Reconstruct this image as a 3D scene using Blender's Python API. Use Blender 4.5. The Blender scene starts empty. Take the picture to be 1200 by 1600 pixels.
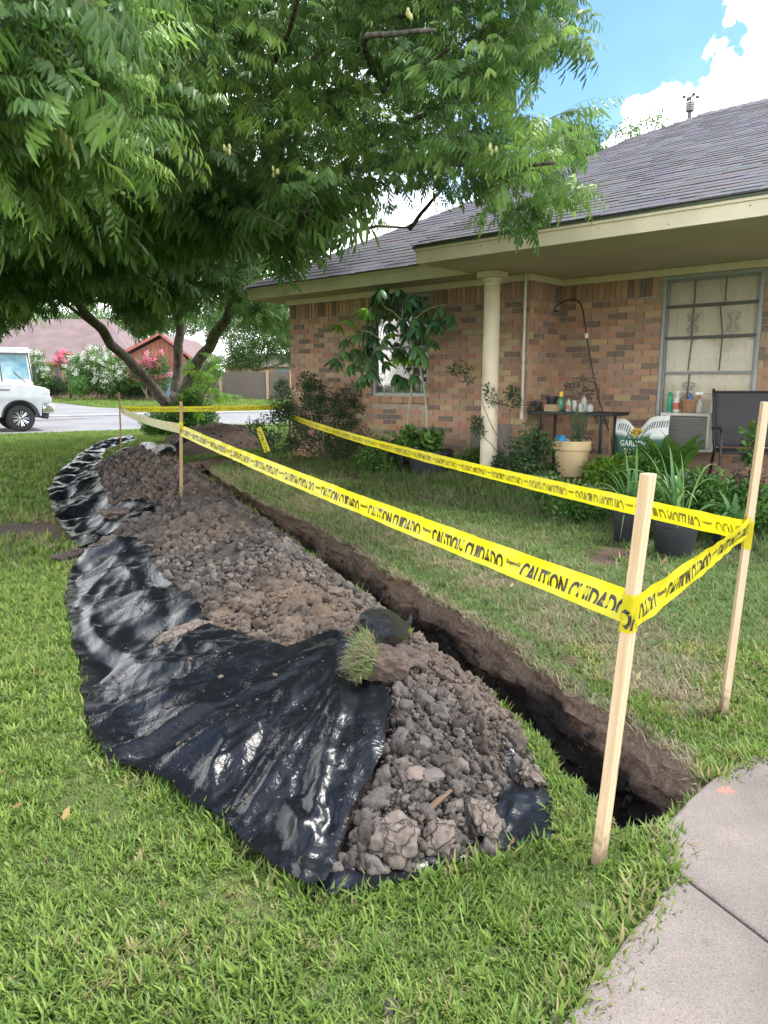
import bpy, bmesh, math, random
import numpy as np
from mathutils import Vector, Matrix, Euler
from mathutils.geometry import delaunay_2d_cdt
random.seed(7); RNG = np.random.default_rng(11)
R = math.radians
scn = bpy.context.scene
COL = scn.collection

# ---------------------------------------------------------------- camera, sky, sun, exposure
F_PX = 1150.0; PITCH = math.atan(200 / 1150); H = 1.1
cam_d = bpy.data.cameras.new('camera'); cam = bpy.data.objects.new('camera', cam_d); COL.objects.link(cam)
cam.location = (0, 0, H); cam.rotation_euler = (math.pi / 2 - PITCH, 0, 0)
cam_d.sensor_fit = 'HORIZONTAL'; cam_d.sensor_width = 36; cam_d.lens = 36 * F_PX / 1200
cam_d.clip_start = 0.05; cam_d.clip_end = 2000
scn.camera = cam

SUN_ELEV, SUN_AZ = R(62), R(75)      # azimuth clockwise from +Y (the view direction)
sun_d = bpy.data.lights.new('sun', 'SUN'); sun = bpy.data.objects.new('sun', sun_d); COL.objects.link(sun)
sun_d.energy = 2.2; sun_d.angle = R(16); sun_d.color = (1, .95, .87)
sv = Vector((math.sin(SUN_AZ) * math.cos(SUN_ELEV), math.cos(SUN_AZ) * math.cos(SUN_ELEV), math.sin(SUN_ELEV)))
sun.rotation_euler = (-sv).to_track_quat('-Z', 'Y').to_euler()

world = bpy.data.worlds.new('World'); scn.world = world; world.use_nodes = True
wt = world.node_tree; wt.nodes.clear()
def wn(t, **k):
    n = wt.nodes.new(t)
    for a, b in k.items(): setattr(n, a, b)
    return n
w_out = wn('ShaderNodeOutputWorld'); sky = wn('ShaderNodeTexSky', sky_type='NISHITA')
sky.sun_disc = False; sky.sun_elevation = SUN_ELEV; sky.sun_rotation = SUN_AZ
sky.air_density = 1.2; sky.dust_density = .6; sky.ozone_density = 2.0
bg_sky = wn('ShaderNodeBackground'); bg_sky.inputs[1].default_value = .075
bg_cl = wn('ShaderNodeBackground'); bg_cl.inputs[0].default_value = (1, 1, 1, 1); bg_cl.inputs[1].default_value = 1.6
tc = wn('ShaderNodeTexCoord'); sep = wn('ShaderNodeSeparateXYZ')
wt.links.new(tc.outputs['Generated'], sep.inputs[0])
def wmath(op, a, b=None):
    n = wn('ShaderNodeMath', operation=op)
    for i, x in enumerate((a, b)):
        if x is None: continue
        if isinstance(x, (int, float)): n.inputs[i].default_value = x
        else: wt.links.new(x, n.inputs[i])
    return n.outputs[0]
# cumulus: a heaped bank whose top edge rises to the right of the view, ragged by noise; plus broad cloud elsewhere
nz = wn('ShaderNodeTexNoise'); nz.inputs['Scale'].default_value = 13; nz.inputs['Detail'].default_value = 9; nz.inputs['Roughness'].default_value = .55
wt.links.new(tc.outputs['Generated'], nz.inputs['Vector'])
nz2 = wn('ShaderNodeTexNoise'); nz2.inputs['Scale'].default_value = 2.2; nz2.inputs['Detail'].default_value = 6
wt.links.new(tc.outputs['Generated'], nz2.inputs['Vector'])
at2 = wmath('ARCTAN2', sep.outputs[0], sep.outputs[1])            # azimuth, + to the right
el = wmath('ARCSINE', sep.outputs[2])
E = 1
CLOUD_TOP = wn('ShaderNodeMapRange')
wt.links.new(at2, CLOUD_TOP.inputs[0])
CLOUD_TOP.inputs[1].default_value = .22; CLOUD_TOP.inputs[2].default_value = .50
CLOUD_TOP.inputs[3].default_value = .21; CLOUD_TOP.inputs[4].default_value = .53
e1 = wmath('SUBTRACT', CLOUD_TOP.outputs[0], el)
e2 = wmath('ADD', e1, wmath('MULTIPLY', wmath('SUBTRACT', nz.outputs[0], .5), .42))
m1 = wn('ShaderNodeMapRange', interpolation_type='SMOOTHSTEP'); wt.links.new(e2, m1.inputs[0])
m1.inputs[1].default_value = 0; m1.inputs[2].default_value = .025
m2 = wn('ShaderNodeMapRange', interpolation_type='SMOOTHSTEP'); wt.links.new(nz2.outputs[0], m2.inputs[0])
m2.inputs[1].default_value = .50; m2.inputs[2].default_value = .74; m2.inputs[4].default_value = .85
# keep an open blue gap in the broad cloud ahead
gapx = wmath('SUBTRACT', at2, .33)
gap = wn('ShaderNodeMapRange', interpolation_type='SMOOTHSTEP'); wt.links.new(wmath('ABSOLUTE', gapx), gap.inputs[0])
gap.inputs[1].default_value = .12; gap.inputs[2].default_value = .6; gap.inputs[3].default_value = .12; gap.inputs[4].default_value = 1
leftw = wn('ShaderNodeMapRange', interpolation_type='SMOOTHSTEP'); wt.links.new(at2, leftw.inputs[0])
leftw.inputs[1].default_value = .16; leftw.inputs[2].default_value = -.12; leftw.inputs[3].default_value = 0; leftw.inputs[4].default_value = .75
lowm = wn('ShaderNodeMapRange', interpolation_type='SMOOTHSTEP'); wt.links.new(el, lowm.inputs[0]); lowm.inputs[1].default_value = .75; lowm.inputs[2].default_value = .35
cm = wmath('MAXIMUM', m1.outputs[0], wmath('MAXIMUM', wmath('MULTIPLY', m2.outputs[0], gap.outputs[0]), wmath('MULTIPLY', leftw.outputs[0], lowm.outputs[0])))
skm = wn('ShaderNodeMix', data_type='RGBA'); skm.blend_type = 'MULTIPLY'; skm.inputs[0].default_value = 1
wt.links.new(sky.outputs[0], skm.inputs[6]); skm.inputs[7].default_value = (.74, .97, 1.20, 1)
wt.links.new(skm.outputs[2], bg_sky.inputs[0])
mixw = wn('ShaderNodeMixShader'); wt.links.new(cm, mixw.inputs[0])
wt.links.new(bg_sky.outputs[0], mixw.inputs[1]); wt.links.new(bg_cl.outputs[0], mixw.inputs[2]); wt.links.new(mixw.outputs[0], w_out.inputs[0])

scn.view_settings.view_transform = 'Standard'; scn.view_settings.look = 'None'
scn.view_settings.exposure = 1.62; scn.view_settings.gamma = 1; scn.view_settings.use_curve_mapping = False
cy = scn.cycles; cy.max_bounces = 6; cy.diffuse_bounces = 3; cy.glossy_bounces = 3; cy.transmission_bounces = 4; cy.transparent_max_bounces = 8
cy.caustics_reflective = False; cy.caustics_refractive = False; cy.sample_clamp_indirect = 4
cy.use_denoising = True

# ---------------------------------------------------------------- helpers: projection
def ray(u, v):
    cx = (u - 600) / F_PX; cyy = (800 - v) / F_PX
    return Vector((cx, math.cos(PITCH) + cyy * math.sin(PITCH), -math.sin(PITCH) + cyy * math.cos(PITCH)))
def G(u, v, z=0.):
    r = ray(u, v); t = (z - H) / r.z; return Vector((r.x * t, r.y * t, z))
def Dp(u, v, y):
    r = ray(u, v); t = y / r.y; return Vector((r.x * t, y, H + r.z * t))
def march(u, v, fn, t0=1.0, t1=80):
    r = ray(u, v); t = t0; prev = t0
    while t < t1:
        if H + r.z * t <= fn(r.x * t, r.y * t):
            a, b = prev, t
            for _ in range(24):
                m = (a + b) / 2
                if H + r.z * m <= fn(r.x * m, r.y * m): b = m
                else: a = m
            return Vector((r.x * b, r.y * b, H + r.z * b))
        prev = t; t += .02 + t * .004
    return Vector((r.x * t1, r.y * t1, H + r.z * t1))

# ---------------------------------------------------------------- helpers: noise (vectorised)
def _hash(ix, iy, s):
    h = (ix * 374761393 + iy * 668265263 + s * 974634777) & 0xffffffff
    h = ((h ^ (h >> 13)) * 1274126177) & 0xffffffff
    return ((h ^ (h >> 16)) & 0xffff) / 65535.
def vnoise(x, y, s=0):
    x = np.asarray(x, float); y = np.asarray(y, float)
    ix = np.floor(x).astype(np.int64); iy = np.floor(y).astype(np.int64); fx = x - ix; fy = y - iy
    fx = fx * fx * (3 - 2 * fx); fy = fy * fy * (3 - 2 * fy)
    a = _hash(ix, iy, s); b = _hash(ix + 1, iy, s); c = _hash(ix, iy + 1, s); d = _hash(ix + 1, iy + 1, s)
    return (a * (1 - fx) + b * fx) * (1 - fy) + (c * (1 - fx) + d * fx) * fy - .5
def fbm(x, y, o=4, s=0, g=.5):
    x = np.asarray(x, float); y = np.asarray(y, float); r = 0; a = 1.; f = 1.
    for k in range(o):
        r = r + a * vnoise(x * f + k * 17.3, y * f - k * 9.1, s + k); a *= g; f *= 2.03
    return r
def in_poly(x, y, P):
    x = np.asarray(x, float); y = np.asarray(y, float); c = np.zeros(x.shape, bool); n = len(P)
    for i in range(n):
        x1, y1 = P[i][0], P[i][1]; x2, y2 = P[(i + 1) % n][0], P[(i + 1) % n][1]
        if y1 == y2: continue
        k = ((y1 > y) != (y2 > y)) & (x < (x2 - x1) * (y - y1) / (y2 - y1) + x1); c ^= k
    return c
def d_poly(x, y, P, closed=True):
    x = np.asarray(x, float); y = np.asarray(y, float); d = np.full(x.shape, 1e9); n = len(P)
    for i in range(n if closed else n - 1):
        ax, ay = P[i][0], P[i][1]; bx, by = P[(i + 1) % n][0], P[(i + 1) % n][1]
        vx, vy = bx - ax, by - ay; L = vx * vx + vy * vy + 1e-12
        t = np.clip(((x - ax) * vx + (y - ay) * vy) / L, 0, 1)
        d = np.minimum(d, np.hypot(x - ax - t * vx, y - ay - t * vy))
    return d
def sstep(a, b, x):
    t = np.clip((np.asarray(x, float) - a) / (b - a), 0, 1); return t * t * (3 - 2 * t)
def resample(P, step, closed=False, jitter=0):
    P = [Vector(p).to_3d() for p in P]; out = []; n = len(P)
    for i in range(n if closed else n - 1):
        a, b = P[i], P[(i + 1) % n]; L = (b - a).length; k = max(1, int(round(L / step)))
        for j in range(k): out.append(a.lerp(b, j / k))
    if not closed: out.append(P[-1])
    if jitter:
        for p in out: p.x += random.uniform(-jitter, jitter); p.y += random.uniform(-jitter, jitter)
    return out
def smooth_line(P, it=2):
    P = [Vector(p).to_3d() for p in P]
    for _ in range(it):
        Q = [P[0]]
        for a, b in zip(P, P[1:]): Q += [a.lerp(b, .25), a.lerp(b, .75)]
        Q.append(P[-1]); P = Q
    return P

# ---------------------------------------------------------------- helpers: objects
def tag(o, label=None, cat=None, group=None, kind=None):
    if label: o['label'] = label
    if cat: o['category'] = cat
    if group: o['group'] = group
    if kind: o['kind'] = kind
    return o
def empty(name, loc=(0, 0, 0), rz=0., label=None, cat=None, group=None):
    o = bpy.data.objects.new(name, None); COL.objects.link(o); o.location = loc; o.rotation_euler = (0, 0, rz)
    o.empty_display_size = .1
    return tag(o, label, cat, group)
def link(name, me, parent=None, loc=None, kind=None):
    o = bpy.data.objects.new(name, me); COL.objects.link(o)
    if parent: o.parent = parent
    if loc is not None: o.location = loc
    if kind: o['kind'] = kind
    return o
class MB:
    """collects geometry, builds ONE mesh"""
    def __init__(s): s.v = []; s.f = []; s.c = []; s.m = Matrix.Identity(4)
    def add(s, vs, fs, col=None):
        b = len(s.v); s.v += [tuple(s.m @ Vector(p)) for p in vs]; s.f += [tuple(b + i for i in f) for f in fs]
        s.c += [col or (1, 1, 1)] * len(vs); return s
    def box(s, x0, y0, z0, x1, y1, z1, col=None):
        return s.add([(x0, y0, z0), (x1, y0, z0), (x1, y1, z0), (x0, y1, z0), (x0, y0, z1), (x1, y0, z1), (x1, y1, z1), (x0, y1, z1)],
              [(0, 3, 2, 1), (4, 5, 6, 7), (0, 1, 5, 4), (1, 2, 6, 5), (2, 3, 7, 6), (3, 0, 4, 7)], col)
    def tube(s, pts, r, n=8, caps=True, col=None):
        pts = [Vector(p) for p in pts]; m = len(pts); rr = r if isinstance(r, (list, tuple)) else [r] * m
        vs = []; up = Vector((0.13, .2, 1)).normalized(); fr = None
        for i, p in enumerate(pts):
            t = (pts[min(i + 1, m - 1)] - pts[max(i - 1, 0)]).normalized()
            if fr is None:
                a = t.cross(up if abs(t.dot(up)) < .95 else Vector((1, 0, 0))).normalized()
            else: a = (fr - t * fr.dot(t)).normalized()
            fr = a; b = t.cross(a)
            for k in range(n):
                an = 2 * math.pi * k / n; vs.append(p + (a * math.cos(an) + b * math.sin(an)) * rr[i])
        fs = [(i * n + k, i * n + (k + 1) % n, (i + 1) * n + (k + 1) % n, (i + 1) * n + k) for i in range(m - 1) for k in range(n)]
        if caps: fs += [tuple(range(n - 1, -1, -1)), tuple((m - 1) * n + k for k in range(n))]
        return s.add(vs, fs, col)
    def lathe(s, prof, n=24, c=(0, 0, 0), cap=True, col=None):
        vs = []; m = len(prof)
        for r, z in prof:
            for k in range(n): a = 2 * math.pi * k / n; vs.append((c[0] + r * math.cos(a), c[1] + r * math.sin(a), c[2] + z))
        fs = [(i * n + k, i * n + (k + 1) % n, (i + 1) * n + (k + 1) % n, (i + 1) * n + k) for i in range(m - 1) for k in range(n)]
        if cap: fs += [tuple(range(n - 1, -1, -1)), tuple((m - 1) * n + k for k in range(n))]
        return s.add(vs, fs, col)
    def quad(s, a, b, c, d, col=None): return s.add([a, b, c, d], [(0, 1, 2, 3)], col)
    def mesh(s, name, mat=None, smooth=False, vcol=False):
        me = bpy.data.meshes.new(name); me.from_pydata(s.v, [], s.f)
        if vcol:
            at = me.color_attributes.new('col', 'FLOAT_COLOR', 'POINT')
            at.data.foreach_set('color', np.array([(*c, 1) for c in s.c], np.float32).ravel())
        if mat: me.materials.append(mat)
        if smooth: me.polygons.foreach_set('use_smooth', [True] * len(me.polygons))
        me.update(); return me
    def build(s, name, mat=None, parent=None, smooth=False, vcol=False, bevel=0, kind=None, label=None):
        o = link(name, s.mesh(name, mat, smooth, vcol), parent, kind=kind)
        if label: o['label'] = label
        if bevel:
            b = o.modifiers.new('bevel', 'BEVEL'); b.width = bevel; b.segments = 2; b.limit_method = 'ANGLE'
        return o
def np_mesh(name, V, Fc, mat=None, smooth=True, cols=None, attrs=None):
    me = bpy.data.meshes.new(name); V = np.asarray(V, np.float32)
    me.from_pydata(V.tolist(), [], [tuple(f) for f in Fc])
    if cols is not None:
        at = me.color_attributes.new('col', 'FLOAT_COLOR', 'POINT'); c = np.ones((len(V), 4), np.float32); c[:, :3] = cols
        at.data.foreach_set('color', c.ravel())
    for k, a in (attrs or {}).items():
        t = me.attributes.new(k, 'FLOAT', 'POINT'); t.data.foreach_set('value', np.asarray(a, np.float32))
    if mat: me.materials.append(mat)
    if smooth: me.polygons.foreach_set('use_smooth', [True] * len(me.polygons))
    me.update(); return me

# ---------------------------------------------------------------- helpers: materials
MATS = {}
class N:
    def __init__(s, name):
        s.mat = bpy.data.materials.new(name); s.mat.use_nodes = True; s.t = s.mat.node_tree; s.t.nodes.clear()
        s.out = s.n('ShaderNodeOutputMaterial')
    def n(s, t, ins=None, **k):
        x = s.t.nodes.new(t)
        for a, b in k.items(): setattr(x, a, b)
        for a, b in (ins or {}).items(): s.set(x, a, b)
        return x
    def set(s, x, a, b):
        i = x.inputs[a]
        if isinstance(b, bpy.types.NodeSocket): s.t.links.new(b, i)
        else: i.default_value = b
    def noise(s, scale, detail=4, rough=.55, vec=None, dist=0):
        x = s.n('ShaderNodeTexNoise', {'Scale': scale, 'Detail': detail, 'Roughness': rough, 'Distortion': dist})
        s.set(x, 'Vector', vec if vec is not None else s.obj()); return x.outputs[0]
    def obj(s): return s.n('ShaderNodeTexCoord').outputs['Object']
    def geo(s): return s.n('ShaderNodeNewGeometry').outputs['Position']
    def attr(s, name, typ='GEOMETRY', out='Color'): return s.n('ShaderNodeAttribute', attribute_name=name, attribute_type=typ).outputs[out]
    def mr(s, x, a, b, c=0., d=1.): return s.n('ShaderNodeMapRange', {0: x, 1: a, 2: b, 3: c, 4: d}).outputs[0]
    def mix(s, f, a, b, mode='MIX'): 
        x = s.n('ShaderNodeMix', data_type='RGBA', blend_type=mode); s.set(x, 0, f)
        for i, q in ((6, a), (7, b)): s.set(x, i, q if isinstance(q, bpy.types.NodeSocket) else (*q[:3], 1))
        return x.outputs[2]
    def ramp(s, x, stops, interp='LINEAR'):
        r = s.n('ShaderNodeValToRGB', {0: x}); cr = r.color_ramp; cr.interpolation = interp
        while len(cr.elements) < len(stops): cr.elements.new(.5)
        for e, (p, c) in zip(cr.elements, stops): e.position = p; e.color = (*c, 1)
        return r.outputs[0]
    def bump(s, h, st=.3, dist=.01): return s.n('ShaderNodeBump', {'Height': h, 'Strength': st, 'Distance': dist}).outputs[0]
    def math(s, op, a, b=0.): return s.n('ShaderNodeMath', {0: a, 1: b}, operation=op).outputs[0]
    def pbr(s, col, rough=.7, nrm=None, metal=0., spec=.5, trans=0., alpha=None, **k):
        b = s.n('ShaderNodeBsdfPrincipled'); s.set(b, 'Base Color', col if isinstance(col, bpy.types.NodeSocket) else (*col[:3], 1))
        s.set(b, 'Roughness', rough); s.set(b, 'Metallic', metal); s.set(b, 'Specular IOR Level', spec)
        if nrm is not None: s.set(b, 'Normal', nrm)
        if alpha is not None: s.set(b, 'Alpha', alpha)
        for a, q in k.items(): s.set(b, a, q)
        if trans:
            t = s.n('ShaderNodeBsdfTranslucent'); s.set(t, 'Color', col if isinstance(col, bpy.types.NodeSocket) else (*col[:3], 1))
            m = s.n('ShaderNodeMixShader', {0: trans, 1: b.outputs[0], 2: t.outputs[0]}); s.t.links.new(m.outputs[0], s.out.inputs[0])
        else: s.t.links.new(b.outputs[0], s.out.inputs[0])
        return s.mat
def simple(name, col, rough=.6, var=.18, scale=8, bump=.15, metal=0., spec=.5, bscale=None, bdist=.004, trans=0.):
    """plain paint / plastic / metal with mottled colour, uneven gloss and fine relief"""
    s = N(name); nz = s.noise(scale, 5)
    c = s.mix(s.mr(nz, .3, .7), tuple(x * (1 - var) for x in col), tuple(min(1, x * (1 + var)) for x in col))
    nb = s.noise(bscale or scale * 12, 3)
    return s.pbr(c, s.mr(nz, .3, .7, max(.05, rough - .08), min(1, rough + .1)), s.bump(nb, bump, bdist), metal, spec, trans)
def leaf_mat(name, cols, rough=.42, trans=.35, spec=.5, dry=None, sat=None):
    s = N(name); r = s.n('ShaderNodeObjectInfo').outputs['Random']
    k = len(cols); c = s.ramp(r, [(i / (k - 1), q) for i, q in enumerate(cols)])
    nz = s.noise(30, 2, vec=s.geo()); c = s.mix(s.mr(nz, .35, .65, 0, .35), c, cols[0])
    if dry: 
        a = s.attr('dry', 'INSTANCER', 'Fac')
        rr = s.math('FRACT', s.math('MULTIPLY', r, 7.31))
        c = s.mix(s.mr(s.math('SUBTRACT', a, rr), -.05, .05), c, s.mix(rr, dry[0], dry[1]))
    return s.pbr(c, rough, None, 0, spec, trans)

# ---------------------------------------------------------------- helpers: scattering by geometry nodes (only for uncountable stuff)
LIBC = {}
def lib(cname, meshes):
    c = bpy.data.collections.new(cname)
    for i, me in enumerate(meshes):
        o = bpy.data.objects.new('%s_%02d' % (cname, i), me); c.objects.link(o)
    ng = bpy.data.node_groups.new('scatter_' + cname, 'GeometryNodeTree')
    ng.interface.new_socket('Geometry', in_out='INPUT', socket_type='NodeSocketGeometry')
    ng.interface.new_socket('Geometry', in_out='OUTPUT', socket_type='NodeSocketGeometry')
    gi = ng.nodes.new('NodeGroupInput'); go = ng.nodes.new('NodeGroupOutput')
    ip = ng.nodes.new('GeometryNodeInstanceOnPoints'); ci = ng.nodes.new('GeometryNodeCollectionInfo')
    ci.inputs['Collection'].default_value = c; ci.inputs['Separate Children'].default_value = True; ci.inputs['Reset Children'].default_value = True
    def na(n, t):
        x = ng.nodes.new('GeometryNodeInputNamedAttribute'); x.data_type = t; x.inputs[0].default_value = n; return x.outputs[0]
    e2r = ng.nodes.new('FunctionNodeEulerToRotation'); L = ng.links.new
    L(na('rot', 'FLOAT_VECTOR'), e2r.inputs[0]); L(e2r.outputs[0], ip.inputs['Rotation'])
    L(na('scl', 'FLOAT'), ip.inputs['Scale']); L(na('vi', 'INT'), ip.inputs['Instance Index'])
    ip.inputs['Pick Instance'].default_value = True
    L(ci.outputs[0], ip.inputs['Instance']); L(gi.outputs[0], ip.inputs['Points']); L(ip.outputs[0], go.inputs[0])
    LIBC[cname] = (ng, len(meshes)); return cname
def scatter(name, cname, P, rot=None, scl=1., parent=None, kind='stuff', dry=None, tilt=.3, vi=None):
    P = np.asarray(P, np.float32).reshape(-1, 3); n = len(P); ng, k = LIBC[cname]
    me = bpy.data.meshes.new(name); me.vertices.add(n); me.vertices.foreach_set('co', P.ravel())
    if rot is None:
        rot = np.stack([RNG.uniform(-tilt, tilt, n), RNG.uniform(-tilt, tilt, n), RNG.uniform(0, 6.283, n)], 1)
    me.attributes.new('rot', 'FLOAT_VECTOR', 'POINT').data.foreach_set('vector', np.asarray(rot, np.float32).ravel())
    s = np.broadcast_to(np.asarray(scl, np.float32), (n,)).copy()
    me.attributes.new('scl', 'FLOAT', 'POINT').data.foreach_set('value', s)
    me.attributes.new('vi', 'INT', 'POINT').data.foreach_set('value', (RNG.integers(0, k, n) if vi is None else vi).astype(np.int32))
    if dry is not None: me.attributes.new('dry', 'FLOAT', 'POINT').data.foreach_set('value', np.asarray(dry, np.float32))
    me.update(); o = link(name, me, parent, kind=kind)
    md = o.modifiers.new('scatter', 'NODES'); md.node_group = ng
    return o
# ================================================================ THE GROUND
def road_s(x, y): return (np.asarray(x, float) + 10) * -.571 + (np.asarray(y, float) - 23) * .821
def zg(x, y):
    s = road_s(x, y)
    z = -.36 * sstep(-12, -1, s) - .08 * sstep(-1.2, .2, s) + .10 * sstep(0, 9, s) + .1 * sstep(8.2, 9.5, s) + .32 * sstep(9, 24, s)
    return z
def zgf(x, y): return float(zg(x, y))
def Tm(u, v): return march(u, v, zgf, 1.0, 130)

RIGHT_LIP = [G(u, v) for u, v in ((1102, 1234), (1067, 1201), (1019, 1164), (960, 1127), (912, 1095), (875, 1068), (816, 1029), (773, 994), (715, 960), (645, 917), (580, 877), (545, 855), (512, 835), (472, 815), (440, 800), (400, 779), (363, 758), (324, 734))]
BR_IN, BR_OUT_END, BR_OUT = G(367, 719.5), G(361, 712), G(284, 724)
for _p in RIGHT_LIP[1:]: _p.x += .022 if _p.y < 6 else .01
def offset_line(L, d):
    out = []
    for i, p in enumerate(L):
        a, b = L[max(i - 1, 0)], L[min(i + 1, len(L) - 1)]; t = (b - a).normalized(); out.append(Vector((p.x - t.y * d, p.y + t.x * d, 0)))
    return out
LEFT_LIP = [G(u, v) for u, v in ((1020, 1320), (987, 1313), (962, 1281), (933, 1243), (885, 1203), (859, 1159), (795, 1103), (736, 1060), (693, 1029), (651, 996), (600, 955), (560, 925), (525, 897), (472, 857), (430, 826), (390, 796), (350, 767), (312, 742), (292, 729))]
for _p in LEFT_LIP[2:]: _p.x -= .032 if _p.y < 6 else .02
def wob(P, amp=.018):
    out = []
    for i, p in enumerate(P):
        q = Vector(p); q.x += amp * 2 * float(fbm(p.x * 4, p.y * 4, 3, 5)); q.y += amp * 2 * float(fbm(p.x * 4, p.y * 4, 3, 9)); out.append(q)
    return out
TR_R = wob(resample(RIGHT_LIP, .03), .032); TR_L = wob(resample(LEFT_LIP, .03), .022)
TRENCH = TR_R + resample([BR_IN, BR_OUT_END], .04, jitter=.006) + resample([BR_OUT_END, BR_OUT], .04, jitter=.01)[1:] + TR_L[::-1]
_t = []
for p in TRENCH:
    if not _t or (p - _t[-1]).length > .012: _t.append(p)
TRENCH = _t
TP = [(p.x, p.y) for p in TRENCH]

SLAB = [G(u, v) for u, v in ((862, 1640), (905, 1570), (960, 1500), (1018, 1432), (1046, 1385), (1036, 1345), (1022, 1322), (1060, 1277), (1102, 1235), (1140, 1207), (1200, 1178), (1290, 1140))]
SLAB += [Vector((2.6, 2.2, 0)), Vector((3.2, .2, 0)), Vector((2.0, -1.5, 0)), Vector((-.1, -1.2, 0)), Vector((.1, .9, 0))]
SP = [(p.x, p.y) for p in SLAB]

# --- pile of spoil: outline on the ground
PILE = [G(u, v) for u, v in ((783, 1325), (776, 1262), (806, 1232), (842, 1228), (828, 1180), (790, 1116), (738, 1074), (690, 1038), (644, 1000), (590, 960), (535, 917), (484, 880), (428, 838), (380, 801), (338, 768), (306, 748),
        (270, 728), (215, 716), (160, 726), (120, 745), (100, 775), (108, 810), (122, 850), (118, 900), (122, 960), (142, 1040), (165, 1110), (225, 1185), (310, 1250), (390, 1310), (450, 1352), (505, 1375), (560, 1368), (650, 1368), (730, 1345))]
PLEFT = PILE[18:-3]
PP = [(p.x, p.y) for p in PILE]
HEAP2 = [G(u, v) for u, v in ((246, 712), (300, 716), (350, 709), (415, 702), (440, 695), (405, 684), (350, 680), (290, 682), (250, 692))]
HP = [(p.x, p.y) for p in HEAP2]
def pile_h(x, y):
    x = np.asarray(x, float); y = np.asarray(y, float)
    ins = in_poly(x, y, PP); d = np.where(ins, d_poly(x, y, PP), 0)
    A = np.interp(y, [1.4, 2.2, 3.2, 5, 6.5, 7.6, 8.8, 10.5], [.15, .26, .38, .41, .43, .58, .52, .3])
    A = A * (1 + .35 * fbm(x * .9, y * .9, 2, 3))
    dl = d_poly(x, y, [(p.x, p.y) for p in PLEFT], False); h = A * np.tanh(np.minimum(.95 * d, .52 * dl * (1 - .25 * np.exp(-dl / .12))) / A) * (1 + .22 * fbm(x * 2.2, y * 2.2, 2, 8))
    ins2 = in_poly(x, y, HP); d2 = np.where(ins2, d_poly(x, y, HP), 0)
    A2 = .34 * (1 + .4 * fbm(x * 1.3, y * 1.3, 2, 33)); h2 = A2 * np.tanh(1.0 * d2 / .44)
    return np.maximum(h, h2)
def S(x, y): return zg(x, y) + pile_h(x, y)
def Sf(x, y): return float(S(x, y))
def hitS(u, v): return march(u, v, Sf, 1.0, 40)

def right_side(x, y):                # True on the house side of the trench
    x = np.asarray(x, float); y = np.asarray(y, float)
    xl = np.interp(y, [p.y for p in RIGHT_LIP], [p.x for p in RIGHT_LIP]); return x > xl - .02
DRYP = [(880, 960, .30, 1), (960, 1000, .30, .95), (1020, 1045, .30, 1), (990, 1065, .2, 1.2), (780, 912, .22, 1.1), (850, 900, .3, .7), (640, 850, .5, .75), (700, 880, .3, .8), (480, 790, .7, .8), (560, 820, .5, .6), (400, 745, .9, .7), (820, 985, .22, .9),
        (60, 828, .7, .9), (0, 830, .6, .9), (180, 830, .4, .7), (700, 780, .5, .6), (860, 800, .5, .6), (400, 1470, .12, .25), (170, 1480, .10, .25), (600, 1580, .06, .6), (350, 1540, .1, .2), (250, 1350, .1, .25)]
DIRTP = [(902, 1036, .085), (962, 868, .20), (930, 880, .16), (585, 745, .55), (650, 752, .4), (855, 757, .3), (60, 826, .30), (130, 829, .3), (0, 832, .35), (800, 907, .10), (615, 1578, .03), (745, 918, .08), (860, 965, .07)]
DRYC = [(G(u, v), r, k) for u, v, r, k in DRYP]; DIRTC = [(G(u, v), r) for u, v, r in DIRTP]
def dryness(x, y):
    x = np.asarray(x, float); y = np.asarray(y, float); rs = right_side(x, y)
    near = (y < 13)
    d = np.where(rs & near, .03 + .50 * fbm(x * 2.6, y * 2.6, 4, 21), -.04 + .14 * fbm(x * 1.7, y * 1.7, 4, 22))
    wx = x + .18 * fbm(x * 4, y * 4, 3, 30); wy = y + .3 * fbm(x * 4, y * 4, 3, 31)
    for c, r, k in DRYC: d = np.maximum(d, .85 * k * np.exp(-(((wx - c.x) / r) ** 2 + ((wy - c.y) / (r * 1.0)) ** 2)) + .25 * fbm(x * 9, y * 9, 2, 23))
    dt = d_poly(x, y, TP); d = np.where(rs & near, d * (.25 + .75 * sstep(.05, .22, dt)), d); d = np.where(rs & (dt < .05), np.maximum(d, 1.0 - dt / .05), d)
    return np.clip(d, 0, 1)
def dirtness(x, y):
    x = np.asarray(x, float); y = np.asarray(y, float); d = np.zeros(x.shape)
    wx = x + .2 * fbm(x * 5, y * 5, 3, 40); wy = y + .2 * fbm(x * 5, y * 5, 3, 41)
    for c, r in DIRTC: d = np.maximum(d, 1.25 * np.exp(-(((wx - c.x) / r) ** 2 + ((wy - c.y) / (r * .8)) ** 2)))
    return np.clip(d + .2 * fbm(x * 12, y * 12, 2, 42) * (d > .1), 0, 1)

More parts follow.
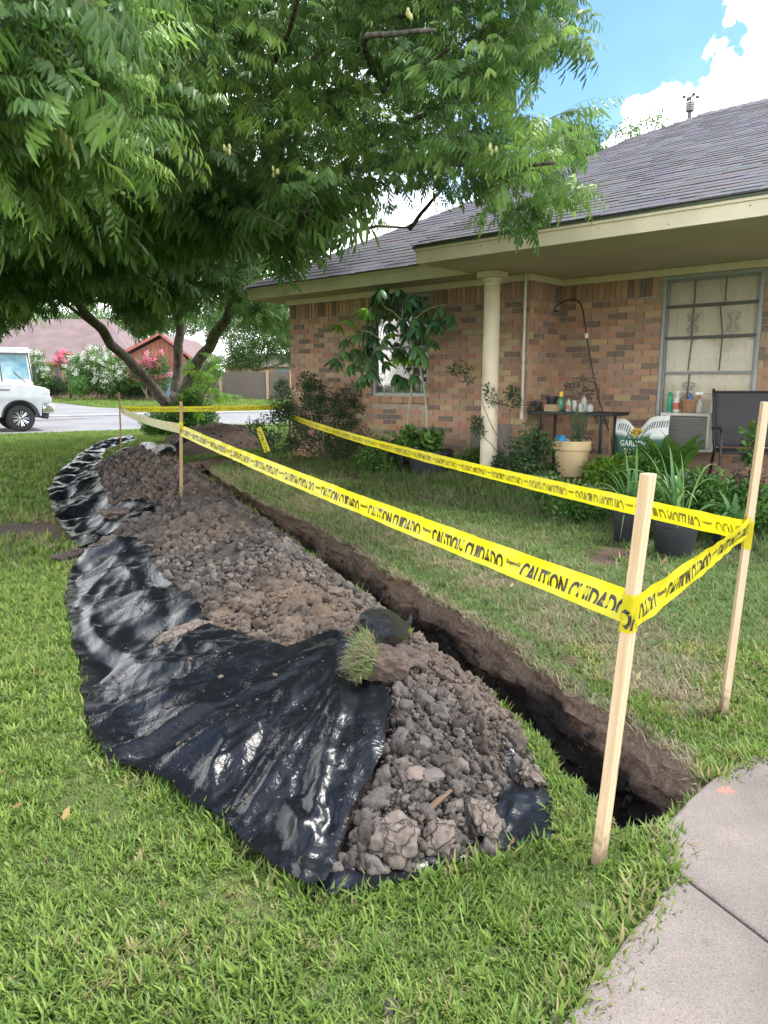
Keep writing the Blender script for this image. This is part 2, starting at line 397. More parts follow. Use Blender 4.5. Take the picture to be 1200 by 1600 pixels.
def build_ground():
    pts = []
    def grid(x0, x1, y0, y1, st):
        xs = np.arange(x0, x1, st); ys = np.arange(y0, y1, st * .87); X, Y = np.meshgrid(xs, ys)
        X = X + (np.arange(len(ys)) % 2)[:, None] * st / 2; X = X + RNG.uniform(-.25, .25, X.shape) * st; Y = Y + RNG.uniform(-.25, .25, Y.shape) * st
        return np.stack([X.ravel(), Y.ravel()], 1)
    A = grid(-2.6, 2.6, .9, 4.6, .07); B = grid(-6, 6, -1, 13, .3)
    B = B[~((B[:, 0] > -2.7) & (B[:, 0] < 2.7) & (B[:, 1] > .8) & (B[:, 1] < 4.7))]
    C = grid(-40, 40, -8, 60, 1.6); C = C[~((C[:, 0] > -6.4) & (C[:, 0] < 6.4) & (C[:, 1] > -1.4) & (C[:, 1] < 13.4))]
    D = grid(-600, 600, -300, 900, 60); D = D[~((abs(D[:, 0]) < 44) & (D[:, 1] > -12) & (D[:, 1] < 64))]
    P = np.concatenate([A, B, C, D]); P = P[d_poly(P[:, 0], P[:, 1], TP) > .02]
    n0 = len(TRENCH); V = [Vector(t) for t in TP] + [Vector(p) for p in P]
    E_ = [(i, (i + 1) % n0) for i in range(n0)]
    vo, eo, fo, *_ = delaunay_2d_cdt(V, E_, [], 0, 1e-6)
    vo = np.array([(v.x, v.y) for v in vo]); fo = np.array([f for f in fo if len(f) == 3])
    cen = vo[fo].mean(1); ar = [((b[0] - a[0]) * (c[1] - a[1]) - (b[1] - a[1]) * (c[0] - a[0])) for a, b, c in vo[fo]]
    keep = ~in_poly(cen[:, 0], cen[:, 1], TP); fo = np.where((np.array(ar) < 0)[:, None], fo[:, ::-1], fo)[keep]
    z = zg(vo[:, 0], vo[:, 1]) + .012 * fbm(vo[:, 0] * 3, vo[:, 1] * 3, 3, 2) * (np.hypot(vo[:, 0], vo[:, 1]) < 30)
    ins = in_poly(vo[:, 0], vo[:, 1], SP); z = np.where(ins, z - .02, z)
    me = np_mesh('lawn', np.column_stack([vo, z]), fo.tolist(), None, True, None, {'dry': dryness(vo[:, 0], vo[:, 1]), 'dirt': dirtness(vo[:, 0], vo[:, 1])})
    s = N('lawn_soil'); n1 = s.noise(6, 6, vec=s.geo()); n2 = s.noise(90, 5, vec=s.geo()); n3 = s.noise(350, 3, vec=s.geo())
    g = s.mix(s.mr(n2, .35, .65), (.06, .09, .02), (.13, .18, .045)); g = s.mix(s.mr(n3, .45, .62, 0, .6), g, (.15, .125, .07))
    st = s.mix(s.mr(n3, .35, .65), (.16, .12, .07), (.30, .25, .15)); dt = s.mix(s.mr(n2, .3, .7), (.085, .06, .045), (.17, .125, .095))
    c = s.mix(s.attr('dry', out='Fac'), g, st); c = s.mix(s.mr(s.math('ADD', s.attr('dirt', out='Fac'), s.mr(n2, .3, .7, -.15, .15)), .3, .6), c, dt)
    s.pbr(c, .95, s.bump(s.math('ADD', n2, s.math('MULTIPLY', n3, .6)), .9, .012), spec=.15)
    me.materials.append(s.mat); tag(link('lawn', me), kind='structure')
build_ground()

TSG = [1]
def build_trench():
    n = len(TRENCH); rows = 26; DEPTH = .55
    # inward normals
    area = sum(TP[i][0] * TP[(i + 1) % n][1] - TP[(i + 1) % n][0] * TP[i][1] for i in range(n)); sg = 1 if area > 0 else -1; TSG[0] = sg
    V = []; Cc = []
    for k in range(rows + 1):
        q = k / rows
        for i in range(n):
            a = TRENCH[i - 1]; b = TRENCH[(i + 1) % n]; t = (b - a); t.normalize(); nx, ny = -t.y * sg, t.x * sg
            p = TRENCH[i]; z = -DEPTH * q
            sx = i * .03 * 3; o = 0
            if 0 < k:
                o = .030 * float(fbm(sx * .8, q * 5, 2, 60)) + (.016 + .05 * q) * float(fbm(sx * 2.2, q * 9, 3, 61, .6)) + .03 * q + (-.012 if k < 4 else 0)
                o += .022 * max(0, float(fbm(sx * 3, q * 14, 2, 62))) * 2
            x, y = p.x + nx * o, p.y + ny * o; V.append((x, y, float(zg(x, y)) + float(.012 * fbm(p.x * 3, p.y * 3, 3, 2)) + z))
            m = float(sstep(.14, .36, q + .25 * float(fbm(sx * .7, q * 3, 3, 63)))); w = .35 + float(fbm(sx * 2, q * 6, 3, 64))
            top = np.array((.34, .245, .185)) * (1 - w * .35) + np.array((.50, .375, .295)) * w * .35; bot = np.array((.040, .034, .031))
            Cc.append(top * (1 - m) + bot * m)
    Fc = [(k * n + i, k * n + (i + 1) % n, (k + 1) * n + (i + 1) % n, (k + 1) * n + i) for k in range(rows) for i in range(n)]
    Fc.append(tuple(rows * n + i for i in range(n)))
    s = N('trench_clay'); c = s.attr('col'); n2 = s.noise(45, 6, vec=s.geo()); n3 = s.noise(140, 4, vec=s.geo())
    c = s.mix(1, c, s.mix(s.mr(n2, .3, .7), (.6, .6, .6), (1.3, 1.3, 1.3)), 'MULTIPLY')
    s.pbr(c, s.mr(n2, .3, .7, .6, .95), s.bump(s.math('ADD', n2, s.math('MULTIPLY', n3, .5)), 1, .02), spec=.25)
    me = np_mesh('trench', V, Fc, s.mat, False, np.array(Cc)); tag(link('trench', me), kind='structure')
build_trench()

# concrete patio slab, split by its control joint
def build_slab():
    s = N('concrete'); n1 = s.noise(3, 6, vec=s.geo()); n2 = s.noise(60, 5, .7, vec=s.geo()); n3 = s.noise(230, 4, .75, vec=s.geo())
    c = s.mix(s.mr(n1, .35, .65), (.165, .140, .124), (.265, .228, .202)); c = s.mix(s.mr(n2, .38, .6), s.mix(.35, c, (.17, .14, .122)), c)
    c = s.mix(s.mr(n3, .54, .62, 0, .65), c, (.06, .05, .045)); c = s.mix(s.mr(n3, .34, .42, .6, 0), c, (.36, .31, .29))
    v = s.n('ShaderNodeTexVoronoi', {'Vector': s.geo(), 'Scale': 7}).outputs['Distance']; c = s.mix(s.mr(v, .035, .09, .55, 0), c, (.14, .12, .11))
    # sprayed orange marking spot by the trench corner
    d = s.n('ShaderNodeVectorMath', {0: s.geo(), 1: G(1134, 1246)}, operation='DISTANCE').outputs['Value']
    dd = s.math('ADD', d, s.mr(n2, .3, .7, -.02, .02)); c = s.mix(s.mr(dd, .008, .032, .75, 0), c, (.75, .22, .12))
    s.pbr(c, .9, s.bump(s.math('ADD', n2, n3), .5, .004), spec=.2)
    p1, p2 = G(1060, 1380), G(1215, 1500); dv = (p2 - p1).normalized(); nn = Vector((-dv.y, dv.x, 0))
    for side in (1, -1):
        # clip polygon by the joint line
        P = [Vector((p.x, p.y, 0)) for p in resample(SLAB, .06, True)]; out = []
        off = p1 + nn * side * .002
        for i in range(len(P)):
            a, b = P[i], P[(i + 1) % len(P)]; da, db = (a - off).dot(nn) * side, (b - off).dot(nn) * side
            if da >= 0: out.append(a)
            if da * db < 0: out.append(a.lerp(b, da / (da - db)))
        bm = bmesh.new(); vs = [bm.verts.new((p.x + .004 * math.sin(p.x * 60), p.y, .022)) for p in out]; f = bm.faces.new(vs)
        if f.normal.z < 0: f.normal_flip()
        f.normal_update()
        if f.normal.z < 0: bmesh.ops.reverse_faces(bm, faces=[f])
        r = bmesh.ops.extrude_face_region(bm, geom=[f]); vv = [g for g in r['geom'] if isinstance(g, bmesh.types.BMVert)]
        for q in vs: q.co.z = -.10
        bmesh.ops.recalc_face_normals(bm, faces=bm.faces)
        me = bpy.data.meshes.new('patio_slab'); bm.to_mesh(me); bm.free(); me.materials.append(s.mat)
        o = tag(link('patio_slab', me), kind='structure'); b = o.modifiers.new('b', 'BEVEL'); b.width = .008; b.segments = 2; b.limit_method = 'ANGLE'
build_slab()

# road, kerb, driveway
def strip(s0, s1, t0, t1, dz, nt=60):
    V = []; 
    for i in range(nt + 1):
        t = t0 + (t1 - t0) * i / nt
        for s_ in np.linspace(s0, s1, 9):
            x = -10 + .821 * t - .571 * s_; y = 23 + .571 * t + .821 * s_; V.append((x, y, float(zg(x, y)) + dz))
    return V, [(i * 9 + j, (i + 1) * 9 + j, (i + 1) * 9 + j + 1, i * 9 + j + 1) for i in range(nt) for j in range(8)]
road_m = N('road_concrete'); _n = road_m.noise(.6, 6, vec=road_m.geo()); _n2 = road_m.noise(25, 4, vec=road_m.geo())
road_m = road_m.pbr(road_m.mix(road_m.mr(_n, .3, .7), (.19, .187, .187), (.26, .255, .255)), .85, road_m.bump(_n2, .3, .01), spec=.2)
V, Fc = strip(-.2, 8.6, -90, 120, .035, 160); tag(link('road', np_mesh('road', V, Fc, road_m)), kind='structure')
kb = simple('kerb_concrete', (.30, .30, .30), .9, scale=2); V, Fc = strip(8.62, 8.9, -90, 120, .10, 160)
mb = MB(); mb.add(V, Fc); n0 = len(V); mb.add([(x, y, z - .16) for x, y, z in V], [(i * 9 + 0, i * 9 - n0, (i + 1) * 9 - n0, (i + 1) * 9) for i in range(160)])
tag(mb.build('kerb', kb), kind='structure')
dw = [Tm(u, v) for u, v in ((-140, 622), (60, 628.5), (110, 633), (152, 638), (230, 641), (230, 650), (-140, 668))]
dw = resample(dw, 1.0, True); bm = bmesh.new(); vs = [bm.verts.new((p.x, p.y, zgf(p.x, p.y) + .05)) for p in dw]; bmesh.ops.triangulate(bm, faces=[bm.faces.new(vs)])
me = bpy.data.meshes.new('driveway'); bm.to_mesh(me); bm.free(); me.materials.append(road_m); tag(link('driveway', me), kind='structure')
DWP = [(p.x, p.y) for p in dw]

# ================================================================ SPOIL HEAP, CLODS, PLASTIC
soil = N('spoil_soil'); _n1 = soil.noise(4, 5, vec=soil.geo()); _n2 = soil.noise(60, 6, vec=soil.geo()); _n3 = soil.noise(220, 4, vec=soil.geo())
_c = soil.mix(1, soil.attr('col'), soil.mix(soil.mr(_n2, .3, .7), (.6, .6, .6), (1.3, 1.3, 1.3)), 'MULTIPLY')
SOIL = soil.pbr(_c, .95, soil.bump(soil.math('ADD', _n2, soil.math('MULTIPLY', _n3, .5)), 1, .015), spec=.2)
BROWN = [(hitS(430, 955), .42), (hitS(380, 975), .3), (hitS(500, 960), .25), (hitS(210, 735), .6), (hitS(250, 770), .5)]
def brownness(x, y):
    b = np.zeros(np.shape(x))
    for c, r in BROWN: b = np.maximum(b, 1.2 * np.exp(-((x - c.x) ** 2 + (y - c.y) ** 2) / r ** 2))
    return np.clip(b + np.where(np.asarray(y) < 2.6, .25, .7) * fbm(np.asarray(x) * 3.2, np.asarray(y) * 3.2, 4, 70), 0, 1)
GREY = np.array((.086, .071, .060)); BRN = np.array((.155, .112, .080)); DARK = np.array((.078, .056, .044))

def px_poly(L): return [hitS(u, v) for u, v in L]
SHEETS = {}
SHEETS['near'] = px_poly([(326, 986), (372, 1000), (420, 1018), (452, 1025), (490, 1008), (530, 1003), (566, 1030), (600, 1085), (612, 1108), (606, 1150), (598, 1190), (580, 1232), (560, 1262), (548, 1290), (542, 1325), (530, 1345), (512, 1400), (480, 1408),
        (430, 1376), (380, 1335), (340, 1296), (300, 1272), (262, 1238), (208, 1212), (172, 1205), (150, 1170), (134, 1130), (140, 1090), (190, 1050), (250, 1020)])
SHEETS['middle'] = px_poly([(216, 838), (238, 868), (262, 905), (300, 940), (326, 975), (330, 990), (300, 1060), (200, 1100), (134, 1120), (124, 1050), (110, 985), (102, 945), (108, 905), (122, 868), (170, 858)])
SHEETS['far'] = px_poly([(243, 797), (205, 778), (176, 790), (160, 760), (148, 738), (165, 706), (215, 690), (204, 684), (160, 692), (120, 716), (88, 745), (74, 772), (82, 800), (98, 830), (122, 862), (160, 846), (200, 826)])
SHEETS['under'] = px_poly([(780, 1150), (822, 1170), (852, 1235), (876, 1325), (838, 1322), (785, 1336), (736, 1346), (655, 1376), (590, 1398), (500, 1412), (470, 1400), (520, 1362), (600, 1372), (690, 1340), (770, 1306), (776, 1235), (800, 1222)])
SHEETS['fold'] = px_poly([(560, 985), (600, 970), (643, 972), (642, 1000), (636, 1022), (610, 1016), (590, 1030), (560, 1018)])
SHP = {k: [(p.x, p.y) for p in v] for k, v in SHEETS.items()}
def under_sheet(x, y, keys=('near', 'middle', 'far', 'fold')):
    m = np.zeros(np.shape(x), bool)
    for k in keys: m |= in_poly(x, y, SHP[k])
    return m

def ridged0(n): return (1 - 2 * np.abs(n)) ** 2 - .5
def build_pile():
    root = empty('spoil_heap', (PILE[10].x, PILE[10].y, 0), 0, 'long heap of dug grey clods and brown clay on black plastic beside the trench', 'soil heap')
    for nm, poly, rt in (('soil', PP, root), ('soil', HP, None)):
        if rt is None:
            rt = empty('spoil_heap', (HEAP2[2].x, HEAP2[2].y, 0), 0, 'smaller dark soil heap at the far end of the trench near the dark shrub', 'soil heap')
        xs = [p[0] for p in poly]; ys = [p[1] for p in poly]
        st = .022; X, Y = np.meshgrid(np.arange(min(xs) - .1, max(xs) + .1, st), np.arange(min(ys) - .1, max(ys) + .1, st))
        ins = in_poly(X, Y, poly); d = d_poly(X.ravel(), Y.ravel(), poly).reshape(X.shape); d = np.where(ins, d, -d)
        sh = under_sheet(X, Y); rough = np.clip(d / .1, 0, 1)
        l1 = 1 - 2 * np.abs(fbm(X * 7, Y * 7, 3, 50)); l2 = 1 - 2 * np.abs(fbm(X * 18, Y * 18, 2, 51))
        disp = (.030 * (l1 - .6) + .016 * (l2 - .6) + .010 * fbm(X * 40, Y * 40, 2, 52)) * rough
        bz_ = np.clip(brownness(X, Y) - .45, 0, 1) * (Y < 5); disp = disp + bz_ * (.05 * ridged0(fbm(X * 9 + .3 * fbm(X * 5, Y * 5, 2, 57), Y * 9, 4, 56, .6)) + .02) * rough; disp = np.where(sh, -.035, disp)
        Z = S(X, Y) + disp; Z = np.where(d < .0, zg(X, Y) - .03, Z)
        ok = d > -.06; idx = -np.ones(X.shape, int); idx[ok] = np.arange(ok.sum())
        q = ok[:-1, :-1] & ok[1:, :-1] & ok[:-1, 1:] & ok[1:, 1:]; a, b = np.where(q)
        Fc = np.stack([idx[a, b], idx[a, b + 1], idx[a + 1, b + 1], idx[a + 1, b]], 1)
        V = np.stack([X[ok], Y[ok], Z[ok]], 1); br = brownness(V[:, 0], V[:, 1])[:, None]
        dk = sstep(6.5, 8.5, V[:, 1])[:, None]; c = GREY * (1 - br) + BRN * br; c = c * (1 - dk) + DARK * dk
        o = rt.location; V = V - np.array(o)
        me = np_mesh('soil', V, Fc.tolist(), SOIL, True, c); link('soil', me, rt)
        # clods lying thickly over the heap: uncountable
        n = 74000 if poly is PP else 1800; x = RNG.uniform(min(xs), max(xs), n * 3); y = min(ys) + (max(ys) - min(ys)) * RNG.uniform(0, 1, n * 3) ** (1.6 if poly is PP else 1)
        k = in_poly(x, y, poly) & ~under_sheet(x, y) ; x, y = x[k], y[k]
        br = brownness(x, y); keep = (RNG.uniform(size=len(x)) > br * .55) & (RNG.uniform(size=len(x)) > .85 * sstep(6.4, 7.4, y)) & ((fbm(x * 4, y * 4, 3, 77) > RNG.uniform(-.45, .0, len(x))) | (y < 2.4))
        x, y, br = x[keep][:n], y[keep][:n], br[keep][:n]
        sc = np.exp(RNG.normal(-.05, .74, len(x))) * np.interp(y, [1.5, 3, 6, 9], [.0046, .0062, .0098, .015]); sc = np.clip(sc, .0028, np.where(y < 4, .027, .04))
        z = S(x, y) + sc * .3 + .004
        P = np.stack([x, y, z], 1) - np.array(o)
        dk = sstep(6.5, 8.5, y)
        scatter('clods', 'clod', P, np.stack([RNG.uniform(0, 6.28, len(x)) for _ in range(3)], 1), sc, rt, dry=np.clip(br * .6 + .9 * fbm(x * 2.3, y * 2.3, 3, 78), 0, 1))

def clod_mesh(i, sub=2, crag=.35, mat=None, flat=1.):
    from mathutils import noise
    bm = bmesh.new(); bmesh.ops.create_icosphere(bm, subdivisions=sub, radius=1)
    sx, sy, sz = random.uniform(.8, 1.25), random.uniform(.8, 1.2), random.uniform(.55, .95) * flat; off = Vector((i * 7.1, i * 3.3, 0))
    for v in bm.verts:
        p = v.co.copy(); k = 1 + crag * noise.noise(p * 1.3 + off) + crag * .6 * noise.noise(p * 3.1 + off) - .25 * abs(noise.noise(p * 2 + off * 2))
        v.co = Vector((p.x * sx, p.y * sy, p.z * sz)) * k
    me = bpy.data.meshes.new('clod'); bm.to_mesh(me); bm.free(); me.polygons.foreach_set('use_smooth', [True] * len(me.polygons))
    if mat: me.materials.append(mat)
    return me
cm_ = N('clod_soil'); _r = cm_.n('ShaderNodeObjectInfo').outputs['Random']; _d = cm_.attr('dry', 'INSTANCER', 'Fac')
_c = cm_.ramp(_r, [(0, (.050, .042, .036)), (.35, (.080, .069, .061)), (.8, (.112, .098, .087)), (1, (.165, .142, .122))]); _c = cm_.mix(_d, _c, (.145, .105, .077))
_n = cm_.noise(180, 4, vec=cm_.geo()); _c = cm_.mix(1, _c, cm_.mix(cm_.mr(_n, .3, .7), (.7, .7, .7), (1.25, 1.25, 1.25)), 'MULTIPLY')
CLOD = cm_.pbr(_c, .95, cm_.bump(_n, .8, .004), spec=.15)
lib('clod', [clod_mesh(i, 3 if i < 6 else 2, .62, CLOD) for i in range(10)])
build_pile()
def trench_clods():
    n = 5200; t = RNG.integers(0, len(TRENCH), n); q = RNG.beta(3.0, 1.1, n); P = []
    for i, k in zip(t, q):
        a = TRENCH[i]; w = random.uniform(.02, .05 + .09 * k); c = Vector((0, 0, 0)); b = TRENCH[(i + 1) % len(TRENCH)]; tt = (b - a).normalized(); nx, ny = -tt.y * TSG[0], tt.x * TSG[0]
        P.append((a.x + nx * w * (.4 + k * .6), a.y + ny * w * (.4 + k * .6), zgf(a.x, a.y) - .55 * min(k, .985)))
    P = np.array(P); ok = in_poly(P[:, 0], P[:, 1], TP); P = P[ok]; s = np.exp(RNG.normal(0, .5, len(P))) * .0065
    scatter('trench_clods', 'trclod', P, np.stack([RNG.uniform(0, 6.28, len(P)) for _ in range(3)], 1), s, None)
lib('trclod', [clod_mesh(30 + i, 2, .6, simple('wet_clay', (.065, .053, .048), .85, .3, 60, .8, bscale=200)) for i in range(4)])
trench_clods()

# --- black plastic sheets
pl = N('black_plastic'); _n1 = pl.noise(5, 6, vec=pl.geo(), dist=1.5); _n2 = pl.noise(22, 5, .6, vec=pl.geo(), dist=2.2); _n3 = pl.noise(160, 3, .6, vec=pl.geo(), dist=.6); _n4 = pl.noise(9, 6, .65, vec=pl.geo()); _k1 = pl.math('ABSOLUTE', pl.math('SUBTRACT', pl.noise(11, 4, .5, vec=pl.geo(), dist=.8), .5)); _k2 = pl.math('ABSOLUTE', pl.math('SUBTRACT', pl.noise(32, 3, .5, vec=pl.geo(), dist=.6), .5))
_dust = pl.math('MULTIPLY', pl.mr(_n4, .42, .72, 0, 1), pl.mr(_n3, .4, .66, .25, 1))
_c = pl.mix(pl.mr(_dust, .40, 1, 0, .30), (.006, .007, .009), (.20, .185, .165))
_mk = pl.mr(pl.noise(3.5, 3, vec=pl.geo()), .38, .62, .15, 1)
_h = pl.math('MULTIPLY', _mk, pl.math('ADD', pl.math('MULTIPLY', _k1, -2.2), pl.math('ADD', pl.math('MULTIPLY', _k2, -.9), pl.math('MULTIPLY', _n3, .03))))
PLASTIC = pl.pbr(_c, pl.mr(_dust, 0, 1, .27, .42), pl.bump(_h, .42, .012), spec=.36)
def make_sheet(key, label, wr, step=.016, lift=.022):
    poly = resample(SHEETS[key], step * 1.3, True)
    rag = [Vector((p.x + .012 * float(fbm(p.x * 14, p.y * 14, 2, 88)), p.y + .012 * float(fbm(p.x * 14, p.y * 14, 2, 89)), 0)) for p in poly]
    P2 = [(p.x, p.y) for p in rag]; xs = [p[0] for p in P2]; ys = [p[1] for p in P2]
    X, Y = np.meshgrid(np.arange(min(xs), max(xs), step), np.arange(min(ys), max(ys), step)); X = X + (np.arange(X.shape[0]) % 2)[:, None] * step / 2
    k = in_poly(X, Y, P2); gx, gy = X[k], Y[k]; dd = d_poly(gx, gy, P2); gx, gy = gx[dd > step * .5], gy[dd > step * .5]
    n0 = len(P2); V = [Vector(p) for p in P2] + [Vector(p) for p in zip(gx.tolist(), gy.tolist())]
    vo, eo, fo, *_ = delaunay_2d_cdt(V, [(i, (i + 1) % n0) for i in range(n0)], [], 1, 1e-6)
    vo = np.array([(v.x, v.y) for v in vo]); x, y = vo[:, 0], vo[:, 1]
    de = d_poly(x, y, P2)
    w = wr(x, y); z = S(x, y) + lift + w * (.35 + .65 * np.clip(de / .08, 0, 1))
    z = np.maximum(z, zg(x, y) + .012)
    fo = [list(f) for f in fo if len(f) >= 3]
    o3 = SHEETS[key][0]; base = Vector((sum(xs) / n0, sum(ys) / n0, 0))
    me = np_mesh('plastic_sheet', np.column_stack([x - base.x, y - base.y, z]), fo, PLASTIC, True)
    bm = bmesh.new(); bm.from_mesh(me); bmesh.ops.recalc_face_normals(bm, faces=bm.faces)
    if sum(f.normal.z for f in bm.faces) < 0: bmesh.ops.reverse_faces(bm, faces=bm.faces)
    bm.to_mesh(me); bm.free()
    o = link('plastic_sheet', me, None, (base.x, base.y, 0)); tag(o, label, 'plastic sheet')
    return o
def ridged(n, k=1.): return (1 - 2 * np.abs(n)) ** 2 - .5
def folds(x, y, ang, fr, seed, st=.18):
    c, s_ = math.cos(ang), math.sin(ang); a = x * c + y * s_; b = -x * s_ + y * c
    b = b + .08 * fbm(a * 2.5, b * 2.5, 2, seed + 5)
    return ridged(fbm(a * fr * st, b * fr, 3, seed, .45))
PV = SHEETS['near'][6]
def crum(x, y, fr, seed, o=3):          # flat facets meeting in sharp creases, like crumpled film
    wx = x + .10 / fr * 8 * fbm(x * fr * .6, y * fr * .6, 2, seed + 50) ; wy = y + .10 / fr * 8 * fbm(x * fr * .6, y * fr * .6, 2, seed + 60)
    return np.abs(fbm(wx * fr, wy * fr, o, seed, .5)) * -2 + .35
def creases(x, y, n, seed, amp, wd, ln, angf, box):
    g = np.random.default_rng(seed); out = np.zeros(np.shape(x)); x0, x1, y0, y1 = box
    for i in range(n):
        cx, cy = g.uniform(x0, x1), g.uniform(y0, y1); a = angf(cx, cy, g); L = g.uniform(*ln); w = g.uniform(*wd); A = g.uniform(*amp) * (1 if g.uniform() < .7 else -.8)
        u = (x - cx) * math.cos(a) + (y - cy) * math.sin(a); v = -(x - cx) * math.sin(a) + (y - cy) * math.cos(a) + g.uniform(-.25, .25) * u * u / L
        out += A * np.exp(-np.abs(v) / w) * np.clip(1 - (u / L) ** 2, 0, 1)
    return out
def bbox(k): X = [p.x for p in SHEETS[k]]; Y = [p.y for p in SHEETS[k]]; return min(X), max(X), min(Y), max(Y)
def wr_near(x, y):
    dx, dy = x - PV.x - .03, y - PV.y - .02; th = np.arctan2(dy, dx); rr = np.hypot(dx, dy)
    th = th + .16 * fbm(x * 2.2, y * 2.2, 2, 91)
    fan = crum(th * 3.6, rr * .5 + 7, 1., 92); amp = np.clip(rr / .4, .12, 1) * .075
    fan2 = crum(th * 8, rr * .9 + 3, 1., 97)
    w = fan * amp * .30 + fan2 * amp * .15 + .016 * crum(x, y, 3.4, 93) + .004 * crum(x, y, 9, 94)
    w = w + creases(x, y, 70, 5, (.008, .022), (.015, .045), (.15, .55), lambda a, b, g: math.atan2(b - PV.y, a - PV.x) + g.normal() * .25, bbox('near')) + creases(x, y, 240, 6, (.002, .007), (.008, .02), (.04, .16), lambda a, b, g: math.atan2(b - PV.y, a - PV.x) + g.normal() * .8, bbox('near'))
    e = np.exp(-((x - SHEETS['near'][15].x) ** 2 + (y - SHEETS['near'][15].y) ** 2) / .05); w = w + e * .03 * crum(x, y, 16, 96)
    return w
def wr_mid(x, y): return .045 * crum(x * .8 + y * .35, y * .9 - x * .5, 2.6, 101) + .008 * crum(x, y * 1.3, 5, 102) + creases(x, y, 60, 7, (.012, .035), (.02, .06), (.15, .6), lambda a, b, g: 2.5 + g.normal() * .5, bbox('middle')) + creases(x, y, 160, 8, (.003, .010), (.012, .025), (.06, .2), lambda a, b, g: g.uniform(0, 3.1), bbox('middle'))
def wr_far(x, y): return .075 * crum(x + y * .3, y * 1.2, 1.7, 111) + .035 * crum(x, y, 3.8, 112) + .01 * crum(x, y, 9, 113) + .02 + creases(x, y, 70, 9, (.02, .06), (.025, .07), (.15, .6), lambda a, b, g: 2.7 + g.normal() * .7, bbox('far'))
def wr_und(x, y): return .016 * crum(x, y, 7, 121) + .006 * crum(x, y, 24, 123) + creases(x, y, 120, 12, (.006, .018), (.008, .02), (.05, .18), lambda a, b, g: .9 + g.normal() * .6, bbox('under'))
make_sheet('middle', 'crumpled black plastic sheet draped over the left flank of the heap, midway along', wr_mid, .02)
make_sheet('near', 'large black plastic sheet fanned in long folds over the near left flank of the heap', wr_near, .0105, .034)
make_sheet('far', 'glossy bunched black plastic sheet curling round the far left end of the heap', wr_far, .028, .03)
make_sheet('under', 'edge of black plastic sheet sticking out from under the near tip of the heap', wr_und, .011, .014)
make_sheet('fold', 'small turned up flap of black plastic beside the grass sod on the heap', wr_und, .012, .05)
n = 900; _x = RNG.uniform(-3.6, .5, n * 8); _y = RNG.uniform(1.4, 8, n * 8); _k = under_sheet(_x, _y, ('near', 'middle', 'far')) & (fbm(_x * 3, _y * 3, 3, 140) > .02); _x, _y = _x[_k][:n], _y[_k][:n]
scatter('soil_crumbs', 'clod', np.stack([_x, _y, S(_x, _y) + np.where(in_poly(_x, _y, SHP['near']), wr_near(_x, _y) + .034, np.where(in_poly(_x, _y, SHP['middle']), wr_mid(_x, _y) + .022, wr_far(_x, _y) + .03)) + .001], 1), None, np.exp(RNG.normal(0, .5, len(_x))) * .0026, None, dry=np.full(len(_x), .5))
# stand-up bits of plastic behind the heap
def flap(L, z, label, seed):
    V = []; Fc = []; L = smooth_line(L, 2); n = len(L); rows = 7
    for i, p in enumerate(L):
        for j in range(rows):
            q = j / (rows - 1); t = i / (n - 1)
            hh = z * (.35 + .65 * math.sin(math.pi * min(1, t * 1.05))) * (1 + .5 * float(fbm(i * .35, 0, 2, seed)))
            V.append((p.x + .10 * q + .05 * float(fbm(i * .6, q * 3, 2, seed + 1)), p.y + .18 * q + .09 * float(fbm(i * .5, q * 3, 2, seed + 2)), Sf(p.x, p.y) + hh * math.sin(q * 2.0) + .01))
    Fc = [(i * rows + j, (i + 1) * rows + j, (i + 1) * rows + j + 1, i * rows + j + 1) for i in range(n - 1) for j in range(rows - 1)]
    o = link('plastic_sheet', np_mesh('plastic_sheet', V, Fc, PLASTIC)); tag(o, label, 'plastic sheet'); o.modifiers.new('t', 'SOLIDIFY').thickness = .002; o.modifiers.new('s', 'SUBSURF').levels = 1
flap([hitS(u, v) for u, v in ((246, 706), (262, 704), (280, 699), (300, 692), (322, 690))], .16, 'black plastic rising to a point at the left end of the smaller heap', 201)
flap([hitS(u, v) for u, v in ((172, 712), (200, 705), (215, 702), (236, 708), (250, 716))], .10, 'twisted scrap of black plastic lying over the crest of the far heap end', 211)

# --- separate lumps one could pick up
LUMP = N('lump_soil'); _n = LUMP.noise(70, 6, vec=LUMP.obj()); _v = LUMP.n('ShaderNodeTexVoronoi', {'Vector': LUMP.n('ShaderNodeVectorMath', {0: LUMP.obj(), 1: LUMP.n('ShaderNodeVectorMath', {0: LUMP.n('ShaderNodeTexNoise', {'Vector': LUMP.obj(), 'Scale': 30}).outputs[1], 1: (.035, .035, .035)}, operation='MULTIPLY').outputs[0]}).outputs[0], 'Scale': 17}, feature='DISTANCE_TO_EDGE').outputs['Distance']
_c = LUMP.mix(LUMP.mr(_n, .3, .7), (.115, .092, .076), (.20, .165, .14)); _c = LUMP.mix(LUMP.mr(LUMP.math('ADD', _v, LUMP.mr(LUMP.noise(20, 4, vec=LUMP.obj()), .42, .6, 0, .03)), 0, .020, .8, 0), _c, (.05, .04, .034))
LUMPM = LUMP.pbr(_c, .95, LUMP.bump(LUMP.math('ADD', LUMP.mr(_v, 0, .05), LUMP.math('MULTIPLY', _n, .5)), .9, .01), spec=.15)
DLUMP = simple('dark_lump', (.075, .058, .048), .95, .35, 30, 1, bscale=120, bdist=.008)
